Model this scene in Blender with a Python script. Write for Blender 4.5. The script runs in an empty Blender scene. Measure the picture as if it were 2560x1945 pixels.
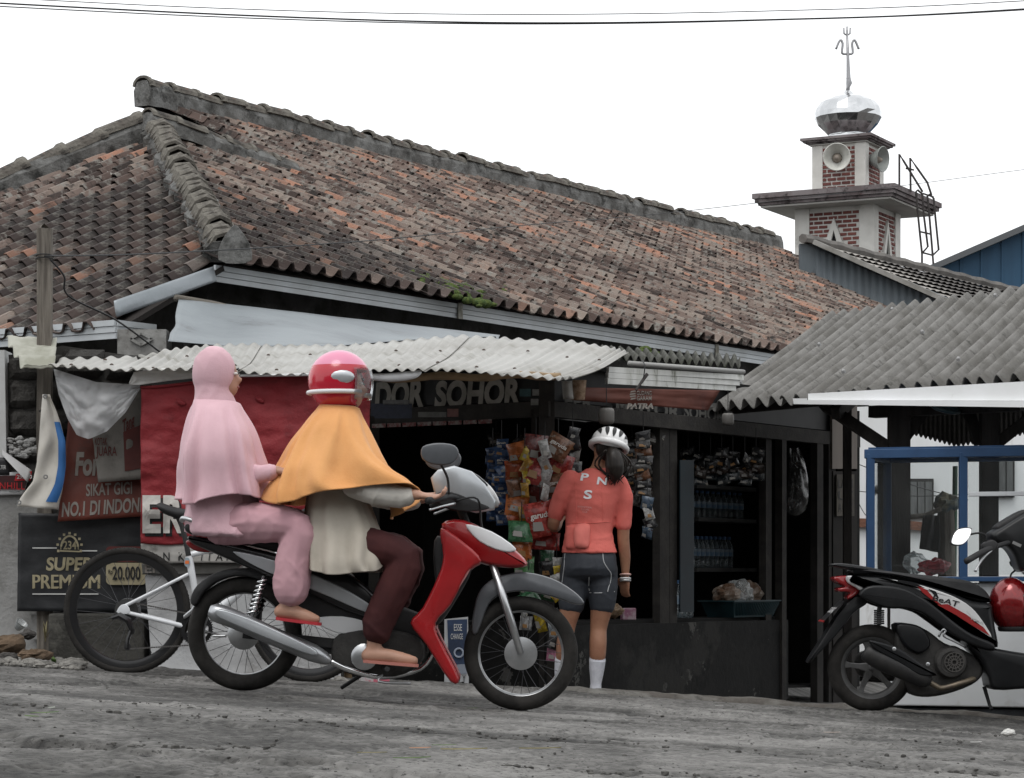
import bpy, bmesh, math, random
import numpy as np
from mathutils import Vector, Matrix, noise as mnoise
random.seed(7)
R_ = math.radians
# ------------------------------------------------------------------ camera
scene = bpy.context.scene
COL = scene.collection
FPX, HOR, CAMZ = 6200.0, 1450.0, 0.5          # focal length in photo pixels, horizon row, eye height
cam_data = bpy.data.cameras.new('camera')
cam = bpy.data.objects.new('camera', cam_data); COL.objects.link(cam)
cam.location = (0, 0, CAMZ); cam.rotation_euler = (math.pi/2, 0, 0)
cam_data.sensor_width = 36.0; cam_data.lens = 36.0*FPX/2560.0
cam_data.shift_y = (HOR-972.5)/2560.0
cam_data.clip_start = 0.1; cam_data.clip_end = 2000
scene.camera = cam
# ------------------------------------------------------------------ overcast sky
world = bpy.data.worlds.new('World'); scene.world = world; world.use_nodes = True
wn, wl = world.node_tree.nodes, world.node_tree.links
wn.clear()
SUN_EL, SUN_ROT = R_(62), R_(200)
sky = wn.new('ShaderNodeTexSky'); sky.sky_type = 'NISHITA'; sky.sun_disc = False
sky.sun_elevation = SUN_EL; sky.sun_rotation = SUN_ROT; sky.dust_density = 4.0; sky.air_density = 1.0
hs = wn.new('ShaderNodeHueSaturation'); hs.inputs['Saturation'].default_value = 0.12
mixw = wn.new('ShaderNodeMix'); mixw.data_type = 'RGBA'; mixw.inputs[0].default_value = 0.85
mixw.inputs[7].default_value = (8.6, 8.75, 8.9, 1)
bg = wn.new('ShaderNodeBackground'); bg.inputs[1].default_value = 0.14
wo = wn.new('ShaderNodeOutputWorld')
wl.new(sky.outputs[0], hs.inputs['Color']); wl.new(hs.outputs[0], mixw.inputs[6])
wl.new(mixw.outputs[2], bg.inputs[0]); wl.new(bg.outputs[0], wo.inputs[0])
sun_d = bpy.data.lights.new('sun', 'SUN'); sun_d.energy = 0.8; sun_d.angle = R_(25); sun_d.color = (1, .97, .93)
sun = bpy.data.objects.new('sun', sun_d); COL.objects.link(sun)
sd = Vector((math.sin(SUN_ROT)*math.cos(SUN_EL), math.cos(SUN_ROT)*math.cos(SUN_EL), math.sin(SUN_EL)))
sun.rotation_euler = sd.to_track_quat('Z', 'Y').to_euler()
vs = scene.view_settings
vs.view_transform = 'Standard'; vs.look = 'None'; vs.exposure = 0.25; vs.gamma = 1.0
try: vs.use_curve_mapping = False
except Exception: pass
scene.render.engine = 'CYCLES'
scene.cycles.max_bounces = 6; scene.cycles.transparent_max_bounces = 12

# ------------------------------------------------------------------ helpers
def P(px, py, D):
    return Vector(((px-1280)/FPX*D, D, CAMZ+(HOR-py)/FPX*D))
def on_plane(px, py, p0, n):
    d = Vector(((px-1280)/FPX, 1.0, (HOR-py)/FPX)); o = Vector((0, 0, CAMZ))
    t = (Vector(p0)-o).dot(n)/d.dot(n)
    return o+d*t
def proj(p): return (1280+p[0]/p[1]*FPX, HOR-(p[2]-CAMZ)/p[1]*FPX)
def nz(x, y=0.0, z=0.0): return mnoise.noise(Vector((x, y, z)))
def lin(h):
    h = h.lstrip('#'); o = []
    for i in (0, 2, 4):
        c = int(h[i:i+2], 16)/255
        o.append(c/12.92 if c <= .04045 else ((c+.055)/1.055)**2.4)
    return tuple(o)
def rgba(c):
    if isinstance(c, str): c = lin(c)
    return (c[0], c[1], c[2], 1)

class MB:
    def __init__(s): s.v, s.f, s.mi, s.cur, s.tint = [], [], [], 0, []
    def add(s, vs_, fs_, tint=None):
        o = len(s.v); s.v.extend(Vector(v) for v in vs_)
        for f in fs_:
            s.f.append([i+o for i in f]); s.mi.append(s.cur); s.tint.append(tint if tint is not None else 0.5)
        return s
    def box(s, c, size, rot=None, tint=None):
        hx, hy, hz = size[0]/2, size[1]/2, size[2]/2
        vs_ = [Vector((x*hx, y*hy, z*hz)) for x in (-1, 1) for y in (-1, 1) for z in (-1, 1)]
        if rot is not None: vs_ = [rot @ v for v in vs_]
        c = Vector(c)
        return s.add([v+c for v in vs_], [(0,1,3,2),(4,6,7,5),(0,4,5,1),(2,3,7,6),(0,2,6,4),(1,5,7,3)], tint)
    def beam(s, a, b, w, h, up=(0, 0, 1), ext=0.0):
        a, b = Vector(a), Vector(b); d = (b-a).normalized(); a = a-d*ext; b = b+d*ext
        up = Vector(up)
        if abs(d.dot(up)) > .98: up = Vector((0, 1, 0))
        x = d.cross(up).normalized(); u = x.cross(d).normalized()
        vs_ = [p+x*(sx*w/2)+u*(sz*h/2) for p in (a, b) for sx, sz in ((-1,-1),(1,-1),(1,1),(-1,1))]
        return s.add(vs_, [(3,2,1,0),(4,5,6,7),(0,1,5,4),(1,2,6,5),(2,3,7,6),(3,0,4,7)])
    def loft(s, rings, cap=True, closed=False):
        n = len(rings[0]); vs_ = [p for r in rings for p in r]; fs_ = []
        m = len(rings)
        for i in range(m if closed else m-1):
            i2 = (i+1) % m
            for j in range(n):
                k = (j+1) % n
                fs_.append((i*n+j, i*n+k, i2*n+k, i2*n+j))
        if cap and not closed:
            fs_.append(tuple(range(n-1, -1, -1))); fs_.append(tuple(range((m-1)*n, m*n)))
        return s.add(vs_, fs_)
    def tube(s, pts, r, n=8, cap=True, closed=False, flat=1.0):
        pts = [Vector(p) for p in pts]; m = len(pts)
        rs = r if isinstance(r, (list, tuple)) else [r]*m
        rings = []; prev = None
        for i, p in enumerate(pts):
            if closed: d = pts[(i+1) % m]-pts[i-1]
            else: d = pts[min(i+1, m-1)]-pts[max(i-1, 0)]
            d.normalize()
            if prev is None:
                ref = Vector((0, 0, 1)) if abs(d.z) < .9 else Vector((1, 0, 0))
                x = d.cross(ref).normalized()
            else:
                x = prev-d*prev.dot(d)
                x = x.normalized() if x.length > 1e-6 else d.orthogonal().normalized()
            prev = x; y = d.cross(x)
            rings.append([p+(x*math.cos(2*math.pi*k/n)+y*math.sin(2*math.pi*k/n)*flat)*rs[i] for k in range(n)])
        return s.loft(rings, cap, closed)
    def lathe(s, prof, n=24, c=(0,0,0), axis=(0,0,1), closed=False, cap=True):
        ax = Vector(axis).normalized(); c = Vector(c); x = ax.orthogonal().normalized(); y = ax.cross(x)
        rings = [[c+ax*h+(x*math.cos(2*math.pi*k/n)+y*math.sin(2*math.pi*k/n))*max(r, 1e-4) for k in range(n)] for r, h in prof]
        return s.loft(rings, cap and not closed, closed)
    def torus(s, c, R, r, n=40, m=10, axis=(0,1,0), flat=1.0):
        prof = [(R+r*math.cos(2*math.pi*k/m), r*flat*math.sin(2*math.pi*k/m)) for k in range(m)]
        return s.lathe(prof, n, c, axis, closed=True)
    def ell(s, c, rx, ry, rz, n=16, m=10, rot=None):
        c = Vector(c); rings = []
        for i in range(m+1):
            t = math.pi*i/m; q = max(math.sin(t), .002)
            ring = [Vector((rx*q*math.cos(2*math.pi*k/n), ry*q*math.sin(2*math.pi*k/n), -rz*math.cos(t))) for k in range(n)]
            if rot is not None: ring = [rot @ v for v in ring]
            rings.append([v+c for v in ring])
        return s.loft(rings)
    def grid(s, fn, nu, nv, flip=False):
        vs_ = [fn(i/nu, j/nv) for j in range(nv+1) for i in range(nu+1)]
        fs_ = []
        for j in range(nv):
            for i in range(nu):
                a = j*(nu+1)+i; q = (a, a+1, a+nu+2, a+nu+1)
                fs_.append(q[::-1] if flip else q)
        return s.add(vs_, fs_)
    def prism(s, poly, fr, w0, w1):
        """poly: 2D points, fr(a,b,w)->3D, extruded from w0 to w1"""
        n = len(poly)
        vs_ = [fr(a, b, w0) for a, b in poly]+[fr(a, b, w1) for a, b in poly]
        fs_ = [tuple(range(n-1, -1, -1)), tuple(range(n, 2*n))]+[(i, (i+1) % n, n+(i+1) % n, n+i) for i in range(n)]
        return s.add(vs_, fs_)
    def puff(s, poly, fr, w0, w1, edge=.03, sub=3, layers=4):
        """rounded slab: smooth outline, edges rounded over `edge` (in outline units)"""
        pts = crom(poly, sub); n = len(pts)
        ar = sum(pts[i][0]*pts[(i+1) % n][1]-pts[(i+1) % n][0]*pts[i][1] for i in range(n))
        sg = 1 if ar > 0 else -1
        nr = []
        for i in range(n):
            ax, ay = pts[i-1]; bx, by = pts[(i+1) % n]; dx, dy = bx-ax, by-ay; l = math.hypot(dx, dy) or 1
            nr.append((-dy/l*sg, dx/l*sg))
        rings = []; mid = (w0+w1)/2; hw = (w1-w0)/2; ew = min(abs(hw)*.9, edge)
        ks = [i/layers for i in range(layers+1)]
        seq = [(1-k) for k in ks]
        prof = [(edge*(1-math.cos(t*math.pi/2)), -hw+ew*(1-math.sin(t*math.pi/2))*(1 if hw > 0 else -1)) for t in seq]
        prof2 = [(e, -w) for e, w in reversed(prof)]
        for e, w in prof+prof2:
            rings.append([fr(pts[i][0]+nr[i][0]*e, pts[i][1]+nr[i][1]*e, mid+w) for i in range(n)])
        return s.loft(rings)
    def build(s, name, mats, parent=None, smooth=False, local=False, bevel=0, solid=0, origin=None, subd=0):
        me = bpy.data.meshes.new(name)
        if parent is not None:
            off = Vector((0,0,0)) if local else ROOT.get(parent.name, Vector((0,0,0)))
        elif origin is not None: off = Vector(origin)
        else:
            xs = [v.x for v in s.v]; ys = [v.y for v in s.v]; zs = [v.z for v in s.v]
            off = Vector(((min(xs)+max(xs))/2, (min(ys)+max(ys))/2, min(zs)))
        me.from_pydata([(v-off)[:] for v in s.v], [], s.f)
        if not isinstance(mats, (list, tuple)): mats = [mats]
        for m in mats: me.materials.append(m)
        me.polygons.foreach_set('material_index', s.mi)
        if any(t != .5 for t in s.tint):
            at = me.attributes.new('tint', 'FLOAT', 'FACE'); at.data.foreach_set('value', s.tint)
        bm = bmesh.new(); bm.from_mesh(me); bmesh.ops.recalc_face_normals(bm, faces=bm.faces); bm.to_mesh(me); bm.free()
        if smooth: me.polygons.foreach_set('use_smooth', [True]*len(me.polygons))
        me.update()
        o = bpy.data.objects.new(name, me); COL.objects.link(o)
        if parent is not None:
            o.parent = parent; ROOT[o.name] = off if not local else Vector((0,0,0))
        else:
            o.location = off; ROOT[o.name] = off
        if smooth == 'auto' or smooth == 2:
            md = o.modifiers.new('edges', 'EDGE_SPLIT'); md.split_angle = R_(40)
        if solid:
            md = o.modifiers.new('thick', 'SOLIDIFY'); md.thickness = solid; md.offset = 0
        if bevel:
            md = o.modifiers.new('bevel', 'BEVEL'); md.width = bevel; md.segments = 2; md.limit_method = 'ANGLE'; md.angle_limit = R_(35)
        if subd:
            md = o.modifiers.new('subd', 'SUBSURF'); md.levels = subd; md.render_levels = subd
        return o
ROOT = {}
def crom(poly, sub):
    n = len(poly); out = []
    for i in range(n):
        p0, p1, p2, p3 = poly[i-1], poly[i], poly[(i+1) % n], poly[(i+2) % n]
        for k in range(sub):
            t = k/sub
            out.append(tuple(.5*((2*p1[a])+(-p0[a]+p2[a])*t+(2*p0[a]-5*p1[a]+4*p2[a]-p3[a])*t*t+(-p0[a]+3*p1[a]-3*p2[a]+p3[a])*t**3) for a in (0, 1)))
    return out
def spline(pts, sub=4):
    pts = [Vector(p) for p in pts]; out = []; n = len(pts)
    for i in range(n-1):
        p0, p1, p2, p3 = pts[max(i-1, 0)], pts[i], pts[i+1], pts[min(i+2, n-1)]
        for k in range(sub):
            t = k/sub
            out.append(.5*((2*p1)+(-p0+p2)*t+(2*p0-5*p1+4*p2-p3)*t*t+(-p0+3*p1-3*p2+p3)*t**3))
    return out+[pts[-1]]
def tag(o, label, cat, group=None, kind=None):
    if label: o['label'] = label
    if cat: o['category'] = cat
    if group: o['group'] = group
    if kind: o['kind'] = kind
    return o
def thing(name, label, cat, loc=(0,0,0), group=None, rot=None):
    o = bpy.data.objects.new(name, None); COL.objects.link(o); o.empty_display_size = .1
    o.location = loc; ROOT[o.name] = Vector(loc)
    if rot is not None: o.rotation_euler = rot
    return tag(o, label, cat, group)
def struct(o): o['kind'] = 'structure'; return o
def copy_tree(o, parent=None):
    c = o.copy(); COL.objects.link(c); c.parent = parent
    for ch in list(o.children): copy_tree(ch, c)
    return c
def inst(o, name, parent, mat):
    c = bpy.data.objects.new(name, o.data); COL.objects.link(c); c.parent = parent; c.matrix_local = mat
    return c

# ------------------------------------------------------------------ materials
MATS = {}
def M(name, c1, c2=None, sc=6.0, rough=.75, bump=0.0, bsc=None, metal=0.0, coat=0.0, lo=.4, hi=.6,
      stain=None, stretch=(1,1,1), spec=.3, rand=0.0, tint=None, obrand=None, alpha=None, trans=0.0, sheen=0, rrange=0.0):
    if name in MATS: return MATS[name]
    m = bpy.data.materials.new(name); m.use_nodes = True; MATS[name] = m
    nt = m.node_tree; N, L = nt.nodes, nt.links
    b = N['Principled BSDF']; out = N['Material Output']
    b.inputs['Roughness'].default_value = rough; b.inputs['Metallic'].default_value = metal
    b.inputs['Specular IOR Level'].default_value = spec
    b.inputs['Coat Weight'].default_value = coat; b.inputs['Coat Roughness'].default_value = .12
    if sheen: b.inputs['Sheen Weight'].default_value = sheen
    tc = N.new('ShaderNodeTexCoord'); mp = N.new('ShaderNodeMapping'); mp.inputs['Scale'].default_value = stretch
    L.new(tc.outputs['Object'], mp.inputs['Vector'])
    col = N.new('ShaderNodeRGB'); col.outputs[0].default_value = rgba(c1); cur = col.outputs[0]
    def noise(scale, detail=6, r=.6):
        n = N.new('ShaderNodeTexNoise'); n.inputs['Scale'].default_value = scale
        n.inputs['Detail'].default_value = detail; n.inputs['Roughness'].default_value = r
        L.new(mp.outputs[0], n.inputs['Vector']); return n.outputs['Fac']
    def ramp(src, a, z):
        mr = N.new('ShaderNodeMapRange'); mr.inputs[1].default_value = a; mr.inputs[2].default_value = z
        L.new(src, mr.inputs[0]); return mr.outputs[0]
    def mix(fac, a, c, mode='MIX'):
        x = N.new('ShaderNodeMix'); x.data_type = 'RGBA'; x.blend_type = mode
        if hasattr(fac, 'links'): L.new(fac, x.inputs[0])
        else: x.inputs[0].default_value = fac
        L.new(a, x.inputs[6])
        if hasattr(c, 'links'): L.new(c, x.inputs[7])
        else: x.inputs[7].default_value = rgba(c)
        return x.outputs[2]
    if obrand or tint:
        cr = N.new('ShaderNodeValToRGB'); cols = obrand or tint
        e = cr.color_ramp.elements
        while len(e) < len(cols): e.new(0.5)
        for i, (p_, c_) in enumerate(cols): e[i].position = p_; e[i].color = rgba(c_)
        if obrand: src = N.new('ShaderNodeObjectInfo').outputs['Random']
        else:
            a_ = N.new('ShaderNodeAttribute'); a_.attribute_name = 'tint'; src = a_.outputs['Fac']
        L.new(src, cr.inputs[0]); cur = cr.outputs[0]
    if c2 is not None: cur = mix(ramp(noise(sc), lo, hi), cur, c2)
    for st in (stain if isinstance(stain, list) else [stain] if stain else []):
        c_, s_, a_, z_ = st[:4]
        cur = mix(ramp(noise(s_, 8, .7), a_, z_), cur, c_)
    L.new(cur, b.inputs['Base Color'])
    if rrange:
        rr = N.new('ShaderNodeMapRange'); rr.inputs[3].default_value = max(rough-rrange, 0.02); rr.inputs[4].default_value = min(rough+rrange, 1)
        L.new(noise(sc*1.7), rr.inputs[0]); L.new(rr.outputs[0], b.inputs['Roughness'])
    if bump:
        bp = N.new('ShaderNodeBump'); bp.inputs['Strength'].default_value = 1; bp.inputs['Distance'].default_value = bump
        L.new(noise(bsc or sc*4, 8, .65), bp.inputs['Height']); L.new(bp.outputs[0], b.inputs['Normal'])
    if trans:
        tr = N.new('ShaderNodeBsdfTranslucent'); L.new(cur, tr.inputs[0])
        mx = N.new('ShaderNodeMixShader'); mx.inputs[0].default_value = trans
        L.new(b.outputs[0], mx.inputs[1]); L.new(tr.outputs[0], mx.inputs[2]); L.new(mx.outputs[0], out.inputs[0])
    if alpha is not None: b.inputs['Alpha'].default_value = alpha
    return m
def glass(name, tintc=(.9, .95, .95), rough=.02, amt=.12, film=None):
    """thin pane: mostly see-through with a Fresnel reflection and a dust film"""
    if name in MATS: return MATS[name]
    m = bpy.data.materials.new(name); m.use_nodes = True; MATS[name] = m
    N, L = m.node_tree.nodes, m.node_tree.links; N.clear()
    out = N.new('ShaderNodeOutputMaterial'); tr = N.new('ShaderNodeBsdfTransparent'); tr.inputs[0].default_value = rgba(tintc)
    gl = N.new('ShaderNodeBsdfGlossy'); gl.inputs['Roughness'].default_value = rough
    fr = N.new('ShaderNodeFresnel'); fr.inputs[0].default_value = 1.5
    mx = N.new('ShaderNodeMixShader'); L.new(fr.outputs[0], mx.inputs[0]); L.new(tr.outputs[0], mx.inputs[1]); L.new(gl.outputs[0], mx.inputs[2])
    df = N.new('ShaderNodeBsdfDiffuse'); df.inputs[0].default_value = rgba(film or (.5, .5, .5))
    n = N.new('ShaderNodeTexNoise'); n.inputs['Scale'].default_value = 4; n.inputs['Detail'].default_value = 8
    mr = N.new('ShaderNodeMapRange'); mr.inputs[1].default_value = .3; mr.inputs[2].default_value = .8; mr.inputs[3].default_value = amt*.4; mr.inputs[4].default_value = amt*1.6
    tc = N.new('ShaderNodeTexCoord'); L.new(tc.outputs['Object'], n.inputs['Vector']); L.new(n.outputs['Fac'], mr.inputs[0])
    m2 = N.new('ShaderNodeMixShader'); L.new(mr.outputs[0], m2.inputs[0]); L.new(mx.outputs[0], m2.inputs[1]); L.new(df.outputs[0], m2.inputs[2])
    L.new(m2.outputs[0], out.inputs[0]); return m

# ------------------------------------------------------------------ lettering
_tc = {}
def text2d(s, bold=.0, shear=0.0, space=1.0, cuts=0):
    key = (s, bold, shear, space, cuts)
    if key in _tc: return _tc[key]
    cu = bpy.data.curves.new('t', 'FONT'); cu.body = s; cu.size = 1; cu.offset = bold; cu.shear = shear; cu.space_character = space
    cu.resolution_u = 4
    o = bpy.data.objects.new('t', cu); COL.objects.link(o)
    bpy.context.view_layer.update()
    me = bpy.data.meshes.new_from_object(o.evaluated_get(bpy.context.evaluated_depsgraph_get()))
    bm = bmesh.new(); bm.from_mesh(me); bmesh.ops.triangulate(bm, faces=bm.faces)
    for _ in range(cuts):
        bmesh.ops.subdivide_edges(bm, edges=[e for e in bm.edges if e.calc_length() > .12], cuts=1)
        bmesh.ops.triangulate(bm, faces=bm.faces)
    bm.verts.index_update(); vs_ = [(v.co.x, v.co.y) for v in bm.verts]; fs_ = [[v.index for v in f.verts] for f in bm.faces]
    bm.free(); bpy.data.objects.remove(o); bpy.data.curves.remove(cu); bpy.data.meshes.remove(me)
    xs = [v[0] for v in vs_]; ys = [v[1] for v in vs_]
    x0, x1, y0, y1 = min(xs), max(xs), min(ys), max(ys)
    _tc[key] = ([((x-x0)/(x1-x0), (y-y0)/(y1-y0)) for x, y in vs_], fs_)
    return _tc[key]
def letter(s, fn, mat, parent, name='lettering', bold=.0, shear=0.0, space=1.0, cuts=0, local=False):
    """fn(u,v) maps the text's own box (0..1) to 3D"""
    vs_, fs_ = text2d(s, bold, shear, space, cuts)
    mb = MB(); mb.add([fn(u, v) for u, v in vs_], fs_)
    return mb.build(name, mat, parent, local=local)
def pbox(x0, y0, x1, y1, Dfn, slant=0.0, rise=0.0):
    """photo rectangle (y0 top) on a surface whose distance is Dfn(px,py)"""
    def fn(u, v):
        px = x0+(x1-x0)*u; py = y1+(y0-y1)*v+rise*(u-.5)
        px += slant*(v-.5)
        return P(px, py, Dfn(px, py) if callable(Dfn) else Dfn)
    return fn
# ================================================================== axes of the old house
TH = R_(34)
Rv = Vector((math.sin(TH), math.cos(TH), 0)); Lv = Vector((-math.cos(TH), math.sin(TH), 0)); Zv = Vector((0, 0, 1))
# ================================================================== ground
def smooth(a, b, x):
    t = min(max((x-a)/(b-a), 0), 1); return t*t*(3-2*t)
GP = [(0, .03), (6, .0), (8, -.005), (9.6, -.045), (11.6, -.110), (12.8, -.135), (13.7, -.150), (14.7, -.146), (15.2, -.165), (15.35, -.26), (18, -.30), (26, -.25), (90, -.2)]
_rng = np.random.RandomState(12); _perm = _rng.permutation(512); _ang = _rng.rand(512)*2*math.pi
_gx, _gy = np.cos(_ang), np.sin(_ang)
def vn(x, y, seed=0):
    """gradient noise on arrays"""
    x = np.asarray(x, float)+seed*17.31; y = np.asarray(y, float)+seed*9.77
    xi = np.floor(x).astype(int); yi = np.floor(y).astype(int); xf, yf = x-xi, y-yi
    def g(ix, iy, fx, fy):
        h = _perm[(_perm[ix & 511]+iy) & 511]; return _gx[h]*fx+_gy[h]*fy
    u = xf**3*(xf*(xf*6-15)+10); v = yf**3*(yf*(yf*6-15)+10)
    a, b = g(xi, yi, xf, yf), g(xi+1, yi, xf-1, yf); c, d = g(xi, yi+1, xf, yf-1), g(xi+1, yi+1, xf-1, yf-1)
    return (a+(b-a)*u+((c+(d-c)*u)-(a+(b-a)*u))*v)*1.4
def sstep(a, b, x):
    t = np.clip((x-a)/(b-a), 0, 1); return t*t*(3-2*t)
def gb(x, y):
    return np.interp(y, [p[0] for p in GP], [p[1] for p in GP])-.065*np.clip(x, -12, 12)
def gbase(x, y): return float(gb(x, y))
def gzv(x, y):
    x, y = np.asarray(x, float), np.asarray(y, float)
    z = gb(x, y)
    near = sstep(4, 5, y)*(1-sstep(14.6, 15.4, y))
    r = .006*vn(x*.9, y*.9, 1)+.0020*vn(x*3, y*3, 2)+.0022*vn(x*9, y*7, 3)
    # broken asphalt layers: plates with ragged edges
    for k, (fx, fy, th, hgt) in enumerate(((.30, .45, .05, .014), (.6, .7, -.08, .009), (1.1, .9, .12, .006))):
        n = vn(x*fx, y*fy, 5+k)+.10*vn(x*5, y*5, 9+k)+.06*vn(x*15, y*15, 12+k)
        r = r+hgt*sstep(th-.018, th+.018, n)
    rough = sstep(-.25, .35, vn(x*.5, y*.9, 21))
    r = r+(.0010+.0022*rough)*vn(x*24, y*24, 31)+(.0022+.0045*rough)*np.maximum(vn(x*42, y*42, 33), -.1)
    for yc, w, dep, sd_ in ((6.55, .05, .03, 61), (7.9, .035, .035, 63), (8.5, .075, .085, 65), (10.4, .06, .06, 67), (12.2, .07, .045, 69), (13.4, .07, .04, 71)):
        c = yc+.18*vn(x*.5, 0*x, sd_)+.06*vn(x*2.3, 0*x, sd_+.5)
        k = sstep(-.2, .25, vn(x*.55, 0*x+3, sd_))
        r = r-dep*k*np.exp(-((y-c)/w)**2)*(.6+.6*np.abs(vn(x*8, y*8, 41)))
    return z+(r-.013)*near
def gz(x, y): return float(gzv(x, y))
def axis(a, b, step, far, grow=None):
    r = [a]
    while r[-1] < b: r.append(r[-1]+(step if grow is None else step*(r[-1]/a)**grow))
    lo, hi = [], []
    s, p = step, a
    while p > far[0]: s *= 1.35; p -= s; lo.append(p)
    s, p = r[-1]-r[-2], r[-1]
    while p < far[1]: s *= 1.35; p += s; hi.append(p)
    return lo[::-1]+r+hi
gx = np.array(axis(-3.35, 3.75, .013, (-400, 400))); gy = np.array(axis(5.7, 15.3, .012, (-200, 900), 1.0))
XX, YY = np.meshgrid(gx, gy); ZZ = gzv(XX, YY); nx, ny = len(gx), len(gy)
me = bpy.data.meshes.new('road')
idx = np.arange(nx*ny).reshape(ny, nx)
quads = np.stack([idx[:-1, :-1], idx[:-1, 1:], idx[1:, 1:], idx[1:, :-1]], -1).reshape(-1, 4)
me.vertices.add(nx*ny); me.vertices.foreach_set('co', np.stack([XX, YY, ZZ], -1).ravel())
me.loops.add(quads.size); me.loops.foreach_set('vertex_index', quads.ravel())
me.polygons.add(len(quads)); me.polygons.foreach_set('loop_start', np.arange(0, quads.size, 4)); me.polygons.foreach_set('loop_total', np.full(len(quads), 4))
tint = .42+.42*vn(XX*.5, YY*.8, 81)+.26*vn(XX*1.8, YY*1.6, 83)+.20*vn(XX*7, YY*4, 85)+.22*vn(XX*24, YY*24, 31)+.34*vn(XX*42, YY*42, 33)
for yc, w, dep, sd_ in ((6.55, .05, .03, 61), (7.9, .035, .035, 63), (8.5, .075, .085, 65), (10.4, .06, .06, 67), (12.2, .07, .045, 69), (13.4, .07, .04, 71)):      # bare dark stone where the top layer broke away
    c_ = yc+.18*vn(XX*.5, 0*XX, sd_)+.06*vn(XX*2.3, 0*XX, sd_+.5)
    tint = tint-.55*sstep(-.2, .25, vn(XX*.55, 0*XX+3, sd_))*np.exp(-((YY-c_)/(w*1.6))**2)*(.5+vn(XX*6, YY*6, 43))
at = me.attributes.new('tint', 'FLOAT', 'POINT'); at.data.foreach_set('value', np.clip(tint, 0.001, 1).ravel())
me.update(calc_edges=True); me.polygons.foreach_set('use_smooth', np.ones(len(quads), bool))
# asphalt: worn grey dust over dark stone, streaked along the road
road_m = M('worn_asphalt', (.07, .07, .07), tint=[(0, (.036, .035, .034)), (.28, (.080, .078, .074)), (.5, (.135, .131, .125)), (.72, (.20, .195, .186)), (1, (.27, .264, .252))], rough=.9, bump=.016, bsc=52,
           stain=[((.030, .029, .028), 60, .55, .66), ((.19, .185, .175), 44, .62, .70), ((.024, .023, .023), 10, .62, .68)], spec=.3)
me.materials.append(road_m); ground = bpy.data.objects.new('road', me); COL.objects.link(ground); struct(ground)
# kerb edge of broken concrete in front of the kiosk
mb = MB()
def kerb_fn(u, v):
    x = .2+u*4.6; yk = 15.22-.05*nz(x*1.3, 5)
    prof = [(0, -.06), (.02, .012), (.05, .03), (.16, .034), (.26, .02), (.30, -.09)]
    d, h = prof[int(round(v*5))]
    return Vector((x, yk+d+.02*nz(x*5, v*3), gbase(x, 15.0)-.012+h*(1+.5*nz(x*3, 7))+.012*nz(x*11, v*5)))
mb.grid(kerb_fn, 150, 5)
kerb_m = M('kerb_concrete', (.20, .195, .18), (.11, .10, .09), sc=5, rough=.95, bump=.02, bsc=30, stain=((.06, .06, .055), 9, .55, .7))
struct(mb.build('kerb', kerb_m, smooth=True, origin=(0,0,0)))
# loose stones and grit
def stone_mesh(seed, r=1.0, n=8, m=5):
    mb = MB(); mb.ell((0,0,0), r, r*.8, r*.6, n, m)
    for v in mb.v: v += v*(.38*nz(v.x*1.3/r+seed, v.y*1.3/r, v.z*1.3/r))
    return mb
grit = MB(); rr = random.Random(3)
base = [stone_mesh(k*7.3, 1, 5, 3) for k in range(6)]
pts = []
for k in range(900):
    y = 5.6+9.4*rr.random()**.8; pts.append(((rr.random()-.5)*y*.46, y, .003+.005*rr.random()**3))
for gyc, sd_ in ((6.55, 61), (7.9, 63), (8.5, 65), (8.5, 65), (10.4, 67), (12.2, 69)):      # broken edges of the asphalt layers
    xs = np.array([(rr.random()-.5)*gyc*.46 for k in range(380)]); ok = vn(xs*.55, 0*xs+3, sd_) > -.1
    ys = gyc+.18*vn(xs*.5, 0*xs, sd_)+.06*vn(xs*2.3, 0*xs, sd_+.5)
    pts += [(x, y+rr.gauss(0, .05), .004+.011*rr.random()**3) for x, y, o in zip(xs, ys, ok) if o]
zz = gzv([p[0] for p in pts], [p[1] for p in pts])
for k, ((x, y, s), z) in enumerate(zip(pts, zz)):
    q = Matrix.Rotation(rr.random()*6, 3, 'Z')
    b = base[k % 6]; grit.add([(q @ v)*s+Vector((x, y, z+s*.25)) for v in b.v], b.f)
g_m = M('grit', (.11, .107, .10), (.06, .058, .055), sc=9, rough=.95)
tag(grit.build('gravel', g_m, origin=(0,0,0)), 'loose grit and broken asphalt crumbs strewn over the road', 'gravel', kind='stuff')
# ================================================================== tiled house
PR, PL = .46, .50                      # roof pitches of the two visible slopes (rise per metre)
E0 = P(560, 652, 20.0)                 # eave corner
WR, WH, VDN = 6.20, 4.25, 1.30         # ridge and hip-top distance from the eave, depth of the lower skirt
house = thing('tiled_house', 'old single storey house with mossy clay tile hip roof and grey fascia', 'house', (E0.x-1, E0.y+4, -.3))
HR = ROOT[house.name]
tile_cols = [(.0, (.034, .026, .023)), (.26, (.070, .049, .042)), (.45, (.130, .092, .078)), (.62, (.19, .148, .126)), (.76, (.25, .21, .18)), (.88, (.26, .15, .11)), (1, (.37, .195, .135))]
st = [((.22, .21, .19), 7, .52, .64), ((.025, .022, .02), 5, .53, .64), ((.36, .35, .32), 18, .62, .70)]
tile_a = M('clay_tile', (.2,.1,.08), tint=tile_cols, stain=st, rough=.9, bump=.008, bsc=60, spec=.3)
tile_b = M('clay_tile_single', (.2,.1,.08), obrand=[(0, (.025, .019, .018)), (.45, (.045, .032, .028)), (.7, (.075, .053, .046)), (.85, (.14, .12, .108)), (.95, (.12, .08, .062)), (1, (.25, .13, .09))], stain=[((.18, .17, .15), 6, .56, .70), ((.02, .018, .017), 4, .5, .64), ((.30, .28, .26), 14, .66, .74)], rough=.85, bump=.006, bsc=50, spec=.35)
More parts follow.
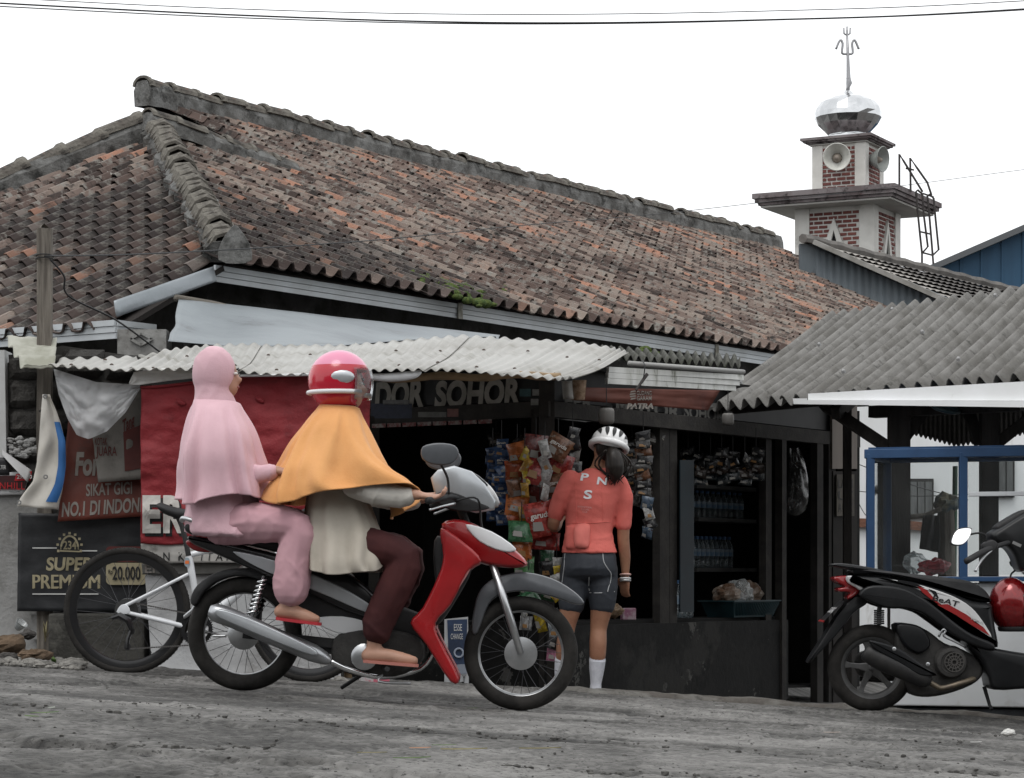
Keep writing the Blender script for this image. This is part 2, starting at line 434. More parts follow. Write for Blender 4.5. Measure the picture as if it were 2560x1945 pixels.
prof = [(0, .014), (.035, .002), (.08, .0), (.108, .012), (.124, .034), (.146, .072), (.180, .072), (.206, .038), (.222, .008)]
def tile_geo(lip=.013, ln=.33):
    v, f = [], []; n = len(prof)
    for y, dz, sc in ((0, 0, 1.0), (ln, 0, .94)):
        for x, z in prof: v.append(Vector(((x-.11)*sc, y, z*sc+dz)))
    for x, z in prof: v.append(Vector(((x-.11), 0.004, z-lip)))
    for x, z in prof: v.append(Vector(((x-.11)*.97, ln*.5, z*.97-lip)))
    for i in range(n-1):
        f += [(i, i+1, n+i+1, n+i), (2*n+i, 2*n+i+1, i+1, i), (3*n+i, 3*n+i+1, 2*n+i+1, 2*n+i)]
    f += [(0, n, 3*n, 2*n), (n-1, 3*n-1, 4*n-1, 2*n-1)]
    return v, f
TV, TF = tile_geo()
roof_m = M('roof_battens', (.03, .026, .024), rough=.95)
# right slope, left slope as sheets under the tiles
def rp(a, w, dz=0): return E0+Rv*a+Lv*w+Zv*(PR*w+dz)          # right slope: a along eave, w inward
def lp(u, w, dz=0): return E0+Lv*u+Rv*w+Zv*(PL*w+dz)          # left slope : u along eave, w inward
AMAX, UMAX, AV = 21.2, 12.4, 6.25
ah = PR*WH/PL                           # hip top along R
UB = lambda w: WH+.55*(ah-w)            # far edge of the left slope
mb = MB()
mb.add([rp(.05, .05, -.06), rp(AMAX, .05, -.06), rp(AMAX, WR, -.06), rp(AV-.25, WR, -.06), rp(AV-.25, WH, -.06), rp(ah, WH, -.06)], [(0,1,2,3,4,5)])
mb.add([rp(ah, WH, -.05), rp(AV, WH, -.05), rp(AV, WH, -.05)+Lv*(2*WR-2*WH), rp(ah, WH, -.25)+Lv*.3], [(0,1,2,3)])
mb.add([lp(UB(-VDN), -VDN, -.06), lp(WH, ah, -.06), lp(WH, ah, -.06)+Rv*9, lp(UB(-VDN), -VDN, -.06)+Rv*9], [(0,1,2,3)])
mb.add([lp(0, -VDN, -.06), lp(UB(-VDN), -VDN, -.06), lp(WH, ah, -.06), lp(0, 0, -.06)], [(0,1,2,3)])
# rear slope and gablet
ridge0 = E0+Lv*WR+Zv*(PR*WR)
mb.add([ridge0+Rv*(AV-.25)-Zv*.06, ridge0+Rv*AMAX-Zv*.06, E0+Lv*2*WR+Rv*AMAX, E0+Lv*2*WR+Rv*0.2, E0+Lv*(2*WR-WH)+Rv*(AV-.25)+Zv*(PR*WH)], [(0,1,2,3,4)])
roof = mb.build('roof', roof_m, house, solid=.04)
gab_m = M('gablet_boards', (.055, .042, .038), (.03, .024, .022), sc=3, rough=.9)
mb = MB(); g0 = Rv*(AV-.05)
mb.add([E0+Lv*(WH-.1)+g0+Zv*(PR*WH-.1), E0+Lv*WR+g0+Zv*(PR*WR-.05), E0+Lv*(2*WR-WH+.1)+g0+Zv*(PR*WH-.1)], [(0,1,2)])
mb.build('gablet', gab_m, house, solid=.05)
# tiles
tl = []
rt = random.Random(11)
def add_tiles(pf, ax, up, pit, ulim, w0, w1, face):
    sl = math.sqrt(1+pit*pit); upv = (up+Zv*pit)/sl; n = ax.cross(upv).normalized()
    if n.z < 0: n = -n
    exp_ = .255/sl; w = w0; row = 0
    while w < w1:
        lo, hi = ulim(w); k0 = math.ceil(lo/.208); k1 = int(hi/.208)
        for k in range(k0, k1+1):
            u = k*.208
            sag = .035*nz(u*.35, w*.4, face*9)+.012*nz(u*1.7, w*1.3, 3+face)
            o = pf(u, w)+n*(sag+.006+rt.gauss(0, .004))
            tl.append((o, ax, upv, n, rt.gauss(0, .022), .058+rt.gauss(0, .010), face, u, w))
        w += exp_; row += 1
add_tiles(rp, Rv, Lv, PR, lambda w: (PR*w/PL+.05 if w < WH else AV-.2, AMAX), -.12, WR-.05, 0)
add_tiles(lp, -Lv, Rv, PL, lambda w: ((PL*w/PR+.06 if w > 0 else 0.02), UB(w)-.05), -VDN-.1, ah-.02, 1)
def tile_mat(t):
    o, ax, up, n, yaw, tilt, face, u, w = t
    m = Matrix((ax, up, n)).transposed()
    return m @ Matrix.Rotation(yaw, 3, 'Z') @ Matrix.Rotation(-tilt, 3, 'X'), o+n*.028
def in_view(p):
    x, y = proj(p); return -20 < x < 2580 and y < 1000
vis = [t for t in tl if t[0].y > 1 and in_view(t[0])]
vis.sort(key=lambda t: t[0].y)
single = vis[:300]; sid = set(id(t) for t in single)
bulk = MB()
TVn = np.array([v[:] for v in TV])
for t in tl:
    if id(t) in sid: continue
    x, y = proj(t[0])
    if not (-500 < x < 2900): continue
    m3, o = tile_mat(t); A = np.array(m3); vv = TVn @ A.T + np.array(o)
    f = .43+.38*nz(t[7]*.55, t[8]*.7, 21+t[6]*5)+rt.gauss(0, .24)
    if t[6] == 0: f = f*.9+.06+.10*smooth(1, 9, t[7])
    bulk.add(vv.tolist(), TF, min(max(f, .001), 1))
bo = bulk.build('tile_field', tile_a, roof, smooth=False); bo['kind'] = 'stuff'
tp = MB(); tp.add(TV, TF); tproto = None
for t in single:
    m3, o = tile_mat(t)
    M4 = Matrix.Translation(o-HR) @ m3.to_4x4()
    if tproto is None:
        tproto = tp.build('tile', tile_b, roof, local=True); tproto.matrix_local = M4
    else: inst(tproto, 'tile', roof, M4)
# mortar and cap tiles of ridge and hips
mort = M('ridge_mortar', (.17, .17, .165), (.09, .088, .083), sc=4, rough=.95, bump=.02, bsc=25, stain=[((.03, .03, .028), 5, .5, .66), ((.26, .255, .24), 12, .62, .74)])
capm = M('ridge_tile_mossy', (.16, .15, .13), (.09, .08, .07), sc=5, rough=.95, bump=.015, bsc=30, stain=[((.035, .033, .03), 7, .5, .64), ((.24, .12, .08), 4, .62, .72)])
def cap_tile(r, ln, n=7, rough=0.0):
    mb = MB(); rings = []
    for y, k in ((0, 1.12), (.05, 1.16), (.09, 1.0), (ln*.6, .97), (ln+.03, .92)):
        ring = [Vector((r*k*math.cos(math.pi*i/n), y, r*k*math.sin(math.pi*i/n)*.9)) for i in range(n+1)]
        ring += [Vector((r*k*.82*math.cos(math.pi*i/n), y, r*k*.82*math.sin(math.pi*i/n)*.9-.005)) for i in range(n, -1, -1)]
        rings.append(ring)
    if rough:
        rings = [[p+Vector((rough*nz(p.x*9, p.y*11, 3), 0, rough*nz(p.x*8, p.y*13, 7))) for p in ring] for ring in rings]
    return mb.loft(rings)
def ridge_run(a, b, name, wid, hgt, r, ln, lift=.0, jit=.01, rag=.0):
    """mortar wall with a row of cap tiles from a to b"""
    d = (b-a); n = max(int(d.length/ln), 1); dn = d.normalized(); x = dn.cross(Zv).normalized(); u = x.cross(dn)
    mm = MB()
    def fn(i, k):
        p = a+d*i; q = [(-1, -.16), (-1, .55), (-.62, .95), (0, 1), (.62, .95), (1, .55), (1, -.16)][int(round(k*6))]
        w = wid*(1+.22*nz(p.x*2, p.y*2, k*3)+rag*nz(p.x*9, p.y*9, k))
        return p+x*q[0]*w+u*(q[1]*hgt+.02*nz(p.x*4, p.y*4, k*5)+lift)
    mm.grid(fn, max(n*4, 8), 6)
    mm.add([fn(0, k/6) for k in range(7)], [tuple(range(7))]); mm.add([fn(1, k/6) for k in range(7)], [tuple(range(7))])
    mo = mm.build(name, mort, house, smooth=False)
    ct = cap_tile(r, ln, 4 if rag > .5 else 7, .05 if rag > .5 else 0); tw = .14 if rag > .5 else .05; proto = None
    for i in range(n):
        p = a+dn*(ln*i)+u*(hgt*.78+lift+rt.gauss(0, jit))
        m3 = Matrix((x, dn, u)).transposed() @ Matrix.Rotation(rt.gauss(0, tw), 3, 'Z') @ Matrix.Rotation(rt.gauss(-.02, tw*.7), 3, 'X') @ Matrix.Rotation(rt.gauss(0, tw*.6), 3, 'Y')
        M4 = Matrix.Translation(p-HR) @ m3.to_4x4()
        if proto is None:
            proto = ct.build('ridge_tile', capm, mo, local=True, smooth=False); proto.matrix_local = M4
        else: inst(proto, 'ridge_tile', mo, M4)
    return mo
top = PR*WR
ridge_run(E0+Lv*WR+Rv*(AV-.45)+Zv*(top+.02), E0+Lv*WR+Rv*AMAX+Zv*(top+.02), 'ridge', .12, .25, .12, .42)
hipA, hipB = E0+Lv*.02+Rv*.05+Zv*.03, E0+Lv*WH+Rv*ah+Zv*(PR*WH+.02)
ridge_run(hipA-Zv*.02, hipB, 'hip', .14, .15, .125, .14, rag=.6, jit=.02)
far = E0+Lv*(2*WR-.1)+Zv*.05
ridge_run(hipB+Zv*.02+Lv*.12, lp(UB(-VDN), -VDN, .02), 'far_hip', .13, .22, .12, .45)
ridge_run(hipB+Zv*.10-Rv*.18, rp(ah+1.9, WH-.25, -.04), 'saddle_ridge', .11, .16, .09, .35, rag=.3)
mb = MB(); mb.puff([(546, 650), (552, 608), (572, 576), (588, 562), (604, 578), (624, 610), (630, 650), (590, 660)], lambda a, b, w: P(a, b, 19.82+w), -.05, .10, .5, 2, 1); mb.build('hip_end_mortar', mort, house)
# fascia boards of ribbed pale metal
fas_m = M('pale_fascia', (.47, .50, .52), (.40, .42, .43), sc=2, rough=.5, metal=.0, stain=[((.16, .15, .12), 3.2, .66, .76)])
def fascia(a, b, h, out, par=house, name='fascia', mat=fas_m, th=.02):
    a, b, out = Vector(a), Vector(b), Vector(out).normalized()
    for i in range(3):
        mb = MB(); hh = h/3
        o = out*(.008*(2-i))-Zv*(hh*(i+.5))
        mb.beam(a+o, b+o, th, hh-.004)
        mb.build(name, mat, par)
outR, outL = -Lv, -Rv
eR = P(533, 662, 19.95)
lenR = 12.5
sl_ = Zv*0
fascia(eR, eR+Rv*lenR, .135, outR)
mb = MB()                                      # board joint straps
for s_ in (3.4, 8.2):
    p = eR+Rv*s_+outR*.032-Zv*.068
    mb.box(p, (.012, .07, .145), Matrix((outR, Rv, Zv)).transposed())
mb.build('fascia_joint', M('stained_strap', (.36, .36, .33), (.16, .15, .12), sc=9, rough=.7), house)
sk = lp(0, -VDN-.02)
fL = Vector((sk.x, sk.y, 0)); zL = CAMZ+(HOR-803)/FPX*sk.y
a_ = Vector((sk.x-.02, sk.y-.05, zL))-Lv*.1
fascia(a_+Lv*0, a_+Lv*7.5, .145, outL)
fascia(a_+Lv*.01, a_+Rv*.42, .145, -Lv, name='fascia_return')
# grey valance over the cut verge of the skirt
val_m = M('zinc_sheet', (.28, .305, .325), (.22, .245, .26), sc=1.4, rough=.42, metal=.35, bump=.006, bsc=3, stain=((.20, .20, .19), 5, .62, .78))
mb = MB()
q = [P(285, 752, 18.85), P(533, 666, 19.85), P(542, 703, 19.85), P(292, 792, 18.85)]
mb.grid(lambda u, v: (q[0]*(1-u)+q[1]*u)*(1-v)+(q[3]*(1-u)+q[2]*u)*v+Vector((0, -.015*math.sin(v*3.1)-.01*nz(u*4, v*2), 0)), 16, 6)
mb.build('valance', val_m, house, smooth=True, solid=.008)
# walls under the eaves
wal_m = M('house_plaster', (.11, .11, .108), (.06, .058, .055), sc=1.6, rough=.95, bump=.012, bsc=20, stain=[((.035, .033, .03), 2.6, .5, .66)])
mb = MB()
def wall_quad(a, b, z0, z1, th, nrm):
    a, b = Vector(a), Vector(b); n_ = Vector(nrm)*th/2
    mb.beam(Vector((a.x, a.y, (z0+z1)/2)), Vector((b.x, b.y, (z0+z1)/2)), th, z1-z0)
c0 = E0+Lv*.75+Rv*.55
wall_quad(c0, c0+Rv*20.5, -.4, E0.z+.22, .18, outR)
mb.build('wall', wal_m, house)
mb = MB(); wall_quad(c0+Lv*.09, c0+Lv*6.0, -.4, E0.z+.20, .18, outL); mb.build('wall', wal_m, house)
mb = MB(); wall_quad(c0+Lv*6.1+Rv*.1, c0+Lv*6.1+Rv*20.5, -.4, E0.z+.2, .18, Lv); mb.build('wall', wal_m, house)
mb = MB(); e_ = c0+Rv*20.4; w_ = 2*WR-1.6
mb.add([Vector(((e_+Lv*a).x, (e_+Lv*a).y, z))+Rv*t for t in (0, .15) for a, z in ((.1, -.4), (w_, -.4), (w_, E0.z+.2), (w_/2, E0.z+PR*WR-.15), (.1, E0.z+.2))], [(4,3,2,1,0), (5,6,7,8,9)]+[(i, (i+1) % 5, 5+(i+1) % 5, 5+i) for i in range(5)]); mb.build('wall', wal_m, house)
# relief plaque and return wall beside the skirt
pl_m = M('pale_render', (.30, .30, .29), (.17, .165, .155), sc=3, rough=.95, bump=.01, bsc=18, stain=((.08, .078, .07), 6, .55, .7))
pt = thing('gate_pier', 'weathered rendered pier with diamond relief beneath the house eaves', 'pier', P(365, 1600, 18.4))
mb = MB(); mb.box(P(362, 862, 18.4)-Zv*.6, (.36, .3, 1.4)); mb.build('pier_shaft', pl_m, pt)
mb = MB()
dm = [P(353+dx, 847+dy, 18.235) for dx, dy in ((-27, 0), (0, -15), (27, 0), (0, 15))]
for i in range(4): mb.beam(dm[i], dm[(i+1) % 4], .02, .018, up=(0, 1, 0))
mb.build('diamond_relief', pl_m, pt)
# moss cushions on the tiles above the fascia
ms = MB()
moss_m = M('moss', (.045, .075, .02), (.10, .13, .035), sc=30, rough=1, bump=.02, bsc=90)
def moss_at(px, py, n, sx):
    nR = (-Lv+Zv*1.0)
    for k in range(n):
        x = px+rt.gauss(0, sx); y = py+rt.gauss(0, 6)+.3*(x-px)
        pnorm = Rv.cross((Lv+Zv*PR).normalized())
        p = on_plane(x, y, E0+Zv*.06, pnorm); r = .025+.045*rt.random()
        b = stone_mesh(k*3.7, r, 7, 5); ms.add([v+p for v in b.v], b.f)
for a_ in ((1055, 695, 14, 14), (1115, 715, 18, 18), (1150, 735, 22, 20), (1170, 725, 14, 20), (1195, 752, 8, 8), (1265, 720, 4, 6), (1620, 880, 6, 12)): moss_at(*a_)
tag(ms.build('moss', moss_m, smooth=True), 'bright green moss cushions on the lower tile courses', 'moss', kind='stuff')
# ================================================================== sheet-metal apron under the eave
def interp(tab, u):
    for (a, *pa), (b, *pb) in zip(tab, tab[1:]):
        if u <= b:
            t = (u-a)/(b-a); return [x+(y-x)*t for x, y in zip(pa, pb)]
    return list(tab[-1][1:])
apron_top = [(0, 447, 746, 19.0), (.5, 850, 793, 20.4), (1, 1250, 838, 21.8)]
apron_bot = [(0, 420, 853, 17.5), (.2, 580, 866, 17.5), (.5, 830, 866, 17.8), (.75, 1020, 850, 18.9), (1, 1240, 841, 20.6)]
def apron(u, v):
    a, b = P(*interp(apron_top, u)), P(*interp(apron_bot, u))
    p = a*(1-v)+b*v; w = math.sin(v*math.pi)
    return p+Vector((.02*nz(u*9, v*3), -.10*w*nz(u*3.1, v*1.4, 2)+.05*w*nz(u*7, v*3, 5)-.05*w, -.05*w*(1+nz(u*4, 1))))
mb = MB(); mb.grid(apron, 70, 16)
apr_m = M('dull_zinc', (.235, .26, .275), (.19, .21, .225), sc=1.1, rough=.5, metal=.35, bump=.01, bsc=2.5, stain=[((.12, .125, .125), 2.2, .58, .75)])
tag(mb.build('metal_apron', apr_m, smooth=True, solid=.004), 'large dented sheet of pale grey zinc hung under the tiled eave', 'metal sheet')
pole_m = M('old_pole_wood', (.16, .145, .125), (.07, .062, .053), sc=5, rough=.9, stretch=(.3, .3, 4), bump=.01, bsc=30)
mb = MB(); a, b = P(440, 745, 18.98), P(1360, 893, 22.9)
mb.tube([a.lerp(b, t/12)+Vector((0, 0, .015*nz(t*.7)-.03*math.sin(t/12*3.14))) for t in range(13)], .028, 8)
tag(mb.build('bamboo_pole', pole_m, smooth=True), 'long weathered pole carrying the top edge of the zinc sheet', 'pole')
# strip of old corrugated asbestos peeping out below the fascia
asb_m = M('asbestos_cement', (.20, .195, .185), (.135, .13, .12), sc=3, rough=.97, bump=.010, bsc=70, stretch=(1, 1, 1), stain=[((.07, .068, .062), 9, .55, .70), ((.27, .265, .25), 14, .60, .74)])
asb_old = M('asbestos_mossy', (.10, .10, .09), (.05, .052, .042), sc=4, rough=.97, bump=.01, bsc=50, stain=((.05, .065, .025), 6, .6, .7))
mb = MB()
fa, fb = P(1530, 893, 20.6), P(1850, 915, 22.6)
ba, bb = P(1500, 870, 22.0), P(1850, 893, 24.0)
def strip(u, v):
    p = fa.lerp(fb, u)*(1-v)+ba.lerp(bb, u)*v
    return p+Zv*.03*math.sin(u*2*math.pi*17)
mb.grid(strip, 17*8, 3)
tag(mb.build('corrugated_strip', asb_old, smooth=True, solid=.008), 'mossy dark corrugated strip poking out under the house fascia', 'roof sheet')
# ================================================================== white corrugated awning over the kiosk front
awn = thing('white_awning', 'sagging off-white corrugated plastic awning over the red tarpaulin', 'awning', P(760, 1690, 14.6))
awn_m = M('white_plastic_sheet', (.58, .575, .55), (.47, .46, .43), sc=1.2, rough=.5, trans=.35, stain=[((.30, .29, .24), 2.4, .55, .75), ((.42, .40, .33), 14, .68, .76)], stretch=(1, 1, 1))
FE = [(0, 120, 913, 14.25), (.10, 250, 920, 14.2), (.25, 460, 930, 14.2), (.42, 700, 936, 14.2), (.55, 880, 930, 14.2), (.64, 1000, 926, 14.25), (.72, 1100, 922, 14.35), (.79, 1190, 929, 14.45), (.87, 1290, 944, 14.6), (.94, 1390, 955, 14.8), (1, 1440, 946, 14.95)]
BE = [(0, 150, 897, 14.70), (.10, 330, 888, 14.72), (.17, 430, 876, 15.6), (.25, 520, 868, 16.9), (.42, 760, 862, 17.2), (.55, 950, 858, 17.3), (.7, 1190, 842, 17.2), (.83, 1400, 852, 17.0), (.93, 1530, 872, 16.8), (1, 1571, 884, 16.7)]
NW = 46
def awn_pt(u, v, ov=0):
    a, b = P(*interp(FE, u)), P(*interp(BE, u))
    p = a.lerp(b, v)
    ph = u*NW*2*math.pi
    amp = .009*(1+.6*nz(u*13, 3))
    return p+Zv*(amp*math.sin(ph)+ov+.02*nz(u*5, v*2, 4)-.035*math.sin(v*math.pi)*.6)
edges = [0, .165, .345, .52, .69, .86, 1.0]
for i in range(6):
    u0, u1 = edges[i]-.012*(i > 0), edges[i+1]
    f0 = -.012-.02*rt.random() if i % 2 else 0.0
    mb = MB(); n = int((u1-u0)*NW*10)
    mb.grid(lambda u, v: awn_pt(u0+(u1-u0)*u, f0+(1-f0)*v, .010*(i % 2)), n, 14)
    mb.build('corrugated_sheet', awn_m, awn, smooth=True, solid=.003)
for i in range(26):                                   # nail washers
    mb = MB(); u = .04+.92*i/25; p = awn_pt(u, .12+.5*(i % 2)); mb.lathe([(.012, .0), (.010, .006), (.003, .010)], 8, p+Zv*.012)
    mb.build('nail_washer', M('rust_washer', (.08, .06, .05), rough=.8), awn)
bam_m = M('bamboo', (.30, .21, .12), (.20, .14, .08), sc=4, rough=.6, stretch=(.4, 3, 3), bump=.003)
mb = MB(); a, b = P(860, 946, 14.42), P(1400, 938, 14.95)
mb.tube([a.lerp(b, t/18)+Zv*(.008*math.sin(t)) for t in range(19)], [.022+.004*(t % 4 == 0) for t in range(19)], 8)
mb.build('bamboo_rail', bam_m, awn, smooth=True)
for px, D in ((870, 14.55),):
    mb = MB(); mb.tube([P(px, 935, D), Vector((P(px, 935, D).x, D, gbase(P(px, 935, D).x, D)-.02))], .024, 8)
    mb.build('support_pole', bam_m, awn, smooth=True)
# loose scrap of the same sheet lying over the block wall
mb = MB()
def scrap(u, v):
    x0, x1 = 15+45*v**1.2, 142-6*v
    p = P(x0+(x1-x0)*u, 843+v*78+6*u*(1-v), 14.75-.35*v)
    return p+Vector((0, 0, .022*math.sin(v*2*math.pi*3.2)+.01*nz(u*5, v*5)))+Vector((0, .02*math.sin(v*20), 0))
mb.grid(scrap, 12, 36)
tag(mb.build('plastic_scrap', M('stained_plastic', (.50, .50, .44), (.33, .33, .27), sc=5, rough=.6, trans=.25), smooth=True, solid=.003), 'stained scrap of corrugated plastic lying on the block wall beside the post', 'roof sheet')
# ================================================================== minaret
TM = R_(27.5); mR = Vector((math.sin(TM), math.cos(TM), 0)); mL = Vector((-math.cos(TM), math.sin(TM), 0))
DM = 48.0
mc = P(2136, HOR, DM)+(mR+mL)*0.0; mc = Vector((mc.x, DM+.9, 0))
mz = lambda py, D=DM: CAMZ+(HOR-py)/FPX*D
minaret = thing('minaret', 'small brick mosque minaret with two flat slab roofs and steel dome', 'minaret', (mc.x, mc.y, -.2))
wht = M('minaret_whitewash', (.62, .61, .58), (.50, .49, .46), sc=1.2, rough=.85, stain=[((.25, .245, .23), 1.6, .60, .78)])
brk = M('painted_brick', (.20, .055, .045), obrand=[(0, (.11, .042, .038)), (.5, (.15, .052, .045)), (1, (.19, .07, .058))], rough=.8, stain=((.12, .07, .06), 8, .6, .75))
slabm = M('stained_slab', (.19, .17, .172), (.12, .098, .098), sc=2.2, rough=.9, stain=[((.02, .016, .016), 3.2, .50, .62), ((.20, .10, .085), 4, .62, .74)])
softm = M('slab_soffit', (.45, .44, .42), (.35, .34, .32), sc=1, rough=.9)
def mp_(a, b, z): return mc-mR*0+(-mL)*a+mR*b+Zv*z - Vector((0, 0, 0))
MB_ROT = Matrix((-mL, mR, Zv)).transposed()
def mbox(mb, a, b, z0, z1, sa, sb): mb.box(mp_(a, b, (z0+z1)/2), (sa, sb, z1-z0), MB_ROT)
brick_proto = [None]
def brick_face(side, half, z0, z1, w, hole=None, parent=None, depth=.03, bh=.052, bw=.165, gap=.032):
    """bricks standing proud of the white joints on face 'L' (front left) or 'R' (front right)"""
    rows = int((z1-z0)/(bh+gap)); n = 0
    for r in range(rows):
        z = z0+(r+.5)*(bh+gap); off = (bw+gap)/2*(r % 2); x = -w/2-off
        while x < w/2:
            x0, x1 = max(x, -w/2), min(x+bw, w/2); x += bw+gap
            if x1-x0 < .05: continue
            xm = (x0+x1)/2
            if hole and hole(xm, z): continue
            if side == 'L': p = mp_(xm, -half-depth*.2, z); s_ = (x1-x0, depth, bh)
            else: p = mp_(half+depth*.2, xm, z); s_ = (depth, x1-x0, bh)
            M4 = Matrix.Translation(p-ROOT[parent.name]) @ MB_ROT.to_4x4() @ Matrix.Diagonal((*s_, 1))
            if brick_proto[0] is None:
                q = MB(); q.box((0,0,0), (1,1,1)); b = q.build('brick', brk, parent, local=True); b.matrix_local = M4; brick_proto[0] = b
            else: inst(brick_proto[0], 'brick', parent, M4)
zA = mz(620); zs1 = 7.76          # lower shaft up to the lower slab
zu1 = 9.02
h1, h2 = .80, .54
mb = MB(); mbox(mb, 0, 0, -.2, zs1, 2*h1-.06, 2*h1-.06)
low = mb.build('lower_shaft', wht, minaret)
for sa in (-1, 1):
    for sb in (-1, 1):
        if sa == -1 and sb == 1: continue
        mb = MB(); mbox(mb, sa*(h1-.14), sb*(h1-.14), -.2, zs1-.002, .30, .30); mb.build('corner_pillar', wht, minaret, bevel=.01)
def pointed(xm, z, half=.30, zb=None, zt=None):
    zt = zs1-.22; zb = zs1-1.55
    if z < zb: return False
    t = (zt-z)/(zt-zb); return abs(xm) < .34*min(max(t, 0)*1.3, 1)+.02 if z < zt else False
brick_face('L', h1-.03, zA-.6, zs1-.02, 2*h1-.58, pointed, low)
brick_face('R', h1-.03, zA-.6, zs1-.02, 2*h1-.58, pointed, low)
dark = M('dark_opening', (.008, .008, .009), rough=.9)
for side in ('L', 'R'):                              # pointed lancet windows
    zt, zb = zs1-.22, zs1-1.55
    def fr(a, z, w):
        return mp_(a, -(h1-.03)-w, z) if side == 'L' else mp_((h1-.03)+w, a, z)
    outer = [(0, zt), (.20, zt-.55), (.30, zt-.95), (.24, zt-1.05), (.24, zb), (-.24, zb), (-.24, zt-1.05), (-.30, zt-.95), (-.20, zt-.55)]
    inner = [(x*.58, zt-.24+(z-zt)*.8) for x, z in outer]
    mb = MB(); n = len(outer)
    vs_ = [fr(a, z, .06) for a, z in outer]+[fr(a, z, .06) for a, z in inner]+[fr(a, z, -.01) for a, z in outer]+[fr(a, z, -.01) for a, z in inner]
    fs_ = []
    for i in range(n):
        j = (i+1) % n; fs_ += [(i, j, n+j, n+i), (i, 2*n+i, 2*n+j, j), (n+i, n+j, 3*n+j, 3*n+i)]
    mb.add(vs_, fs_); wf = mb.build('window_frame', wht, low)
    mb = MB(); mb.prism(inner, fr, .006, .012); mb.build('opening', dark, low)
def slab(z0, z1, half, name):
    mb = MB(); hgt = z1-z0
    for k, (e, za, zb) in enumerate(((.0, .62, 1), (-.04, .34, .6), (-.09, .12, .33))):
        mbox(mb, 0, 0, z0+hgt*za+.002*k, z0+hgt*zb+.002*k, 2*(half+e), 2*(half+e))
    o = mb.build(name, slabm, minaret)
    mb = MB(); mbox(mb, 0, 0, z0-.005, z0+hgt*.11, 2*(half-.13), 2*(half-.13)); mb.build('soffit', softm, o)
    return o
slab(zs1, zs1+.26, 1.45, 'lower_slab')
z2 = zs1+.26
mb = MB(); mbox(mb, 0, 0, z2-.05, zu1, 2*h2-.05, 2*h2-.05); up = mb.build('upper_shaft', wht, minaret)
for sa in (-1, 1):
    for sb in (-1, 1):
        if sa == -1 and sb == 1: continue
        mb = MB(); mbox(mb, sa*(h2-.10), sb*(h2-.10), z2-.04, zu1-.002, .22, .22); mb.build('corner_pillar', wht, minaret, bevel=.01)
brick_face('L', h2-.025, z2+.02, zu1-.02, 2*h2-.42, None, up)
brick_face('R', h2-.025, z2+.02, zu1-.02, 2*h2-.42, None, up)
slab(zu1, zu1+.13, .73, 'upper_slab')
z3 = zu1+.13
steel = M('dome_steel', (.60, .61, .62), (.50, .51, .52), sc=3, rough=.14, metal=1.0, rrange=.08)
mb = MB()
# dome drum and bulb, built from flat bright panels
R0 = .60*.98
prof_d = [(.46, 0), (.46, .12), (.44, .14), (.44, .16), (.53, .26), (.66, .42), (.745, .60), (.755, .72), (.72, .85), (.62, 1.0), (.46, 1.10), (.28, 1.17), (.12, 1.23), (.055, 1.32)]
prof_d = [(r*.88, h*.76) for r, h in prof_d]
mb.lathe(prof_d, 20, mp_(0, 0, z3))
rd_ = random.Random(2)
for v in mb.v: v += Vector((rd_.gauss(0, .003), rd_.gauss(0, .003), rd_.gauss(0, .003)))
dome = mb.build('dome', steel, minaret)
pole_s = M('spire_steel', (.30, .30, .31), rough=.35, metal=.5)
mb = MB(); zt0 = z3+.97
c = mp_(0, 0, 0)
mb.tube([c+Vector((-.02, 0, zt0-.08)), c+Vector((.0, 0, zt0+.15)), c+Vector((.03, 0, zt0+.28)), c+Vector((.012, 0, zt0+.42)), c+Vector((0, 0, zt0+.9)), c+Vector((-.03, 0, zt0+1.9))], [.07, .05, .085, .06, .045, .028], 8)
mb.lathe([(.02, 0), (.07, .06), (.02, .12)], 8, c+Vector((.01, 0, zt0+.36)))
def hook(cx, cz, w, h, r):
    for s_ in (-1, 1):
        mb.tube(spline([c+Vector((cx, 0, cz)), c+Vector((cx+s_*w*.55, 0, cz+h*.05)), c+Vector((cx+s_*w*.5, 0, cz+h*.75)), c+Vector((cx+s_*w*.78, 0, cz+h)), c+Vector((cx+s_*w*1.2, 0, cz+h*.35))], 4), r, 6)
hook(-.02, zt0+1.18, .26, .42, .034)
for s_ in (-1, 0, 1): mb.tube([c+Vector((-.03+s_*.0, 0, zt0+1.75)), c+Vector((-.03+s_*.08, 0, zt0+1.80)), c+Vector((-.03+s_*.09, 0, zt0+1.98+.04*(s_ == 0)))], .024, 6)
for v in mb.v:
    v.z = z3+.97+(v.z-zt0)*.64; v.x = c.x+(v.x-c.x)*.72
mb.build('finial', pole_s, dome, smooth=True)
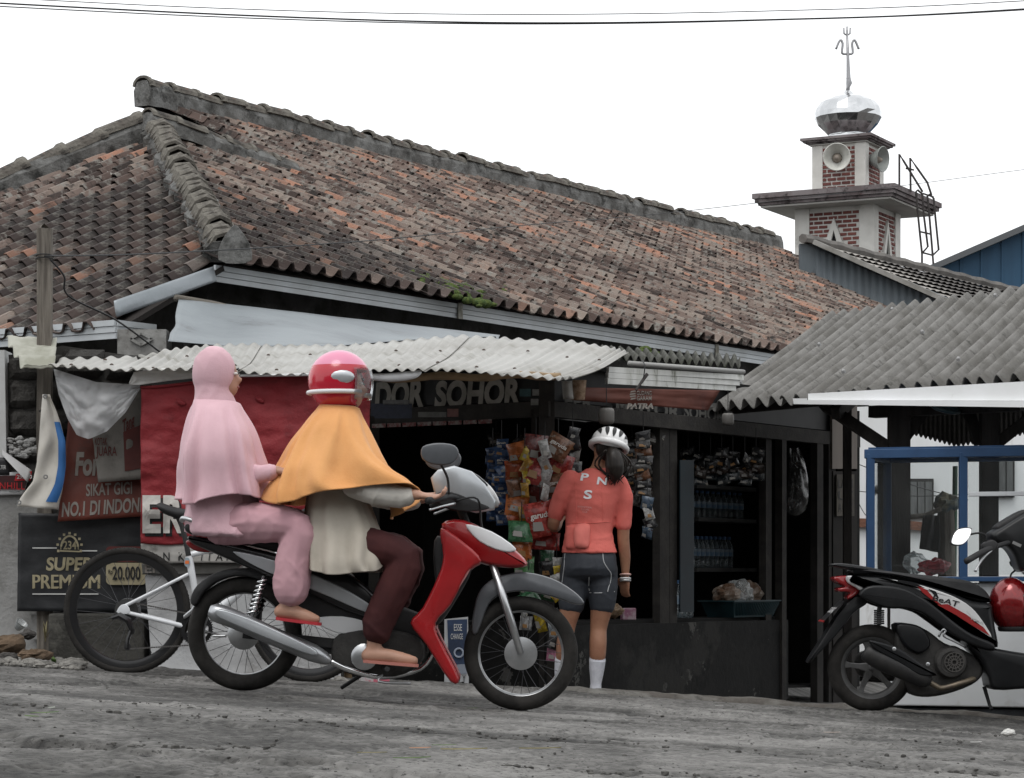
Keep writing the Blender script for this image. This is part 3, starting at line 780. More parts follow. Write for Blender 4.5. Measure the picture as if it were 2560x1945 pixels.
# loudspeakers
hornm = M('horn_white', (.62, .62, .58), (.5, .5, .46), sc=4, rough=.5)
horng = M('horn_grey', (.33, .35, .33), (.25, .26, .25), sc=4, rough=.5)
drk = M('dark_iron', (.05, .043, .042), (.03, .027, .026), sc=6, rough=.7)
def horn(pc, ax, mat, label, r=.26):
    t = thing('loudspeaker', label, 'loudspeaker', pc)
    ax = Vector(ax).normalized(); mb = MB()
    mb.lathe([(r*.97, .0), (r, .012), (r*1.03, 0), (r*1.0, -.02), (r*.72, -.12), (r*.45, -.22), (r*.3, -.32), (r*.22, -.36)], 28, pc, ax)
    mb2 = MB(); mb2.lathe([(r*1.03, .0), (r*.99, .012), (r*.96, 0), (r*.70, -.10), (r*.44, -.18), (r*.3, -.22), (.001, -.23)], 28, pc, ax, cap=False)
    mb2.build('horn_bell', mat, t, smooth=True)
    mb = MB(); mb.lathe([(r*.98, -.012), (r*.72, -.13), (r*.46, -.24), (r*.32, -.34), (r*.30, -.46), (.001, -.47)], 28, pc, ax, cap=False); mb.build('horn_back', mat, t, smooth=True)
    mb = MB(); mb.lathe([(.001, -.02), (.035, -.025), (.05, -.06), (.085, -.15), (.10, -.2), (.06, -.23)], 16, pc+Zv*-.015, ax); mb.build('phase_plug', M('plug_brown', (.22, .19, .16), rough=.6), t, smooth=True)
    mb = MB(); mb.beam(pc-ax*.3-Zv*.02, pc-ax*.62-Zv*.05, .05, .05); mb.build('bracket', drk, t)
pL = on_plane(2092, 392, mp_(0, -h2-.42, 0), mR); horn(pL, (-.15, -1, -.12), hornm, 'white horn loudspeaker facing the street on the upper minaret')
pR = on_plane(2207, 398, mp_(h2+.25, 0, 0), mL); horn(pR, (.82, -.62, -.10), horng, 'grey horn loudspeaker turned sideways on the upper minaret', .245)
# ladder
lad = thing('steel_ladder', 'dark steel ladder hooked over the slab edge of the minaret', 'ladder', P(2330, 650, DM-.4))
Dl = DM-.55
rails = [[(2310, 475), (2305, 655)], [(2337, 480), (2333, 665)]]
mb = MB()
def rl(pts, r=.022, D=Dl):
    mb.tube([P(1660+x/2.4, 50+y/2.4, D) for x, y in pts], r, 6)
def lrail(pts):
    global mb
    mb = MB(); rl(pts); mb.build('ladder_rail', drk, lad)
lrail([(1512, 1030), (1522, 1020), (1550, 1045), (1560, 1180), (1583, 1360), (1548, 1400), (1548, 1460)])
lrail([(1512, 1030), (1520, 1130), (1535, 1280), (1548, 1400)])
lrail([(1580, 1055), (1595, 1045), (1618, 1070), (1630, 1200), (1648, 1378), (1612, 1412), (1616, 1465)])
lrail([(1580, 1055), (1590, 1150), (1602, 1290), (1612, 1412)])
for pts in ([(1412, 1015), (1412, 805), (1440, 850), (1552, 1032)], [(1480, 1030), (1477, 828), (1520, 890), (1580, 975), (1605, 1050)]): lrail(pts)
for pts in ([(1536, 1270), (1602, 1285)], [(1548, 1395), (1614, 1412)], [(1550, 1040), (1618, 1062)], [(1450, 890), (1500, 900)]):
    mb = MB(); rl(pts, .018); mb.build('rung', drk, lad)
# ================================================================== neighbour with corrugated gable and tiled roof
nb = thing('neighbour_house', 'neighbouring building with dark corrugated gable wall and grey tiled roof', 'house', P(2200, 1600, 39))
n0 = P(2022, 611, 38.5)                     # ridge end
gw_m = M('painted_corrugated', (.115, .135, .15), (.085, .098, .108), sc=1.0, rough=.7, stretch=(3, 3, .5), stain=((.05, .055, .06), 3, .58, .75))
mb = MB()
dirW = -Lv                                   # gable wall runs towards the right and nearer
Wg = 7.2; drop = .46
def gab(u, v):
    p = n0+dirW*(u*Wg); zt = n0.z-.02-drop*max(u*Wg-.25, 0)*1.0
    return Vector((p.x, p.y, zt*(1-v)+(-.3)*v))-Rv*(.012*math.sin(u*Wg/.076*2*math.pi/1.6))
mb.grid(gab, 420, 2)
mb.build('gable_wall', gw_m, nb, smooth=True, solid=.01)
mb = MB(); p = n0+dirW*.0
mb.beam(Vector((p.x, p.y, -.2)), Vector((p.x, p.y, n0.z)), .3, .14); mb.build('corner_flashing', gw_m, nb)
nt_m = M('neighbour_tile', (.24, .225, .205), tint=[(0, (.06, .055, .052)), (.35, (.10, .092, .085)), (.7, (.19, .18, .165)), (1, (.32, .30, .275))], stain=((.05, .045, .042), 4, .55, .7), rough=.9)
nrf = MB(); nu = 0
upn = (Lv+Zv*drop).normalized(); nn = Rv.cross(upn); nn = nn if nn.z > 0 else -nn
for r in range(26):                          # tile courses as stepped wavy strips, the lowest first
    w = r*.30
    def course(u, v):
        a = -.15+u*22; p = n0+dirW*w-Zv*(drop*w)+Rv*a
        return p+(-upn)*(v*.36)+nn*(.03+.040*v+.012*math.sin(a/.24*2*math.pi)*(.5+.5*v))
    c0_ = len(nrf.f); nrf.grid(course, 22*28 if r < 3 else 22*14, 1)
    for i in range(c0_, len(nrf.f)):
        k = i-c0_; q = k/(22*(28 if r < 3 else 14))*22
        nrf.tint[i] = min(max(.95-.75*smooth(.8, 3.2, q+.25*r*.2)+.25*nz(q*2, r), 0), 1)
nrf.add([n0+dirW*w-Zv*(drop*w-.005)+Rv*a for a, w in ((-.1, 0), (21.8, 0), (21.8, 8.1), (-.1, 8.1))], [(0,1,2,3)], .15)
ro = nrf.build('roof', nt_m, nb, smooth=True); 
mb = MB(); mb.tube([n0+Rv*(-.2+i*.4)+Zv*(.07+.02*(i % 2)) for i in range(55)], .075, 7); mb.build('ridge', M('neighbour_ridge', (.16, .15, .14), (.1, .095, .09), sc=3, rough=.95), nb)
mb = MB(); mb.beam(n0+dirW*.2-Rv*.22+Zv*.0, n0+dirW*7.4-Rv*.22-Zv*(drop*7.4-.0), .05, .07); mb.build('verge_board', M('verge_grey', (.30, .295, .28), (.2, .195, .18), sc=3, rough=.9), nb)
wl_m = M('neighbour_wall', (.2, .2, .2), rough=.9)
mb = MB(); p = n0-dirW*0-Rv*0
mb.beam(Vector((p.x, p.y, 1.5))+Rv*.1+Lv*.2, Vector((p.x, p.y, 1.5))+Rv*21+Lv*.2, .2, 3.6)
mb.build('rear_wall', wl_m, nb)
# ================================================================== blue building far behind
bl = thing('blue_building', 'blue painted metal shed wall with sloping roof edge beyond the tiled roofs', 'shed', P(2500, 1500, 60))
blm = M('blue_metal', (.026, .075, .135), (.021, .06, .11), sc=.6, rough=.6, stretch=(4, 4, .4))
mb = MB(); Db = 60
poly = [(2335, 674), (2760, 490), (2760, 1500), (2335, 1500)]
mb.prism(poly, lambda a, b, w: P(a, b, Db)+Vector((w*.5, w, 0)), 0, 10); mb.build('wall', blm, bl)
mb = MB(); mb.beam(P(2318, 680, Db-.2)+Vector((0, 0, .05)), P(2780, 480, Db-.2)+Vector((0, 0, .05)), .4, .14, up=(0, 0, 1)); mb.build('roof_edge', M('shed_roof', (.09, .095, .10), rough=.5), bl)
for k in range(8):
    mb = MB(); x = 2350+k*52; mb.beam(P(x, 668-(x-2335)*.433, Db-.02), P(x, 1500, Db-.02), .05, .03, up=(0, 1, 0)); mb.build('wall_rib', blm, bl)
# ================================================================== cables
cab = M('cable_black', (.015, .015, .016), rough=.6)
def cable(name, pts, r, label, group=None):
    mb = MB(); mb.tube(spline(pts, 10), r, 6); tag(mb.build(name, cab, smooth=True), label, 'cable', group)
cable('overhead_cable', [P(-1200, -60, 12.0), P(0, 8, 12.0), P(700, 42, 12.0), P(1280, 57, 12.0), P(1900, 50, 12.0), P(2560, 24, 12.0), P(3700, -60, 12.0)], .0042, 'lowest and thickest overhead cable sagging across the white sky')
cable('overhead_cable', [P(-1200, -50, 12.4), P(0, 16, 12.4), P(700, 48, 12.4), P(1280, 60, 12.4), P(1900, 51, 12.4), P(2560, 22, 12.4), P(3700, -64, 12.4)], .003, 'thin overhead cable running just behind the thickest one')
cable('overhead_cable', [P(-1200, -80, 11.6), P(0, -6, 11.6), P(700, 26, 11.6), P(1280, 36, 11.6), P(1900, 28, 11.6), P(2560, 2, 11.6), P(3700, -80, 11.6)], .0022, 'topmost thin overhead cable crossing the white sky')
cable('service_wire', [P(112, 640, 14.42), P(420, 632, 17), P(930, 601, 22), P(1300, 564, 28), P(1700, 529, 36), P(2240, 466, 44), P(2560, 424, 45), P(3000, 370, 46)], .0055, 'long thin wire from the wooden post past the minaret')
# ================================================================== asbestos roofed stall on the right
sE = Vector((.55, -.835, 0)).normalized(); sU = Vector((.835, .55, 0)).normalized()
S0 = P(1760, 1019, 17.8)
stall = thing('street_stall', 'open stall with grey corrugated asbestos roof on dark timber posts', 'stall', (S0.x+1.5, S0.y-1, -.4))
tb_m = M('dark_timber', (.028, .025, .023), (.016, .014, .013), sc=4, rough=.85, stretch=(3, 3, .4), bump=.006, bsc=20)
# slope: the top edge runs up and back
sEnd = P(2073, 791, 20.6); upS = (sEnd-S0)
SL = 4.2
def roofpt(s, t, base=S0):
    return S0+sE*s+upS*t
edges = [-.02, .92, 1.86, 2.80, 3.74, 4.7]
nS = sE.cross(upS).normalized(); nS = nS if nS.z > 0 else -nS
for i in range(5):
    mb = MB(); a, b = edges[i]-.03*(i > 0), edges[i+1]
    mb.grid(lambda u, v: roofpt(a+(b-a)*u, (-.02 if i % 2 else 0)+v*1.01+.004*nz(u*3, i))+nS*(.040*math.sin((a+(b-a)*u)/.147*2*math.pi)+.008*(i % 2)-.02*math.sin(v*3.14)), int((b-a)/.147*10), 10)
    o = mb.build('roof_sheet', asb_m, stall, smooth=True, solid=.007)
for i in range(12):
    mb = MB(); p = roofpt(.15+.38*i, .18+.36*(i % 3)); mb.lathe([(.016, .0), (.014, .02), (.006, .03)], 6, p+nS*.03, nS)
    mb.build('roof_bolt', M('zinc_bolt', (.3, .3, .3), rough=.5, metal=.6), stall)
for t in (.06, .5, .95):
    mb = MB(); mb.beam(roofpt(.05, t)-nS*.07, roofpt(4.6, t)-nS*.07, .06, .07); mb.build('purlin', tb_m, stall)
for s_ in (1.35, 2.9, 4.5):
    mb = MB(); mb.beam(roofpt(s_, .02)-nS*.14, roofpt(s_, .98)-nS*.14, .06, .08); mb.build('rafter', tb_m, stall)
# white fascia on the eave
wf_m = M('white_gutter', (.80, .81, .82), (.74, .75, .75), sc=1.5, rough=.35, stain=((.5, .5, .47), 4, .66, .8))
a_, b_ = on_plane(1985, 985, S0-sU*.10, sU), on_plane(2640, 968, S0-sU*.10, sU)
fa_ = [(2020, 984, 1998, 997), (2640, 952, 2640, 972)]
mb = MB()
def gut(pts, w0, w1):
    mb.prism(pts, lambda a, b, w: on_plane(a, b, S0-sU*(.10+w), sU), w0, w1)
gut([(2020, 984), (2960, 931), (2960, 1003), (2020, 1000)], 0, .05)
ob = mb.build('white_fascia', wf_m, stall)
mb = MB(); gut([(1982, 996), (2018, 996), (2018, 1000), (2960, 1004), (2960, 1024), (1984, 1010)], -.02, .09); mb.build('white_gutter', wf_m, stall)
# posts and braces
def post(px, D, ptop, w=.13, name='post'):
    mb = MB(); p = P(px, ptop, D); mb.beam(Vector((p.x, p.y, gbase(p.x, D)-.05)), p, w, w, up=(0, 1, 0)); return mb.build(name, tb_m, stall)
post(2247, 16.6, 965, .135); post(2472, 16.4, 955, .11)
post(2118, 18.6, 960, .06, 'rear_post')
for a, b, w in (((2060, 1012, 17.0), (2225, 1122, 16.62), .075), ((2262, 1095, 16.62), (2330, 1000, 16.6), .07), ((2410, 1000, 16.5), (2450, 1110, 16.45), .07), ((2485, 1115, 16.45), (2580, 1040, 16.4), .07), ((2180, 1030, 16.8), (2560, 1012, 15.9), .08)):
    mb = MB(); mb.beam(P(*a), P(*b), w, w, up=(0, 1, 0)); mb.build('brace', tb_m, stall)
# lower rear sheet seen from below
mb = MB()
q = [P(2275, 1080, 18.2), P(2400, 1112, 18.2), P(2600, 1075, 18.2), P(2600, 1000, 17.2), P(2275, 1015, 17.2)]
mb.grid(lambda u, v: (P(2270+330*u, 1080+(34 if u < .37 else 34-60*(u-.37))*min(u/.37, 1), 18.4).lerp(P(2270+330*u, 985, 16.9), v))+Zv*.012*math.sin(u*2*math.pi*28), 28*8, 4)
mb.build('rear_sheet', tb_m, stall, solid=.006)
# round dark lamp ring under the roof
mb = MB(); mb.torus(P(2365, 1022, 16.2), .085, .014, 28, 8, axis=(.2, -.3, 1)); mb.build('hanging_ring', M('teal_dark', (.03, .05, .055), rough=.4), stall, smooth=True)
# ================================================================== glazed food cart
blue = M('cart_blue', (.030, .075, .165), (.024, .058, .13), sc=3, rough=.45, stain=[((.10, .10, .10), 7, .66, .74)])
cwh = M('cart_white', (.66, .68, .70), (.58, .60, .61), sc=2, rough=.5, stain=((.40, .40, .38), 3, .6, .78))
gpane = glass('cart_glass', (.94, .96, .96), amt=.035, film=(.45, .46, .45))
cA = P(2176, HOR, 15.75)
cX = Vector((.90, -.30, 0)).normalized(); cYv = Vector((.30, .90, 0)).normalized()
cart = thing('food_cart', 'blue framed glass food cart with white base behind the parked scooter', 'cart', (cA.x, cA.y, gbase(cA.x, 15.7)))
zt_ = CAMZ+(HOR-1143)/FPX*15.75; zb_ = CAMZ+(HOR-1443)/FPX*15.75; zg = gbase(2.4, 15.7)
def cp(a, b, z): return Vector((cA.x, cA.y, 0))+cX*a+cYv*b+Zv*z
CW, CD = 1.75, .62
def cbeam(p, q, w, h, nm='frame_bar', m=blue, par=None):
    mb = MB(); mb.beam(p, q, w, h); return mb.build(nm, m, par or cart, bevel=.004)
for a in (0, .585, 1.17, CW):
    cbeam(cp(a, 0, zb_), cp(a, 0, zt_+.02), .050, .055)
for a in (0, CW):
    cbeam(cp(a, CD, zb_), cp(a, CD, zt_), .05, .05)
for b in (0, CD):
    cbeam(cp(-.035, b, zt_+.02), cp(CW+.035, b, zt_+.02), .055, .058)
    cbeam(cp(-.035, b, zb_-.012), cp(CW+.035, b, zb_-.012), .06, .03)
for a in (0, CW):
    cbeam(cp(a, .03, zt_+.02), cp(a, CD-.03, zt_+.02), .05, .06); cbeam(cp(a, .03, zb_-.012), cp(a, CD-.03, zb_-.012), .05, .03)
cbeam(cp(.62, -.005, zb_+.52), cp(CW-.03, -.005, zb_+.52), .03, .028, 'shelf_edge', cwh)
mb = MB(); mb.box(cp(CW/2, CD/2, zt_+.055), (CW+.02, CD+.04, .012), Matrix((cX, cYv, Zv)).transposed()); mb.build('cart_roof', blue, cart)
for a0, a1 in ((.03, .553), (.617, 1.138), (1.202, CW-.03)):
    mb = MB(); mb.box(cp((a0+a1)/2, -.002, (zb_+zt_)/2), (a1-a0, .005, zt_-zb_-.03), Matrix((cX, cYv, Zv)).transposed()); mb.build('pane', gpane, cart)
for a in (0, CW):
    mb = MB(); mb.box(cp(a, CD/2, (zb_+zt_)/2), (.005, CD-.06, zt_-zb_-.03), Matrix((cX, cYv, Zv)).transposed()); mb.build('pane', gpane, cart)
mb = MB(); mb.box(cp(CW/2+.05, CD/2+.02, (zb_+zg+.13)/2-.02), (CW-.14, CD-.02, zb_-zg-.16), Matrix((cX, cYv, Zv)).transposed()); mb.build('cart_body', cwh, cart, bevel=.008)
mb = MB(); mb.box(cp(CW/2+.05, CD/2+.02, zg+.06), (CW-.16, CD-.06, .1), Matrix((cX, cYv, Zv)).transposed()); mb.build('cart_plinth', M('plinth_dark', (.04, .045, .05), (.02, .02, .022), sc=5, rough=.8), cart)
mb = MB(); mb.box(cp(CW/2, CD/2, zb_-.005), (CW-.02, CD-.02, .02), Matrix((cX, cYv, Zv)).transposed()); mb.build('counter', cwh, cart)
# crumpled red and clear plastic lying in the cart
def crumple(name, c, r, m, label, cat, seed, sq=.5):
    mb = MB(); mb.ell((0,0,0), r, r*.8, r*sq, 18, 12)
    for v in mb.v: v += v.normalized()*r*(.28*nz(v.x*2.2/r, v.y*2.2/r, v.z*2.2/r+seed)+.16*nz(v.x*6/r, v.y*6/r, v.z*6/r+seed)); v += Vector(c)
    zmin = min(v.z for v in mb.v); 
    for v in mb.v: v.z += c[2]-zmin
    return tag(mb.build(name, m, smooth=False), label, cat)
redpl = M('red_plastic', (.30, .02, .03), (.16, .012, .02), sc=6, rough=.4)
clr = glass('clear_plastic', (.93, .95, .95), rough=.15, amt=.35, film=(.6, .62, .62))
crumple('plastic_bag', cp(.36, .30, zb_+.006), .10, redpl, 'crumpled red plastic bag inside the glass food cart', 'bag', 2)
crumple('plastic_bag', cp(.22, .40, zb_+.006), .08, clr, 'crumpled clear plastic bag inside the glass food cart', 'bag', 5, .9)
# ================================================================== white building behind the stall
wb = thing('white_house', 'white plastered house wall with soot stains behind the stall', 'house', P(2350, 1700, 24))
wm = M('white_plaster', (.76, .77, .78), (.68, .69, .69), sc=.8, rough=.9, stretch=(2, 2, .6), stain=[((.40, .39, .36), 2.0, .60, .78)])
DW = 24.0
mb = MB(); mb.prism([(2135, 900), (2780, 900), (2780, 1690), (2135, 1690)], lambda a, b, w: P(a, b, DW)+Vector((0, w, 0)), 0, 3.0); mb.build('wall', wm, wb)
sh = M('grey_shutter', (.12, .125, .125), (.08, .082, .082), sc=3, rough=.8, stretch=(6, 1, 1)); so = M('soot', (.035, .034, .033), rough=.95)
for (x0, y0, x1, y1) in ((2184, 1210, 2228, 1290), (2272, 1205, 2328, 1292), (2475, 1150, 2530, 1240)):
    mb = MB(); mb.prism([(x0-4, y0-8), (x1+4, y0-8), (x1+4, y1+4), (x0-4, y1+4)], lambda a, b, w: P(a, b, DW)+Vector((0, w, 0)), -.05, .01); wn_ = mb.build('window', so, wb)
    k = 3
    for i in range(k):
        xa = x0+(x1-x0)*i/k+1.5; xb = x0+(x1-x0)*(i+1)/k-1.5
        mb = MB(); mb.prism([(xa, y0), (xb, y0), (xb, y1), (xa, y1)], lambda a, b, w: P(a, b, DW)+Vector((0, w, 0)), -.07, -.04); mb.build('shutter', sh, wn_)
bricky = M('bare_brick', (.20, .09, .06), (.13, .07, .05), sc=12, rough=.95, bump=.01)
mb = MB(); mb.prism([(2140, 1296), (2235, 1298), (2340, 1310), (2345, 1330), (2240, 1322), (2140, 1318)], lambda a, b, w: P(a, b, DW)+Vector((0, w, 0)), -.06, .01); mb.build('brick_band', bricky, wb)
# laundry line, stump and cloth in the yard
wood = M('grey_wood', (.17, .155, .135), (.09, .08, .07), sc=5, rough=.9, stretch=(4, 4, .5), bump=.01, bsc=24)
mb = MB(); p = P(2365, 1268, 19); mb.tube([Vector((p.x, 19, -.4)), Vector((p.x+.01, 19, .5)), p], [.075, .07, .066], 9); tag(mb.build('wooden_stump', wood), 'stout weathered stump with a rag tied round its top', 'stump')
mb = MB(); p2 = P(2388, 1230, 19.2); mb.tube([Vector((p2.x-.02, 19.2, -.4)), p2+Zv*.2], .02, 8); tag(mb.build('green_pole', M('green_paint', (.05, .11, .07), (.03, .06, .04), sc=5, rough=.6)), 'slim green pole standing behind the stump', 'pole')
crumple('rag', P(2366, 1272, 19)-Zv*.05, .10, M('dirty_rag', (.16, .15, .11), (.06, .09, .11), sc=9, rough=.95), 'knotted rag draped over the wooden stump', 'rag', 8, .8)
mb = MB(); a, b = P(2276, 1292, 18.9), P(2352, 1272, 18.93); mb.tube([a, a.lerp(b, .5)-Zv*.02, b], .02, 7); tag(mb.build('cross_rail', wood), 'short wooden rail fixed to the stump', 'rail')
mb = MB()
cl = M('black_cloth', (.018, .018, .02), (.03, .03, .032), sc=6, rough=.9)
mb.grid(lambda u, v: P(2308-8*v+(40+8*v)*u, 1288+(84+10*u)*v, 18.85)+Vector((0, .03*math.sin(u*9+v*2)+.02*nz(u*3, v*3), 0)), 14, 12)
tag(mb.build('hanging_cloth', cl, smooth=True, solid=.004), 'black cloth hanging from the wooden rail behind the cart', 'cloth')
for i, (a, b, lab) in enumerate((((2145, 1160, 23), (2420, 1250, 19.2), 'upper washing line tied to the green pole'), ((2145, 1228, 23), (2420, 1236, 19.2), 'lower washing line tied to the green pole'), ((2145, 1255, 22), (2180, 1300, 21), 'short slack cord on the white house wall'))):
    cable('cord', [P(*a), P((a[0]+b[0])/2, (a[1]+b[1])/2+8, (a[2]+b[2])/2), P(*b)], .004, lab)
# ================================================================== boundary wall and wooden post on the left
DL = 14.78
bw = thing('block_wall', 'rough dark block wall with plastered base at the roadside', 'wall', P(150, 1690, DL))
plas = M('grey_plaster', (.33, .33, .325), (.23, .228, .22), sc=2.2, rough=.95, bump=.008, bsc=30, stain=[((.13, .128, .12), 2.4, .54, .70), ((.42, .42, .41), 5, .62, .74)])
blk = M('dark_block', (.075, .072, .067), (.035, .033, .031), sc=6, rough=1, bump=.03, bsc=24, obrand=[(0, (.05, .048, .045)), (1, (.10, .095, .088))], stain=((.16, .155, .145), 9, .62, .72))
mb = MB(); pf = lambda a, b, w: P(a, b, DL)+Vector((0, w, 0))
mb.prism([(-260, 1232), (420, 1232), (420, 1720), (-260, 1720)], pf, 0, .2); mb.build('plaster_base', plas, bw)
mb = MB(); mb.prism([(-260, 880), (14, 876), (18, 1128), (15, 1231), (-260, 1231)], pf, -.03, .2); mb.build('plaster_pier', M('white_pier', (.52, .53, .53), (.42, .42, .41), sc=3, rough=.9, stain=((.2, .2, .19), 4, .6, .75)), bw)
rb = random.Random(5)
mb = MB(); mb.prism([(15, 905), (150, 862), (345, 890), (345, 1232), (15, 1232)], pf, .05, .2); mb.build('mortar_core', M('mortar_core', (.045, .043, .04), rough=1), bw)
def ztop(px): return 905+(862-905)*(px-15)/135 if px < 150 else 862+(890-862)*(px-150)/195
y = 1230; row = 0
while y > 870:
    h = 66+rb.random()*14; x = 16-rb.random()*60*(row % 2); 
    while x < 345:
        w = 92+rb.random()*60; x0, x1 = max(x, 16)+2, min(x+w, 345)-2
        yt = max(y-h+3, ztop((x0+x1)/2)+2)
        if x1-x0 > 14 and y-yt > 10:
            mb = MB(); n = 4
            mb.grid(lambda u, v: P(x0+(x1-x0)*u, y+(yt-y)*v, DL)+Vector((0, .05-.055*(min(u, 1-u, v, 1-v) > .01)+.02*nz(x0+u*3, y+v*3)-.012*rb.random(), 0)), 6, 4)
            mb.build('block', blk, bw)
        x += w
    y -= h; row += 1
# broken plaster lumps at the top of the plaster base
mb = MB()
for k in range(60):
    b = stone_mesh(k*2.1, .010+.022*rb.random()**2, 7, 5); p = P(22+rb.random()*75, 1095+rb.random()*45, DL-.01); mb.add([v+p for v in b.v], b.f)
mb.build('plaster_lumps', plas, bw)
mb = MB(); mb.prism([(84, 1535), (118, 1535), (120, 1600), (84, 1596)], pf, -.08, 0); mb.build('pier_stub', plas, bw)
pw = M('post_wood', (.20, .18, .155), (.10, .088, .075), sc=6, rough=.9, stretch=(5, 5, .35), bump=.008, bsc=30, stain=((.05, .045, .04), 4, .58, .7))
mb = MB(); p = P(112, 572, 14.71)
bot = Vector((p.x, 14.71, gbase(p.x, 14.71)-.05))
mb.loft([[Vector((p.x+dx*.042+.006*nz(z*3, dx), 14.71+dy*.03, z)) for dx, dy in ((-1,-1),(1,-1),(1,1),(-1,1))] for z in np.linspace(bot.z, p.z, 10)])
mb.add([p+Vector((-.03, -.02, 0)), p+Vector((.0, -.02, .03)), p+Vector((.03, .02, .0)), p+Vector((-.03, .02, .02))], [(0,1,2,3)])
wpost = tag(mb.build('wooden_post', pw), 'tall weathered square post rising in front of the tiled roof', 'post')
mb = MB(); mb.beam(P(97, 575, 14.76), P(99, 770, 14.76), .014, .02, up=(0, 1, 0)); mb.build('split_batten', pw, wpost)
for py in (640, 648):
    mb = MB(); mb.torus(P(112, py, 14.71), .052, .004, 16, 5, axis=(0, .1, 1)); mb.build('wire_tie', cab, wpost)
cable('drop_wire', [P(125, 648, 14.56), P(160, 690, 14.6), P(172, 740, 14.7), P(290, 800, 15.2), P(400, 880, 16.2)], .006, 'thin wire dropping from the wooden post to the awning')
# ================================================================== banners
def cloth(name, corners, mats, label, cat, amp=.012, fq=6, nu=24, nvv=24, solid=.003, seed=0, tr=None, group=None, sag=0):
    """corners (px,py,D): top-left, top-right, bottom-right, bottom-left"""
    (ax, ay, ad), (bx, by, bd), (cx, cy, cd), (dx, dy, dd) = corners
    def Dof(px, py):
        u = min(max((px-min(ax, dx))/(max(bx, cx)-min(ax, dx)), 0), 1); v = min(max((py-min(ay, by))/(max(cy, dy)-min(ay, by)), 0), 1)
        D = (ad*(1-u)+bd*u)*(1-v)+(dd*(1-u)+cd*u)*v
        return D-amp*(nz(u*fq+seed, v*fq*.8, seed)+.5*nz(u*fq*2.3, v*fq*2.7+seed, 3))
    def fn(u, v):
        px = (ax*(1-u)+bx*u)*(1-v)+(dx*(1-u)+cx*u)*v; py = (ay*(1-u)+by*u)*(1-v)+(dy*(1-u)+cy*u)*v
        py += sag*math.sin(u*math.pi)*(1-v); px += 1.5*nz(v*7, seed+2)
        return P(px, py, Dof(px, py))
    mb = MB(); mb.grid(fn, nu, nvv)
    o = tag(mb.build(name, mats, smooth=True, solid=solid), label, cat, group)
    return o, (lambda px, py: Dof(px, py)-.006)
# black cigarette banner
blackb = M('black_banner', (.016, .017, .019), (.024, .025, .027), sc=5, rough=.45, bump=.004, bsc=9)
gold = M('gold_print', (.33, .29, .19), (.25, .22, .14), sc=6, rough=.6); whp = M('white_print', (.55, .55, .54), (.44, .44, .43), sc=8, rough=.6)
o, Df = cloth('black_banner', ((46, 1282, 14.62), (420, 1290, 14.60), (420, 1530, 14.60), (43, 1528, 14.62)), blackb, 'black advertising banner with gold and white lettering behind the bicycle wheel', 'banner', .01, 4, 40, 24, seed=3)
letter('SUPER', pbox(115, 1393, 232, 1427, Df), gold, o, bold=.035, shear=.1, cuts=1)
letter('PREMIUM', pbox(81, 1437, 248, 1472, Df), gold, o, cuts=1); letter('PREMIUM', pbox(83.5, 1437, 250.5, 1471, lambda x, y: Df(x, y)+.001), gold, o, cuts=1)
letter('234', pbox(158, 1352, 191, 1374, Df), gold, o, bold=.02)
letter('20.000', pbox(281, 1416, 351, 1450, 14.570), M('black_print', (.012, .012, .012), rough=.6), o, name='price', bold=.02)
letter('Rp', pbox(271, 1424, 282, 1438, 14.570), MATS['black_print'], o, name='price', bold=.01)
# price tag behind the digits, rules and the rayed emblem
def plate(pts, m, par, name, D, off=.0):
    mb = MB(); mb.add([P(x, y, (D(x, y) if callable(D) else D)-off) for x, y in pts], [tuple(range(len(pts)))]); return mb.build(name, m, par)
def rr_(x0, y0, x1, y1, r, n=5):
    out = []
    for cx, cy, a0 in ((x1-r, y0+r, -90), (x1-r, y1-r, 0), (x0+r, y1-r, 90), (x0+r, y0+r, 180)):
        for k in range(n+1):
            a = R_(a0+90*k/n); out.append((cx+r*math.cos(a), cy+r*math.sin(a)))
    return out
plate(rr_(265, 1407, 366, 1462, 12), gold, o, 'price_plate', 14.577)
plate(rr_(265, 1366, 366, 1405, 10), M('maroon_print', (.09, .02, .018), rough=.6), o, 'price_plate', 14.577)
for x0, x1, y in ((81, 142, 1370), (203, 243, 1377), (81, 246, 1485)):
    plate([(x0, y-1.5), (x1, y-1.5), (x1, y+1.5), (x0, y+1.5)], whp, o, 'rule', lambda x, yy: Df(x, yy))
mb = MB()
for k in range(9):
    a = R_(200-k*27.5); mb.box(P(174+30*math.cos(a), 1366-33*math.sin(a), 14.58), (.014, .004, .014))
for k in range(14):
    a0, a1 = R_(180-k*180/14), R_(180-(k+1)*180/14)
    mb.beam(P(174+22*math.cos(a0), 1374-34*math.sin(a0), 14.58), P(174+22*math.cos(a1), 1374-34*math.sin(a1), 14.58), .003, .011, up=(0, 0, 1))
mb.beam(P(150, 1377, 14.58), P(199, 1379, 14.58), .003, .008)
mb.build('rayed_emblem', gold, o)
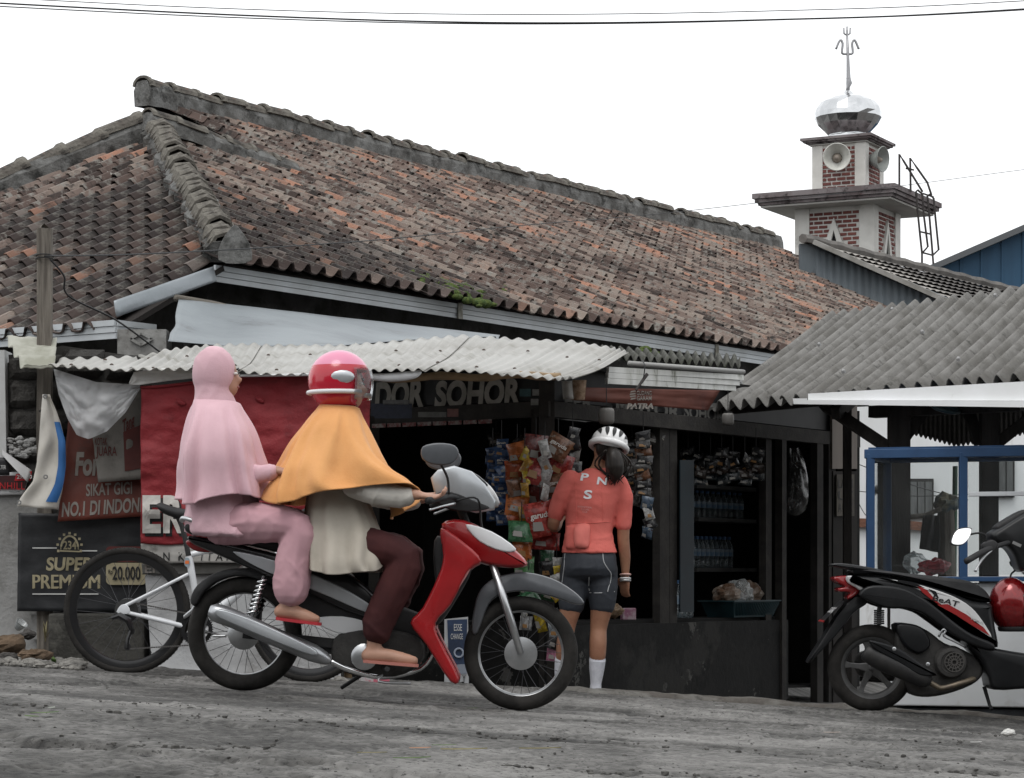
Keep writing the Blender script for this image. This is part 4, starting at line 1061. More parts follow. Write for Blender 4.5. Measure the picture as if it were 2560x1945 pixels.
# toothpaste banner
redb = M('faded_red_banner', (.115, .028, .018), (.085, .022, .015), sc=3, rough=.55, stain=((.06, .03, .025), 5, .55, .7))
dim = M('dim_white_print', (.21, .19, .17), (.16, .145, .13), sc=6, rough=.6)
o, Df = cloth('red_banner', ((172, 1040, 14.60), (372, 1000, 14.60), (372, 1290, 14.54), (144, 1304, 14.50)), redb, 'faded red toothpaste banner with white slogan hanging above the black banner', 'banner', .012, 4, 30, 26, seed=8)
letter('NO.1 DI INDONESIA', pbox(154, 1248, 400, 1285, lambda x, y: Df(min(x, 372), y), rise=-16), dim, o, bold=.03, shear=.12, cuts=1)
letter('SIKAT GIGI', pbox(215, 1207, 330, 1238, Df, rise=-6), dim, o, bold=.02, cuts=1)
letter('Formula', pbox(187, 1130, 330, 1190, Df), dim, o, bold=.04, shear=.15, cuts=1)
pos = M('dirty_poster', (.16, .15, .135), (.10, .093, .083), sc=3, rough=.7, stain=((.05, .045, .04), 4, .5, .66))
mar = M('poster_maroon', (.09, .022, .018), (.06, .016, .014), sc=5, rough=.7)
o, Df = cloth('poster_sheet', ((222, 1020, 14.53), (380, 960, 14.53), (380, 1196, 14.48), (246, 1206, 14.48)), pos, 'dirty pale poster reading KOTAK JUARA pasted over the red banner', 'poster', .008, 4, 16, 16, seed=12)
letter('KOTAK', pbox(237, 1094, 268, 1113, Df), mar, o, bold=.01); letter('JUARA', pbox(240, 1116, 292, 1147, Df), mar, o, bold=.01)
letter('Tang', pbox(306, 1040, 336, 1085, Df, rise=-20), mar, o, bold=.03); plate([(308, 1080), (352, 1062), (356, 1170), (312, 1178)], mar, o, 'print_panel', lambda x, y: Df(x, y))
# white and blue banner wrapped round the post
wb_m = M('canvas_white', (.50, .48, .44), (.40, .38, .34), sc=2.5, rough=.7, stain=((.25, .235, .2), 4, .58, .74)); bb_m = M('canvas_blue', (.03, .13, .34), (.025, .10, .27), sc=4, rough=.6)
rowsW = [(0, 107, 124), (.06, 105, 130), (.14, 103, 141), (.25, 101, 152), (.4, 98, 162), (.62, 92, 162), (.78, 82, 158), (.86, 64, 154), (.93, 50, 149), (1, 43, 146)]
def foldy(u, v):
    x0, x1 = interp(rowsW, v); px = x0+(x1-x0)*u; py = 986+v*(1266-986)+8*u*v
    return P(px, py, 14.46-.03*math.sin(u*math.pi)+.03*nz(u*2.5, v*4)-.02*math.sin(u*7+v*2))
mb = MB(); mb.grid(foldy, 18, 40)
o = tag(mb.build('folded_banner', wb_m, smooth=True, solid=.003), 'folded white canvas banner with a blue stripe tied to the wooden post', 'banner')
mb = MB(); mb.grid(lambda u, v: foldy(.70+.28*u-.10*v+.12*math.sin(v*2.6), .24+v*.70)+Vector((0, -.006, 0)), 5, 30); mb.build('blue_stripe', bb_m, o, smooth=True)
mb = MB(); mb.torus(P(118, 1028, 14.50), .045, .004, 16, 5, axis=(0, .1, 1)); mb.build('tie_cord', cab, o)
mb = MB()
for q in ((113, 991), (114, 1192), (48, 1256)): mb.torus(P(q[0], q[1], 14.42), .010, .004, 12, 6)
mb.build('eyelet', M('eyelet', (.3, .3, .3), rough=.4, metal=.8), o)
# posters on the plaster
o, Df = cloth('cigarette_poster', ((-60, 1185, 14.75), (75, 1178, 14.75), (60, 1236, 14.75), (-60, 1240, 14.75)), M('poster_white', (.5, .5, .5), (.42, .42, .42), sc=4, rough=.6), 'torn red and black poster priced 29.000 on the plaster wall', 'poster', .003, 3, 10, 8)
plate([(-60, 1190), (72, 1188), (62, 1222), (-60, 1222)], M('poster_dark', (.03, .012, .012), (.05, .008, .01), sc=3, rough=.5), o, 'print_panel', 14.735)
plate([(40, 1185), (80, 1178), (76, 1201), (36, 1202)], M('poster_red', (.36, .015, .02), rough=.5), o, 'print_panel', 14.73)
letter('29.000', pbox(42, 1187, 80, 1197, 14.722), whp, o, bold=.02); letter('DUNHILL', pbox(-34, 1206, 62, 1224, 14.722), MATS['poster_red'], o, bold=.0, space=1.1); letter('PERINGATAN', pbox(23, 1227, 51, 1232, 14.722), MATS['black_print'], o)
mb = MB(); mb.grid(lambda u, v: P(5+74*u-10*v*u, 1124+52*u+(14+16*u)*v, 14.74-.05*math.sin(u*2.2)*v), 10, 6)
tag(mb.build('torn_paper', MATS['poster_white'], smooth=True, solid=.002), 'curled torn white paper flap above the priced poster', 'paper')
o, Df = cloth('dark_poster', ((-60, 1140, 14.75), (24, 1145, 14.75), (24, 1188, 14.75), (-60, 1188, 14.75)), M('poster_black', (.02, .02, .022), rough=.5), 'small black poster beside the curled white paper', 'poster', .002, 3, 6, 4)
letter('FILTER', pbox(-8, 1163, 15, 1173, 14.735), whp, o)
# translucent plastic and white strips under the awning
tarpw = M('milky_plastic', (.62, .63, .63), (.52, .53, .53), sc=4, rough=.4, trans=.45)
def drape_m():
    return M('milky_film', (.76, .77, .78), (.66, .67, .68), sc=5, rough=.6, trans=.5, alpha=.78, spec=.15)
mb = MB()
topx = [(0, 134, 922), (.5, 240, 955), (1, 350, 962)]
botx = [(0, 146, 985), (.15, 168, 1045), (.3, 192, 1088), (.45, 222, 1098), (.62, 268, 1078), (.8, 315, 1030), (1, 349, 974)]
def drape(u, v):
    a = interp(topx, u); b = interp(botx, u)
    return P(a[0]+(b[0]-a[0])*v, a[1]+(b[1]-a[1])*v, 14.34-.10*math.sin(v*2.4)*math.sin(u*math.pi)+.05*nz(u*4+v*2, v*2)+.03*nz(u*9, v*5)+.018*(1-abs(nz(u*11+v*6, v*4-u*3))*2)**3)
mb.grid(drape, 34, 26)
tag(mb.build('plastic_drape', drape_m(), smooth=True, solid=.0), 'milky translucent plastic sheet drooping under the awning', 'plastic sheet')
mb = MB(); t1 = [(0, 322, 958), (.2, 335, 930), (.5, 400, 920), (.8, 465, 922), (1, 520, 932)]; b1 = [(0, 325, 962), (.2, 350, 962), (.5, 420, 952), (.8, 480, 946), (1, 525, 941)]
mb.grid(lambda u, v: P(interp(t1, u)[0]*(1-v)+interp(b1, u)[0]*v, interp(t1, u)[1]*(1-v)+interp(b1, u)[1]*v, 14.27+.02*nz(u*7, v*3)), 30, 8)
tag(mb.build('white_cloth_strip', M('bright_cloth', (.72, .72, .70), (.62, .62, .60), sc=5, rough=.8, bump=.004, trans=.2), smooth=True, solid=.003), 'crumpled white cloth strip between the awning and the red tarpaulin', 'cloth')
mb = MB(); a = [P(525, 940, 14.24), P(700, 938, 14.22), P(860, 936, 14.2), P(960, 944, 14.2), P(1028, 938, 14.25), P(1050, 930, 14.3)]
mb.tube(spline(a, 5), [.008]*11+[.012+.014*math.sin(k/14*3.14) for k in range(15)], 8)
tag(mb.build('rolled_plastic', M('white_roll', (.70, .71, .72), rough=.35, trans=.2), smooth=True), 'rolled white plastic hem sagging along the front of the awning', 'plastic sheet')
# red tarpaulin
redt = M('red_tarpaulin', (.235, .022, .028), (.18, .016, .021), sc=2.5, rough=.6, bump=.006, bsc=40, stain=[((.11, .012, .016), 3.4, .56, .72), ((.27, .045, .045), 6, .60, .75)])
def tarp_top(px): return 966-27*smooth(352, 640, px)-4*(px-640)/285 if px > 640 else 966-27*smooth(352, 640, px)
def tarpD(px, py):
    u = (px-352)/573; v = (py-940)/420
    w = nz(u*3.2+v*2.4, v*4.5-u*1.5, 2)+.5*nz(u*5-v*3, v*9+u*4, 7)+.30*nz(u*11+v*9, v*17-u*5, 9)+.14*nz(u*30, v*30, 4)
    return 14.30-.028*w-.02*math.sin(u*9+v*3)*(.3+.7*v)
def tarp(u, v):
    px = 352+573*u+2.5*nz(v*5, u); py = tarp_top(352+573*u)*(1-v)+(1358+4*math.sin(u*14))*v
    return P(px, py, tarpD(px, py))
mb = MB(); mb.grid(tarp, 90, 80)
o = tag(mb.build('red_tarpaulin', redt, smooth=True, solid=.003), 'creased red tarpaulin hung under the awning with white block letters', 'tarpaulin')
TD = lambda px, py: tarpD(px, py)-.010
for ch, x0, x1 in (('E', 356, 402), ('R', 408, 463)):
    letter(ch, pbox(x0+6, 1245, x1+6, 1341, lambda x, y: TD(x, y)+.004), MATS['black_print'], o, name='letter_shadow', bold=.05, cuts=2)
    letter(ch, pbox(x0, 1238, x1, 1333, lambda x, y: TD(x, y)-.002), M('white_block_print', (.50, .48, .45), (.40, .385, .36), sc=10, rough=.7), o, bold=.05, cuts=2)
mb = MB(); mb.tube([P(x, tarp_top(x)+2, tarpD(x, tarp_top(x))-.006) for x in range(352, 926, 14)], .010, 7); mb.build('rolled_hem', redt, o, smooth=True)
for cx, cy in ((452, 1006), (650, 1000)):
    mb = MB(); mb.ell(P(cx, cy, TD(cx, cy)), .03, .012, .016, 10, 6, Matrix.Rotation(.5, 3, 'Y')); mb.build('torn_flap', redt, o, smooth=True)
# white name cloth below it and the whitewashed plinth
o, Df = cloth('name_cloth', ((352, 1359, 14.33), (800, 1358, 14.33), (800, 1405, 14.33), (354, 1408, 14.33)), M('grey_cloth', (.36, .35, .33), (.26, .25, .235), sc=5, rough=.85, stain=((.12, .115, .105), 6, .58, .7)), 'grimy white cloth strip with black capitals below the red tarpaulin', 'banner', .008, 7, 30, 8, seed=4)
letter('N', pbox(408, 1381, 424, 1402, Df), MATS['black_print'], o, bold=.01); letter('K', pbox(446, 1381, 462, 1402, Df), MATS['black_print'], o, bold=.01); letter('I T A M', pbox(502, 1381, 586, 1402, Df), MATS['black_print'], o, shear=.15)
o, Df = cloth('name_cloth', ((354, 1409, 14.37), (800, 1407, 14.37), (800, 1436, 14.37), (356, 1436, 14.37)), M('darker_cloth', (.12, .117, .11), (.08, .078, .072), sc=5, rough=.85), 'darker cloth strip with grey letters just above the whitewashed plinth', 'banner', .006, 7, 26, 6, seed=14)
letter('EN', pbox(362, 1412, 408, 1432, Df), dim, o, bold=.02)
plin = M('whitewash_rough', (.36, .365, .37), (.28, .28, .28), sc=2.4, rough=.95, bump=.010, bsc=16, stain=[((.14, .138, .13), 3.0, .58, .72), ((.42, .42, .42), 5, .6, .7)])
mb = MB()
def plinth(u, v):
    px = 362+490*u+26*v*(1-u)*.8; py = 1437+(1700-1437)*v
    return P(px, py, 14.40-.10*v*v-.02*nz(u*8, v*4)-.03*smooth(.85, 1, v)*(1+nz(u*14, 3)))
mb.grid(plinth, 60, 26)
a = [plinth(k/20, 0) for k in range(21)]; mb.add(a+[p+Vector((0, .4, 0)) for p in a], [(i, i+1, 22+i, 21+i) for i in range(20)])
a = [plinth(0, k/10) for k in range(11)]; mb.add(a+[p+Vector((0, .4, 0)) for p in a], [(i, i+1, 12+i, 11+i) for i in range(10)])
tag(mb.build('whitewashed_plinth', plin, smooth=True), 'rough whitewashed masonry plinth the bicycle leans against', 'plinth')
drkc = M('wet_concrete', (.06, .058, .052), (.035, .034, .03), sc=4, rough=.85, bump=.012, bsc=24, stain=[((.10, .097, .085), 6, .58, .70)])
mb = MB(); c = P(245, 1590, 14.52); mb.box(Vector((c.x, 14.56, (CAMZ+(HOR-1534)/FPX*14.5-.30)/2)), (.56, .2, CAMZ+(HOR-1534)/FPX*14.5+.30))
tag(mb.build('concrete_step', drkc, bevel=.012), 'dark damp concrete step below the black banner', 'step')
# rubble
def rock(px, py, D, r, m, label, seed, sq=.7):
    b = stone_mesh(seed, r, 14, 10); c = P(px, py, D); g = gbase(c.x, D)
    mb = MB(); mb.add(b.v, b.f)
    for v in mb.v: v += v.normalized()*r*(.16*nz(v.x*4/r, v.y*4/r, v.z*4/r+seed)-.22*abs(nz(v.x*2.2/r, v.y*2.2/r, v.z*2.2/r+seed+5)))
    zc = min(v.z for v in mb.v)
    mb.v = [Vector((v.x, v.y, (v.z-zc)*sq)) for v in mb.v]
    base = c.z if c.z > g+.02 else g-.015
    mb.v = [v+Vector((c.x, D, base)) for v in mb.v]
    return tag(mb.build('rock', m, smooth=False), label, 'rock')
brn = M('brown_rock', (.15, .105, .07), (.09, .065, .045), sc=9, rough=1, bump=.02, bsc=26); gry = M('grey_rock', (.26, .25, .23), (.15, .145, .135), sc=8, rough=1, bump=.015, bsc=24)
drk_r = M('dark_rock', (.08, .075, .07), (.05, .047, .044), sc=8, rough=1, bump=.015)
rock(20, 1640, 14.3, .105, brn, 'large brown rock on the rubble heap beneath the poster wall', 1.3, 1.0)
rock(84, 1655, 14.15, .10, brn, 'broad brown rock lying in front of the wall stub', 4.1, .75)
rock(182, 1668, 13.85, .085, gry, 'smooth pale stone beside the bicycle rear wheel', 7.7, .62)
rock(18, 1655, 14.0, .07, drk_r, 'dark stone at the foot of the large brown rock', 9.3, .8)
rock(68, 1600, 14.35, .05, drk_r, 'small dark stone wedged between the two brown rocks', 2.2, 1)
rub = MB()
for k in range(320):
    px = -40+rb.random()*250; D = 13.6+rb.random()*1.0; x = (px-1280)/FPX*D; s_ = .010+.034*rb.random()**2.5
    b = stone_mesh(k*1.7, s_, 6, 4); rub.add([v+Vector((x, D, gbase(x, D)+s_*.3)) for v in b.v], b.f)
tag(rub.build('rubble', gry, origin=(0,0,0)), 'small loose rubble heaped along the foot of the wall', 'rubble', kind='stuff')
cup = MB(); c = P(43, 1572, 14.1); cup.lathe([(.018, 0), (.036, .05), (.038, .052), (.034, .05), (.016, .003)], 16, c, (.6, -.3, .7))
tag(cup.build('plastic_cup', clr, smooth=True), 'clear plastic cup tipped over on the brown rock', 'cup')
# weeds
lf = M('leaf_green', (.05, .10, .025), (.09, .14, .04), sc=20, rough=.7, trans=.25); dry = M('dry_grass', (.17, .15, .08), (.10, .09, .05), sc=20, rough=.9)
def weed(px, py, D, n, h, m, label, name='weed', broad=.012):
    c = P(px, py, D); c.z = gbase(c.x, D)+.0 if c.z < gbase(c.x, D)+.06 else c.z
    t = thing(name, label, 'plant', c)
    for k in range(n):
        a = rb.random()*6.28; l = h*(.5+.7*rb.random()); out = Vector((math.cos(a), math.sin(a), 0))*(.25+.4*rb.random())
        mb = MB(); pts = [c+out*(l*s_*s_)+Zv*(l*s_*(1-.25*s_)) for s_ in (0, .35, .7, 1)]
        w = Vector((-out.y, out.x, 0)).normalized()*broad
        mb.add([pts[0]-w*.3, pts[0]+w*.3, pts[1]+w, pts[1]-w, pts[2]+w*.9, pts[2]-w*.9, pts[3]], [(0,1,2,3), (3,2,4,5), (5,4,6)])
        mb.build('blade', m, t)
weed(113, 1605, 14.2, 9, .14, dry, 'dry grass tuft growing by the dark concrete step', 'grass_tuft', .004)
weed(135, 1640, 13.95, 12, .06, lf, 'small green weed at the foot of the dark concrete step')
# ================================================================== kiosk
K0 = P(1370, HOR, 16.0); K0.z = 0
kiosk = thing('kiosk', 'dark open fronted roadside kiosk with painted sign board and counter', 'kiosk', (K0.x, K0.y+1.5, -.35))
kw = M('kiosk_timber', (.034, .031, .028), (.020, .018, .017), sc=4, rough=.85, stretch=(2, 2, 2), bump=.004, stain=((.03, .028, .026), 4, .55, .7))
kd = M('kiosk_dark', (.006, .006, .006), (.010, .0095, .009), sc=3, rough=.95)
brd = M('sign_black', (.010, .010, .011), (.018, .018, .019), sc=4, rough=.6)
def kl(s, d, z): return K0+Lv*s+Rv*d+Zv*z          # left facade coordinates (d = inward)
def kr(s, d, z): return K0+Rv*s+Lv*d+Zv*z          # right facade coordinates
zbeam = CAMZ+(HOR-1022)/FPX*16.0
nLf = Rv; nRf = Lv
def on_l(px, py, off=0): return on_plane(px, py, K0-Rv*off, Rv)
def on_r(px, py, off=0): return on_plane(px, py, K0-Lv*off, Lv)
def kb(a, b, w, h, name, m=kw, up=(0,0,1), par=None):
    mb = MB(); mb.beam(a, b, w, h, up); return mb.build(name, m, par or kiosk)
zr = 1.885
# roof slab, rear walls
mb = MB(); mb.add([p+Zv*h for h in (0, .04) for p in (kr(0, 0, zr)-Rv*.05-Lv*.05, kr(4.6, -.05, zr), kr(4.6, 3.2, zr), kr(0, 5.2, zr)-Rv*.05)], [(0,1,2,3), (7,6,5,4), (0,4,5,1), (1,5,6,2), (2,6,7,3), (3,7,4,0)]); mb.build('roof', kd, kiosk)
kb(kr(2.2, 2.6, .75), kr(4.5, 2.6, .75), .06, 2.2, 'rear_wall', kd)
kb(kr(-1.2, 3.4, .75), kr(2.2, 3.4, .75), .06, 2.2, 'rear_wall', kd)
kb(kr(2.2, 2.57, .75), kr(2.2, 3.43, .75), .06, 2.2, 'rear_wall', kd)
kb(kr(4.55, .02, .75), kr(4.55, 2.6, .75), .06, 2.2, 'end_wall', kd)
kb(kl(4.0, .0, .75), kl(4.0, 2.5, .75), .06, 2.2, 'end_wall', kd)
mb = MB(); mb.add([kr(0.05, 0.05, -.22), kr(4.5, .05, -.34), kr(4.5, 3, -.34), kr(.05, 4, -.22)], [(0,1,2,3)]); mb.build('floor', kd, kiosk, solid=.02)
# sign boards and beams
kb(kl(.02, .02, (zbeam+.06+zr)/2), kl(4.0, .02, (zbeam+.06+zr)/2), .03, zr-zbeam-.06, 'sign_board', brd)
sgn = kiosk.children[-1]
kb(kr(.03, .02, (zbeam+.06+zr)/2), kr(4.5, .02, (zbeam+.06+zr)/2), .03, zr-zbeam-.06, 'sign_board', brd)
sgr = kiosk.children[-1]
kb(kl(-.02, .01, zbeam), kl(4.0, .01, zbeam), .07, .10, 'lintel')
kb(kr(.04, .01, zbeam), kr(4.5, .01, zbeam), .07, .10, 'lintel')
ltm = M('painted_sign_letters', (.30, .285, .26), (.21, .20, .18), sc=9, rough=.8)
def lbox(x0, y0, x1, y1, fn_, off, rise=0.0):
    return lambda u, v: fn_(x0+(x1-x0)*u, y1+(y0-y1)*v+rise*(u-.5), off)
letter('DOR', lbox(936, 950, 1058, 1024, on_l, .018, -12), ltm, sgn, bold=.045, shear=.12)
letter('SOHOR', lbox(1086, 948, 1300, 1018, on_l, .018, -8), ltm, sgn, bold=.045, shear=.12)
ltd = M('dim_sign_letters', (.09, .087, .08), rough=.85)
letter('EPR.', lbox(1412, 985, 1490, 1024, on_r, .02, 8), ltd, sgr, bold=.03); letter('MOTOR', lbox(1540, 1000, 1700, 1042, on_r, .02, 18), ltd, sgr, bold=.03); letter('SOHOR', lbox(1710, 1015, 1810, 1052, on_r, .02, 12), ltd, sgr, bold=.03)
for x0, y0, x1, y1, c in ((1299, 972, 1327, 991, (.05, .11, .12)), (1331, 973, 1354, 989, (.24, .24, .23)), (1327, 997, 1346, 1013, (.22, .22, .21)), (928, 1009, 1030, 1046, (.02, .025, .05)), (957, 1000, 1022, 1012, (.16, .16, .16)), (1118, 1022, 1146, 1042, (.18, .08, .07)), (1045, 1030, 1116, 1043, (.13, .13, .12))):
    mb = MB(); mb.add([on_l(x, y, .026) for x, y in ((x0, y0), (x1, y0), (x1, y1), (x0, y1))], [(0,1,2,3)]); mb.build('sticker', M('sticker_%d_%d' % (x0, y0), c, tuple(k*.7 for k in c), sc=20, rough=.6), sgn)
for k in range(8):
    x0 = 930+k*38; y0 = 1060-k*1.5
    mb = MB(); mb.add([on_l(x, y, .05) for x, y in ((x0, y0), (x0+34, y0-1.5), (x0+34, y0+8.5), (x0, y0+10))], [(0,1,2,3)]); mb.build('price_sticker', M('sticker_red', (.12, .02, .02), (.20, .18, .17), sc=30, rough=.6), sgn)
# posts
zc_ = CAMZ+(HOR-1562)/FPX*16.6
def rpost(px, w, top=zbeam, bot=None, name='post', m=kw, d=.01, h=.06):
    p = on_r(px, 1300); b = gbase(p.x, p.y)-.05 if bot is None else bot
    kb(Vector((p.x, p.y, b))+Lv*d, Vector((p.x, p.y, top-.045))+Lv*d, w, h, name, m, up=Lv)
kb(kl(0, .0, -.3)+Rv*.03+Lv*.03, kl(0, .0, zr-.02)+Rv*.03+Lv*.03, .10, .10, 'corner_post')
p_ = on_l(1338, 1300); kb(Vector((p_.x, p_.y, zc_)), Vector((p_.x, p_.y, zbeam)), .05, .05, 'post')
for px, w in ((1668, .13), (1690, .10), (1928, .09), (1955, .07), (2045, .10), (2075, .12)): rpost(px, w, bot=zc_ if px < 1950 else None, d=.05 if px < 1950 else .01, m=kw if px < 2000 else M('post_dark', (.035, .032, .03), (.02, .019, .018), sc=4, rough=.9))
p_ = on_l(935, 1300); kb(Vector((p_.x, p_.y, -.3)), Vector((p_.x, p_.y, zbeam)), .07, .07, 'post')
# counter: low rendered wall, dark paint flaking
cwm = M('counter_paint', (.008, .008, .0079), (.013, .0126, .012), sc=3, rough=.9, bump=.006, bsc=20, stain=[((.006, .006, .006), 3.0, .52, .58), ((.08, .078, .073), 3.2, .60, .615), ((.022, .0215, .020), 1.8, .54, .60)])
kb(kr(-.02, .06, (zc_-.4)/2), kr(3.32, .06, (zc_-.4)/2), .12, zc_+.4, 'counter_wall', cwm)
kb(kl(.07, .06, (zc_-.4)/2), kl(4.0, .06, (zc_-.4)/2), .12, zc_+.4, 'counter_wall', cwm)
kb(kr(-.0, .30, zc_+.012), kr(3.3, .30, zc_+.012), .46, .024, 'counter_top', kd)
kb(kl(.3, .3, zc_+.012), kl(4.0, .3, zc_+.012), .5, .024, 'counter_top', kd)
# panels at the right end
beige = M('ply_panel', (.20, .175, .155), (.16, .14, .125), sc=2, rough=.8, stretch=(4, 4, .4))
def panel(x0, y0, x1, y1, m, name, off=.04, th=.02):
    mb = MB(); a = [on_r(x, y, off) for x, y in ((x0, y0), (x1, y0), (x1, y1), (x0, y1))]; mb.add(a+[p+Lv*th for p in a], [(0,1,2,3), (7,6,5,4), (0,4,5,1), (1,5,6,2), (2,6,7,3), (3,7,4,0)]); return mb.build(name, m, kiosk)
panel(2081, 1010, 2143, 1172, beige, 'ply_panel'); 
panel(2083, 1178, 2143, 1780, M('door_dark', (.025, .022, .02), (.015, .014, .013), sc=3, rough=.9), 'door_panel', .03)
o = panel(2092, 1186, 2136, 1290, M('chalk_board', (.11, .10, .085), (.07, .063, .055), sc=4, rough=.9), 'note_board', .05, .01)
for i, s_ in enumerate(('LA H', 'UT', 'A ROK')): letter(s_, lbox(2096, 1198+i*30, 2132, 1220+i*30, on_r, .056), MATS['black_print'], o, bold=.01)
# interior shelf unit with bottles
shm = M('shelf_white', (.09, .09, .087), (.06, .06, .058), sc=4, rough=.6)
sh_n = Lv; SO = K0+Lv*.95
def on_s(px, py, off=0): return on_plane(px, py, SO-Lv*off, Lv)
for i, (x0, x1, y) in enumerate(((1738, 1892, 1298), (1734, 1892, 1424), (1734, 1892, 1215))):
    a, b = on_s(x0, y), on_s(x1, y); b.z = a.z
    kb(a+Lv*.14, b+Lv*.14, .34, .03, 'shelf', shm)
kb(on_s(1732, 1560)+Lv*.2, on_s(1732, 1130)+Lv*.2, .3, .03, 'shelf_side', kd, up=Rv)
kb(on_s(1893, 1560)+Lv*.2, on_s(1893, 1130)+Lv*.2, .3, .03, 'shelf_side', kd, up=Rv)
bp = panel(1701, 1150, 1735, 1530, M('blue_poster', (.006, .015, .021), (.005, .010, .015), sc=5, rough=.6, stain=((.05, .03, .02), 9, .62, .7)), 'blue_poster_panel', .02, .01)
# bottles (one mesh set shared)
pet = glass('pet_bottle', (.80, .86, .88), rough=.05, amt=.18, film=(.45, .5, .52))
capm_ = M('blue_cap', (.05, .12, .25), rough=.4); labm = M('water_label', (.12, .20, .30), (.3, .34, .36), sc=14, rough=.5)
bt0 = None
def bottle(p, s, label, group):
    global bt0
    if bt0 is None:
        t = thing('water_bottle', label, 'bottle', p, group); bt0 = t
        mb = MB(); mb.lathe([(.030, 0), (.033, .01), (.033, .06), (.030, .065), (.033, .07), (.033, .14), (.031, .16), (.014, .195), (.013, .215)], 14); mb.build('bottle_body', pet, t, smooth=True, local=True)
        mb = MB(); mb.lathe([(.015, .208), (.015, .228), (.001, .229)], 12); mb.build('cap', capm_, t, local=True)
        mb = MB(); mb.lathe([(.0338, .085), (.0338, .135)], 14, closed=False); mb.build('bottle_label', labm, t, local=True)
        t.scale = (s, s, s)
    else:
        t = copy_tree(bt0); t.location = p; t.scale = (s, s, s); t['label'] = label; t['group'] = group
rk = random.Random(9)
for i in range(9):
    p = on_s(1746+i*11.5, 1424); p.z = on_s(1734, 1424).z+.016; bottle(p+Lv*.06, 1.1, 'clear water bottle on the middle shelf inside the kiosk', 'bottles on the middle shelf')
for i in range(8):
    p = on_s(1752+i*12.5, 1424); p.z = on_s(1734, 1424).z+.016; bottle(p+Lv*.20, 1.1, 'clear water bottle in the back row of the middle shelf', 'bottles at the back of the middle shelf')
for i in range(10):
    p = on_s(1750+i*13.5, 1298); p.z = on_s(1738, 1298).z+.016; bottle(p+Lv*.08, .95, 'clear water bottle on the upper shelf inside the kiosk', 'bottles on the upper shelf')
for i in range(6):
    p = on_r(1742+i*12.5, 1550); p.z = zc_+.025; bottle(p+Lv*.28, 1.2, 'large clear water bottle standing on the kiosk counter', 'bottles on the counter')
# basket with wrapped goods
bk = thing('plastic_basket', 'teal plastic basket heaped with wrapped goods on the counter', 'basket', on_r(1895, 1555)+Lv*.12)
c = on_r(1893, 1556)+Lv*.14; c.z = zc_+.026
tl_m = M('teal_plastic', (.012, .035, .042), (.009, .025, .03), sc=6, rough=.5)
mb = MB(); rot = Matrix((Rv, Lv, Zv)).transposed()
def brim(k, w, d, z): return [c+rot @ Vector((sx*w, sy*d, z)) for sx, sy in ((-1,-1),(1,-1),(1,1),(-1,1))]
mb.loft([brim(0, .30, .11, 0), brim(0, .36, .14, .12), brim(0, .375, .155, .125), brim(0, .375, .155, .115), brim(0, .35, .13, .112), brim(0, .29, .10, .01)]); mb.build('basket_tub', tl_m, bk)
for k in range(26):
    x = -.33+.66*k/25; mb = MB(); mb.beam(c+rot @ Vector((x*.85, -.118, .015)), c+rot @ Vector((x, -.146, .105)), .008, .008); mb.build('basket_rib', tl_m, bk)
for k, (dx, r) in enumerate(((-.22, .10), (-.06, .12), (.12, .11), (.26, .10))):
    crumple('snack_bag', c+rot @ Vector((dx, 0, .07)), r, clr if k % 2 else M('brown_snack', (.10, .06, .04), (.2, .17, .14), sc=9, rough=.3), ('clear', 'brown', 'shiny clear', 'dark brown')[(k*1+(k % 2)+1) % 4]+' crumpled snack bag heaped %s the teal basket' % ('at the post end of', 'near the post end of', 'near the door end of', 'at the door end of')[k], 'snack bag', k*3.3, .8)
# ================================================================== hanging strips of snack packets
pk_cache = {}
def pack_mat(c, c2=None):
    key = 'pk_%d_%d_%d' % tuple(int(x*1000) for x in c)
    c = tuple(x*.62 for x in c); c2 = c2 or tuple(min(x*1.7+.02, .8) for x in c)
    return M(key, c, c2, sc=22, rough=.26, lo=.48, hi=.56, stain=[((.22, .20, .17), 26, .60, .63), ((.03, .02, .02), 18, .60, .64)], coat=.3, bump=.004, bsc=40)
def pillow(mb, c, w, h, d, rot):
    nu_, nv_ = 6, 6
    for sgn_ in (1, -1):
        def f(u, v):
            x, y = (u-.5)*w, (v-.5)*h; b = (1-(2*u-1)**4)*(1-(2*v-1)**4)
            b = b**.6*d/2*sgn_*(1+.25*nz(u*3+c.x*50, v*3))
            return c+rot @ Vector((x*(1-.06*math.sin(v*3.14)), b, y))
        mb.grid(f, nu_, nv_, flip=sgn_ < 0)
rs_ = random.Random(21)
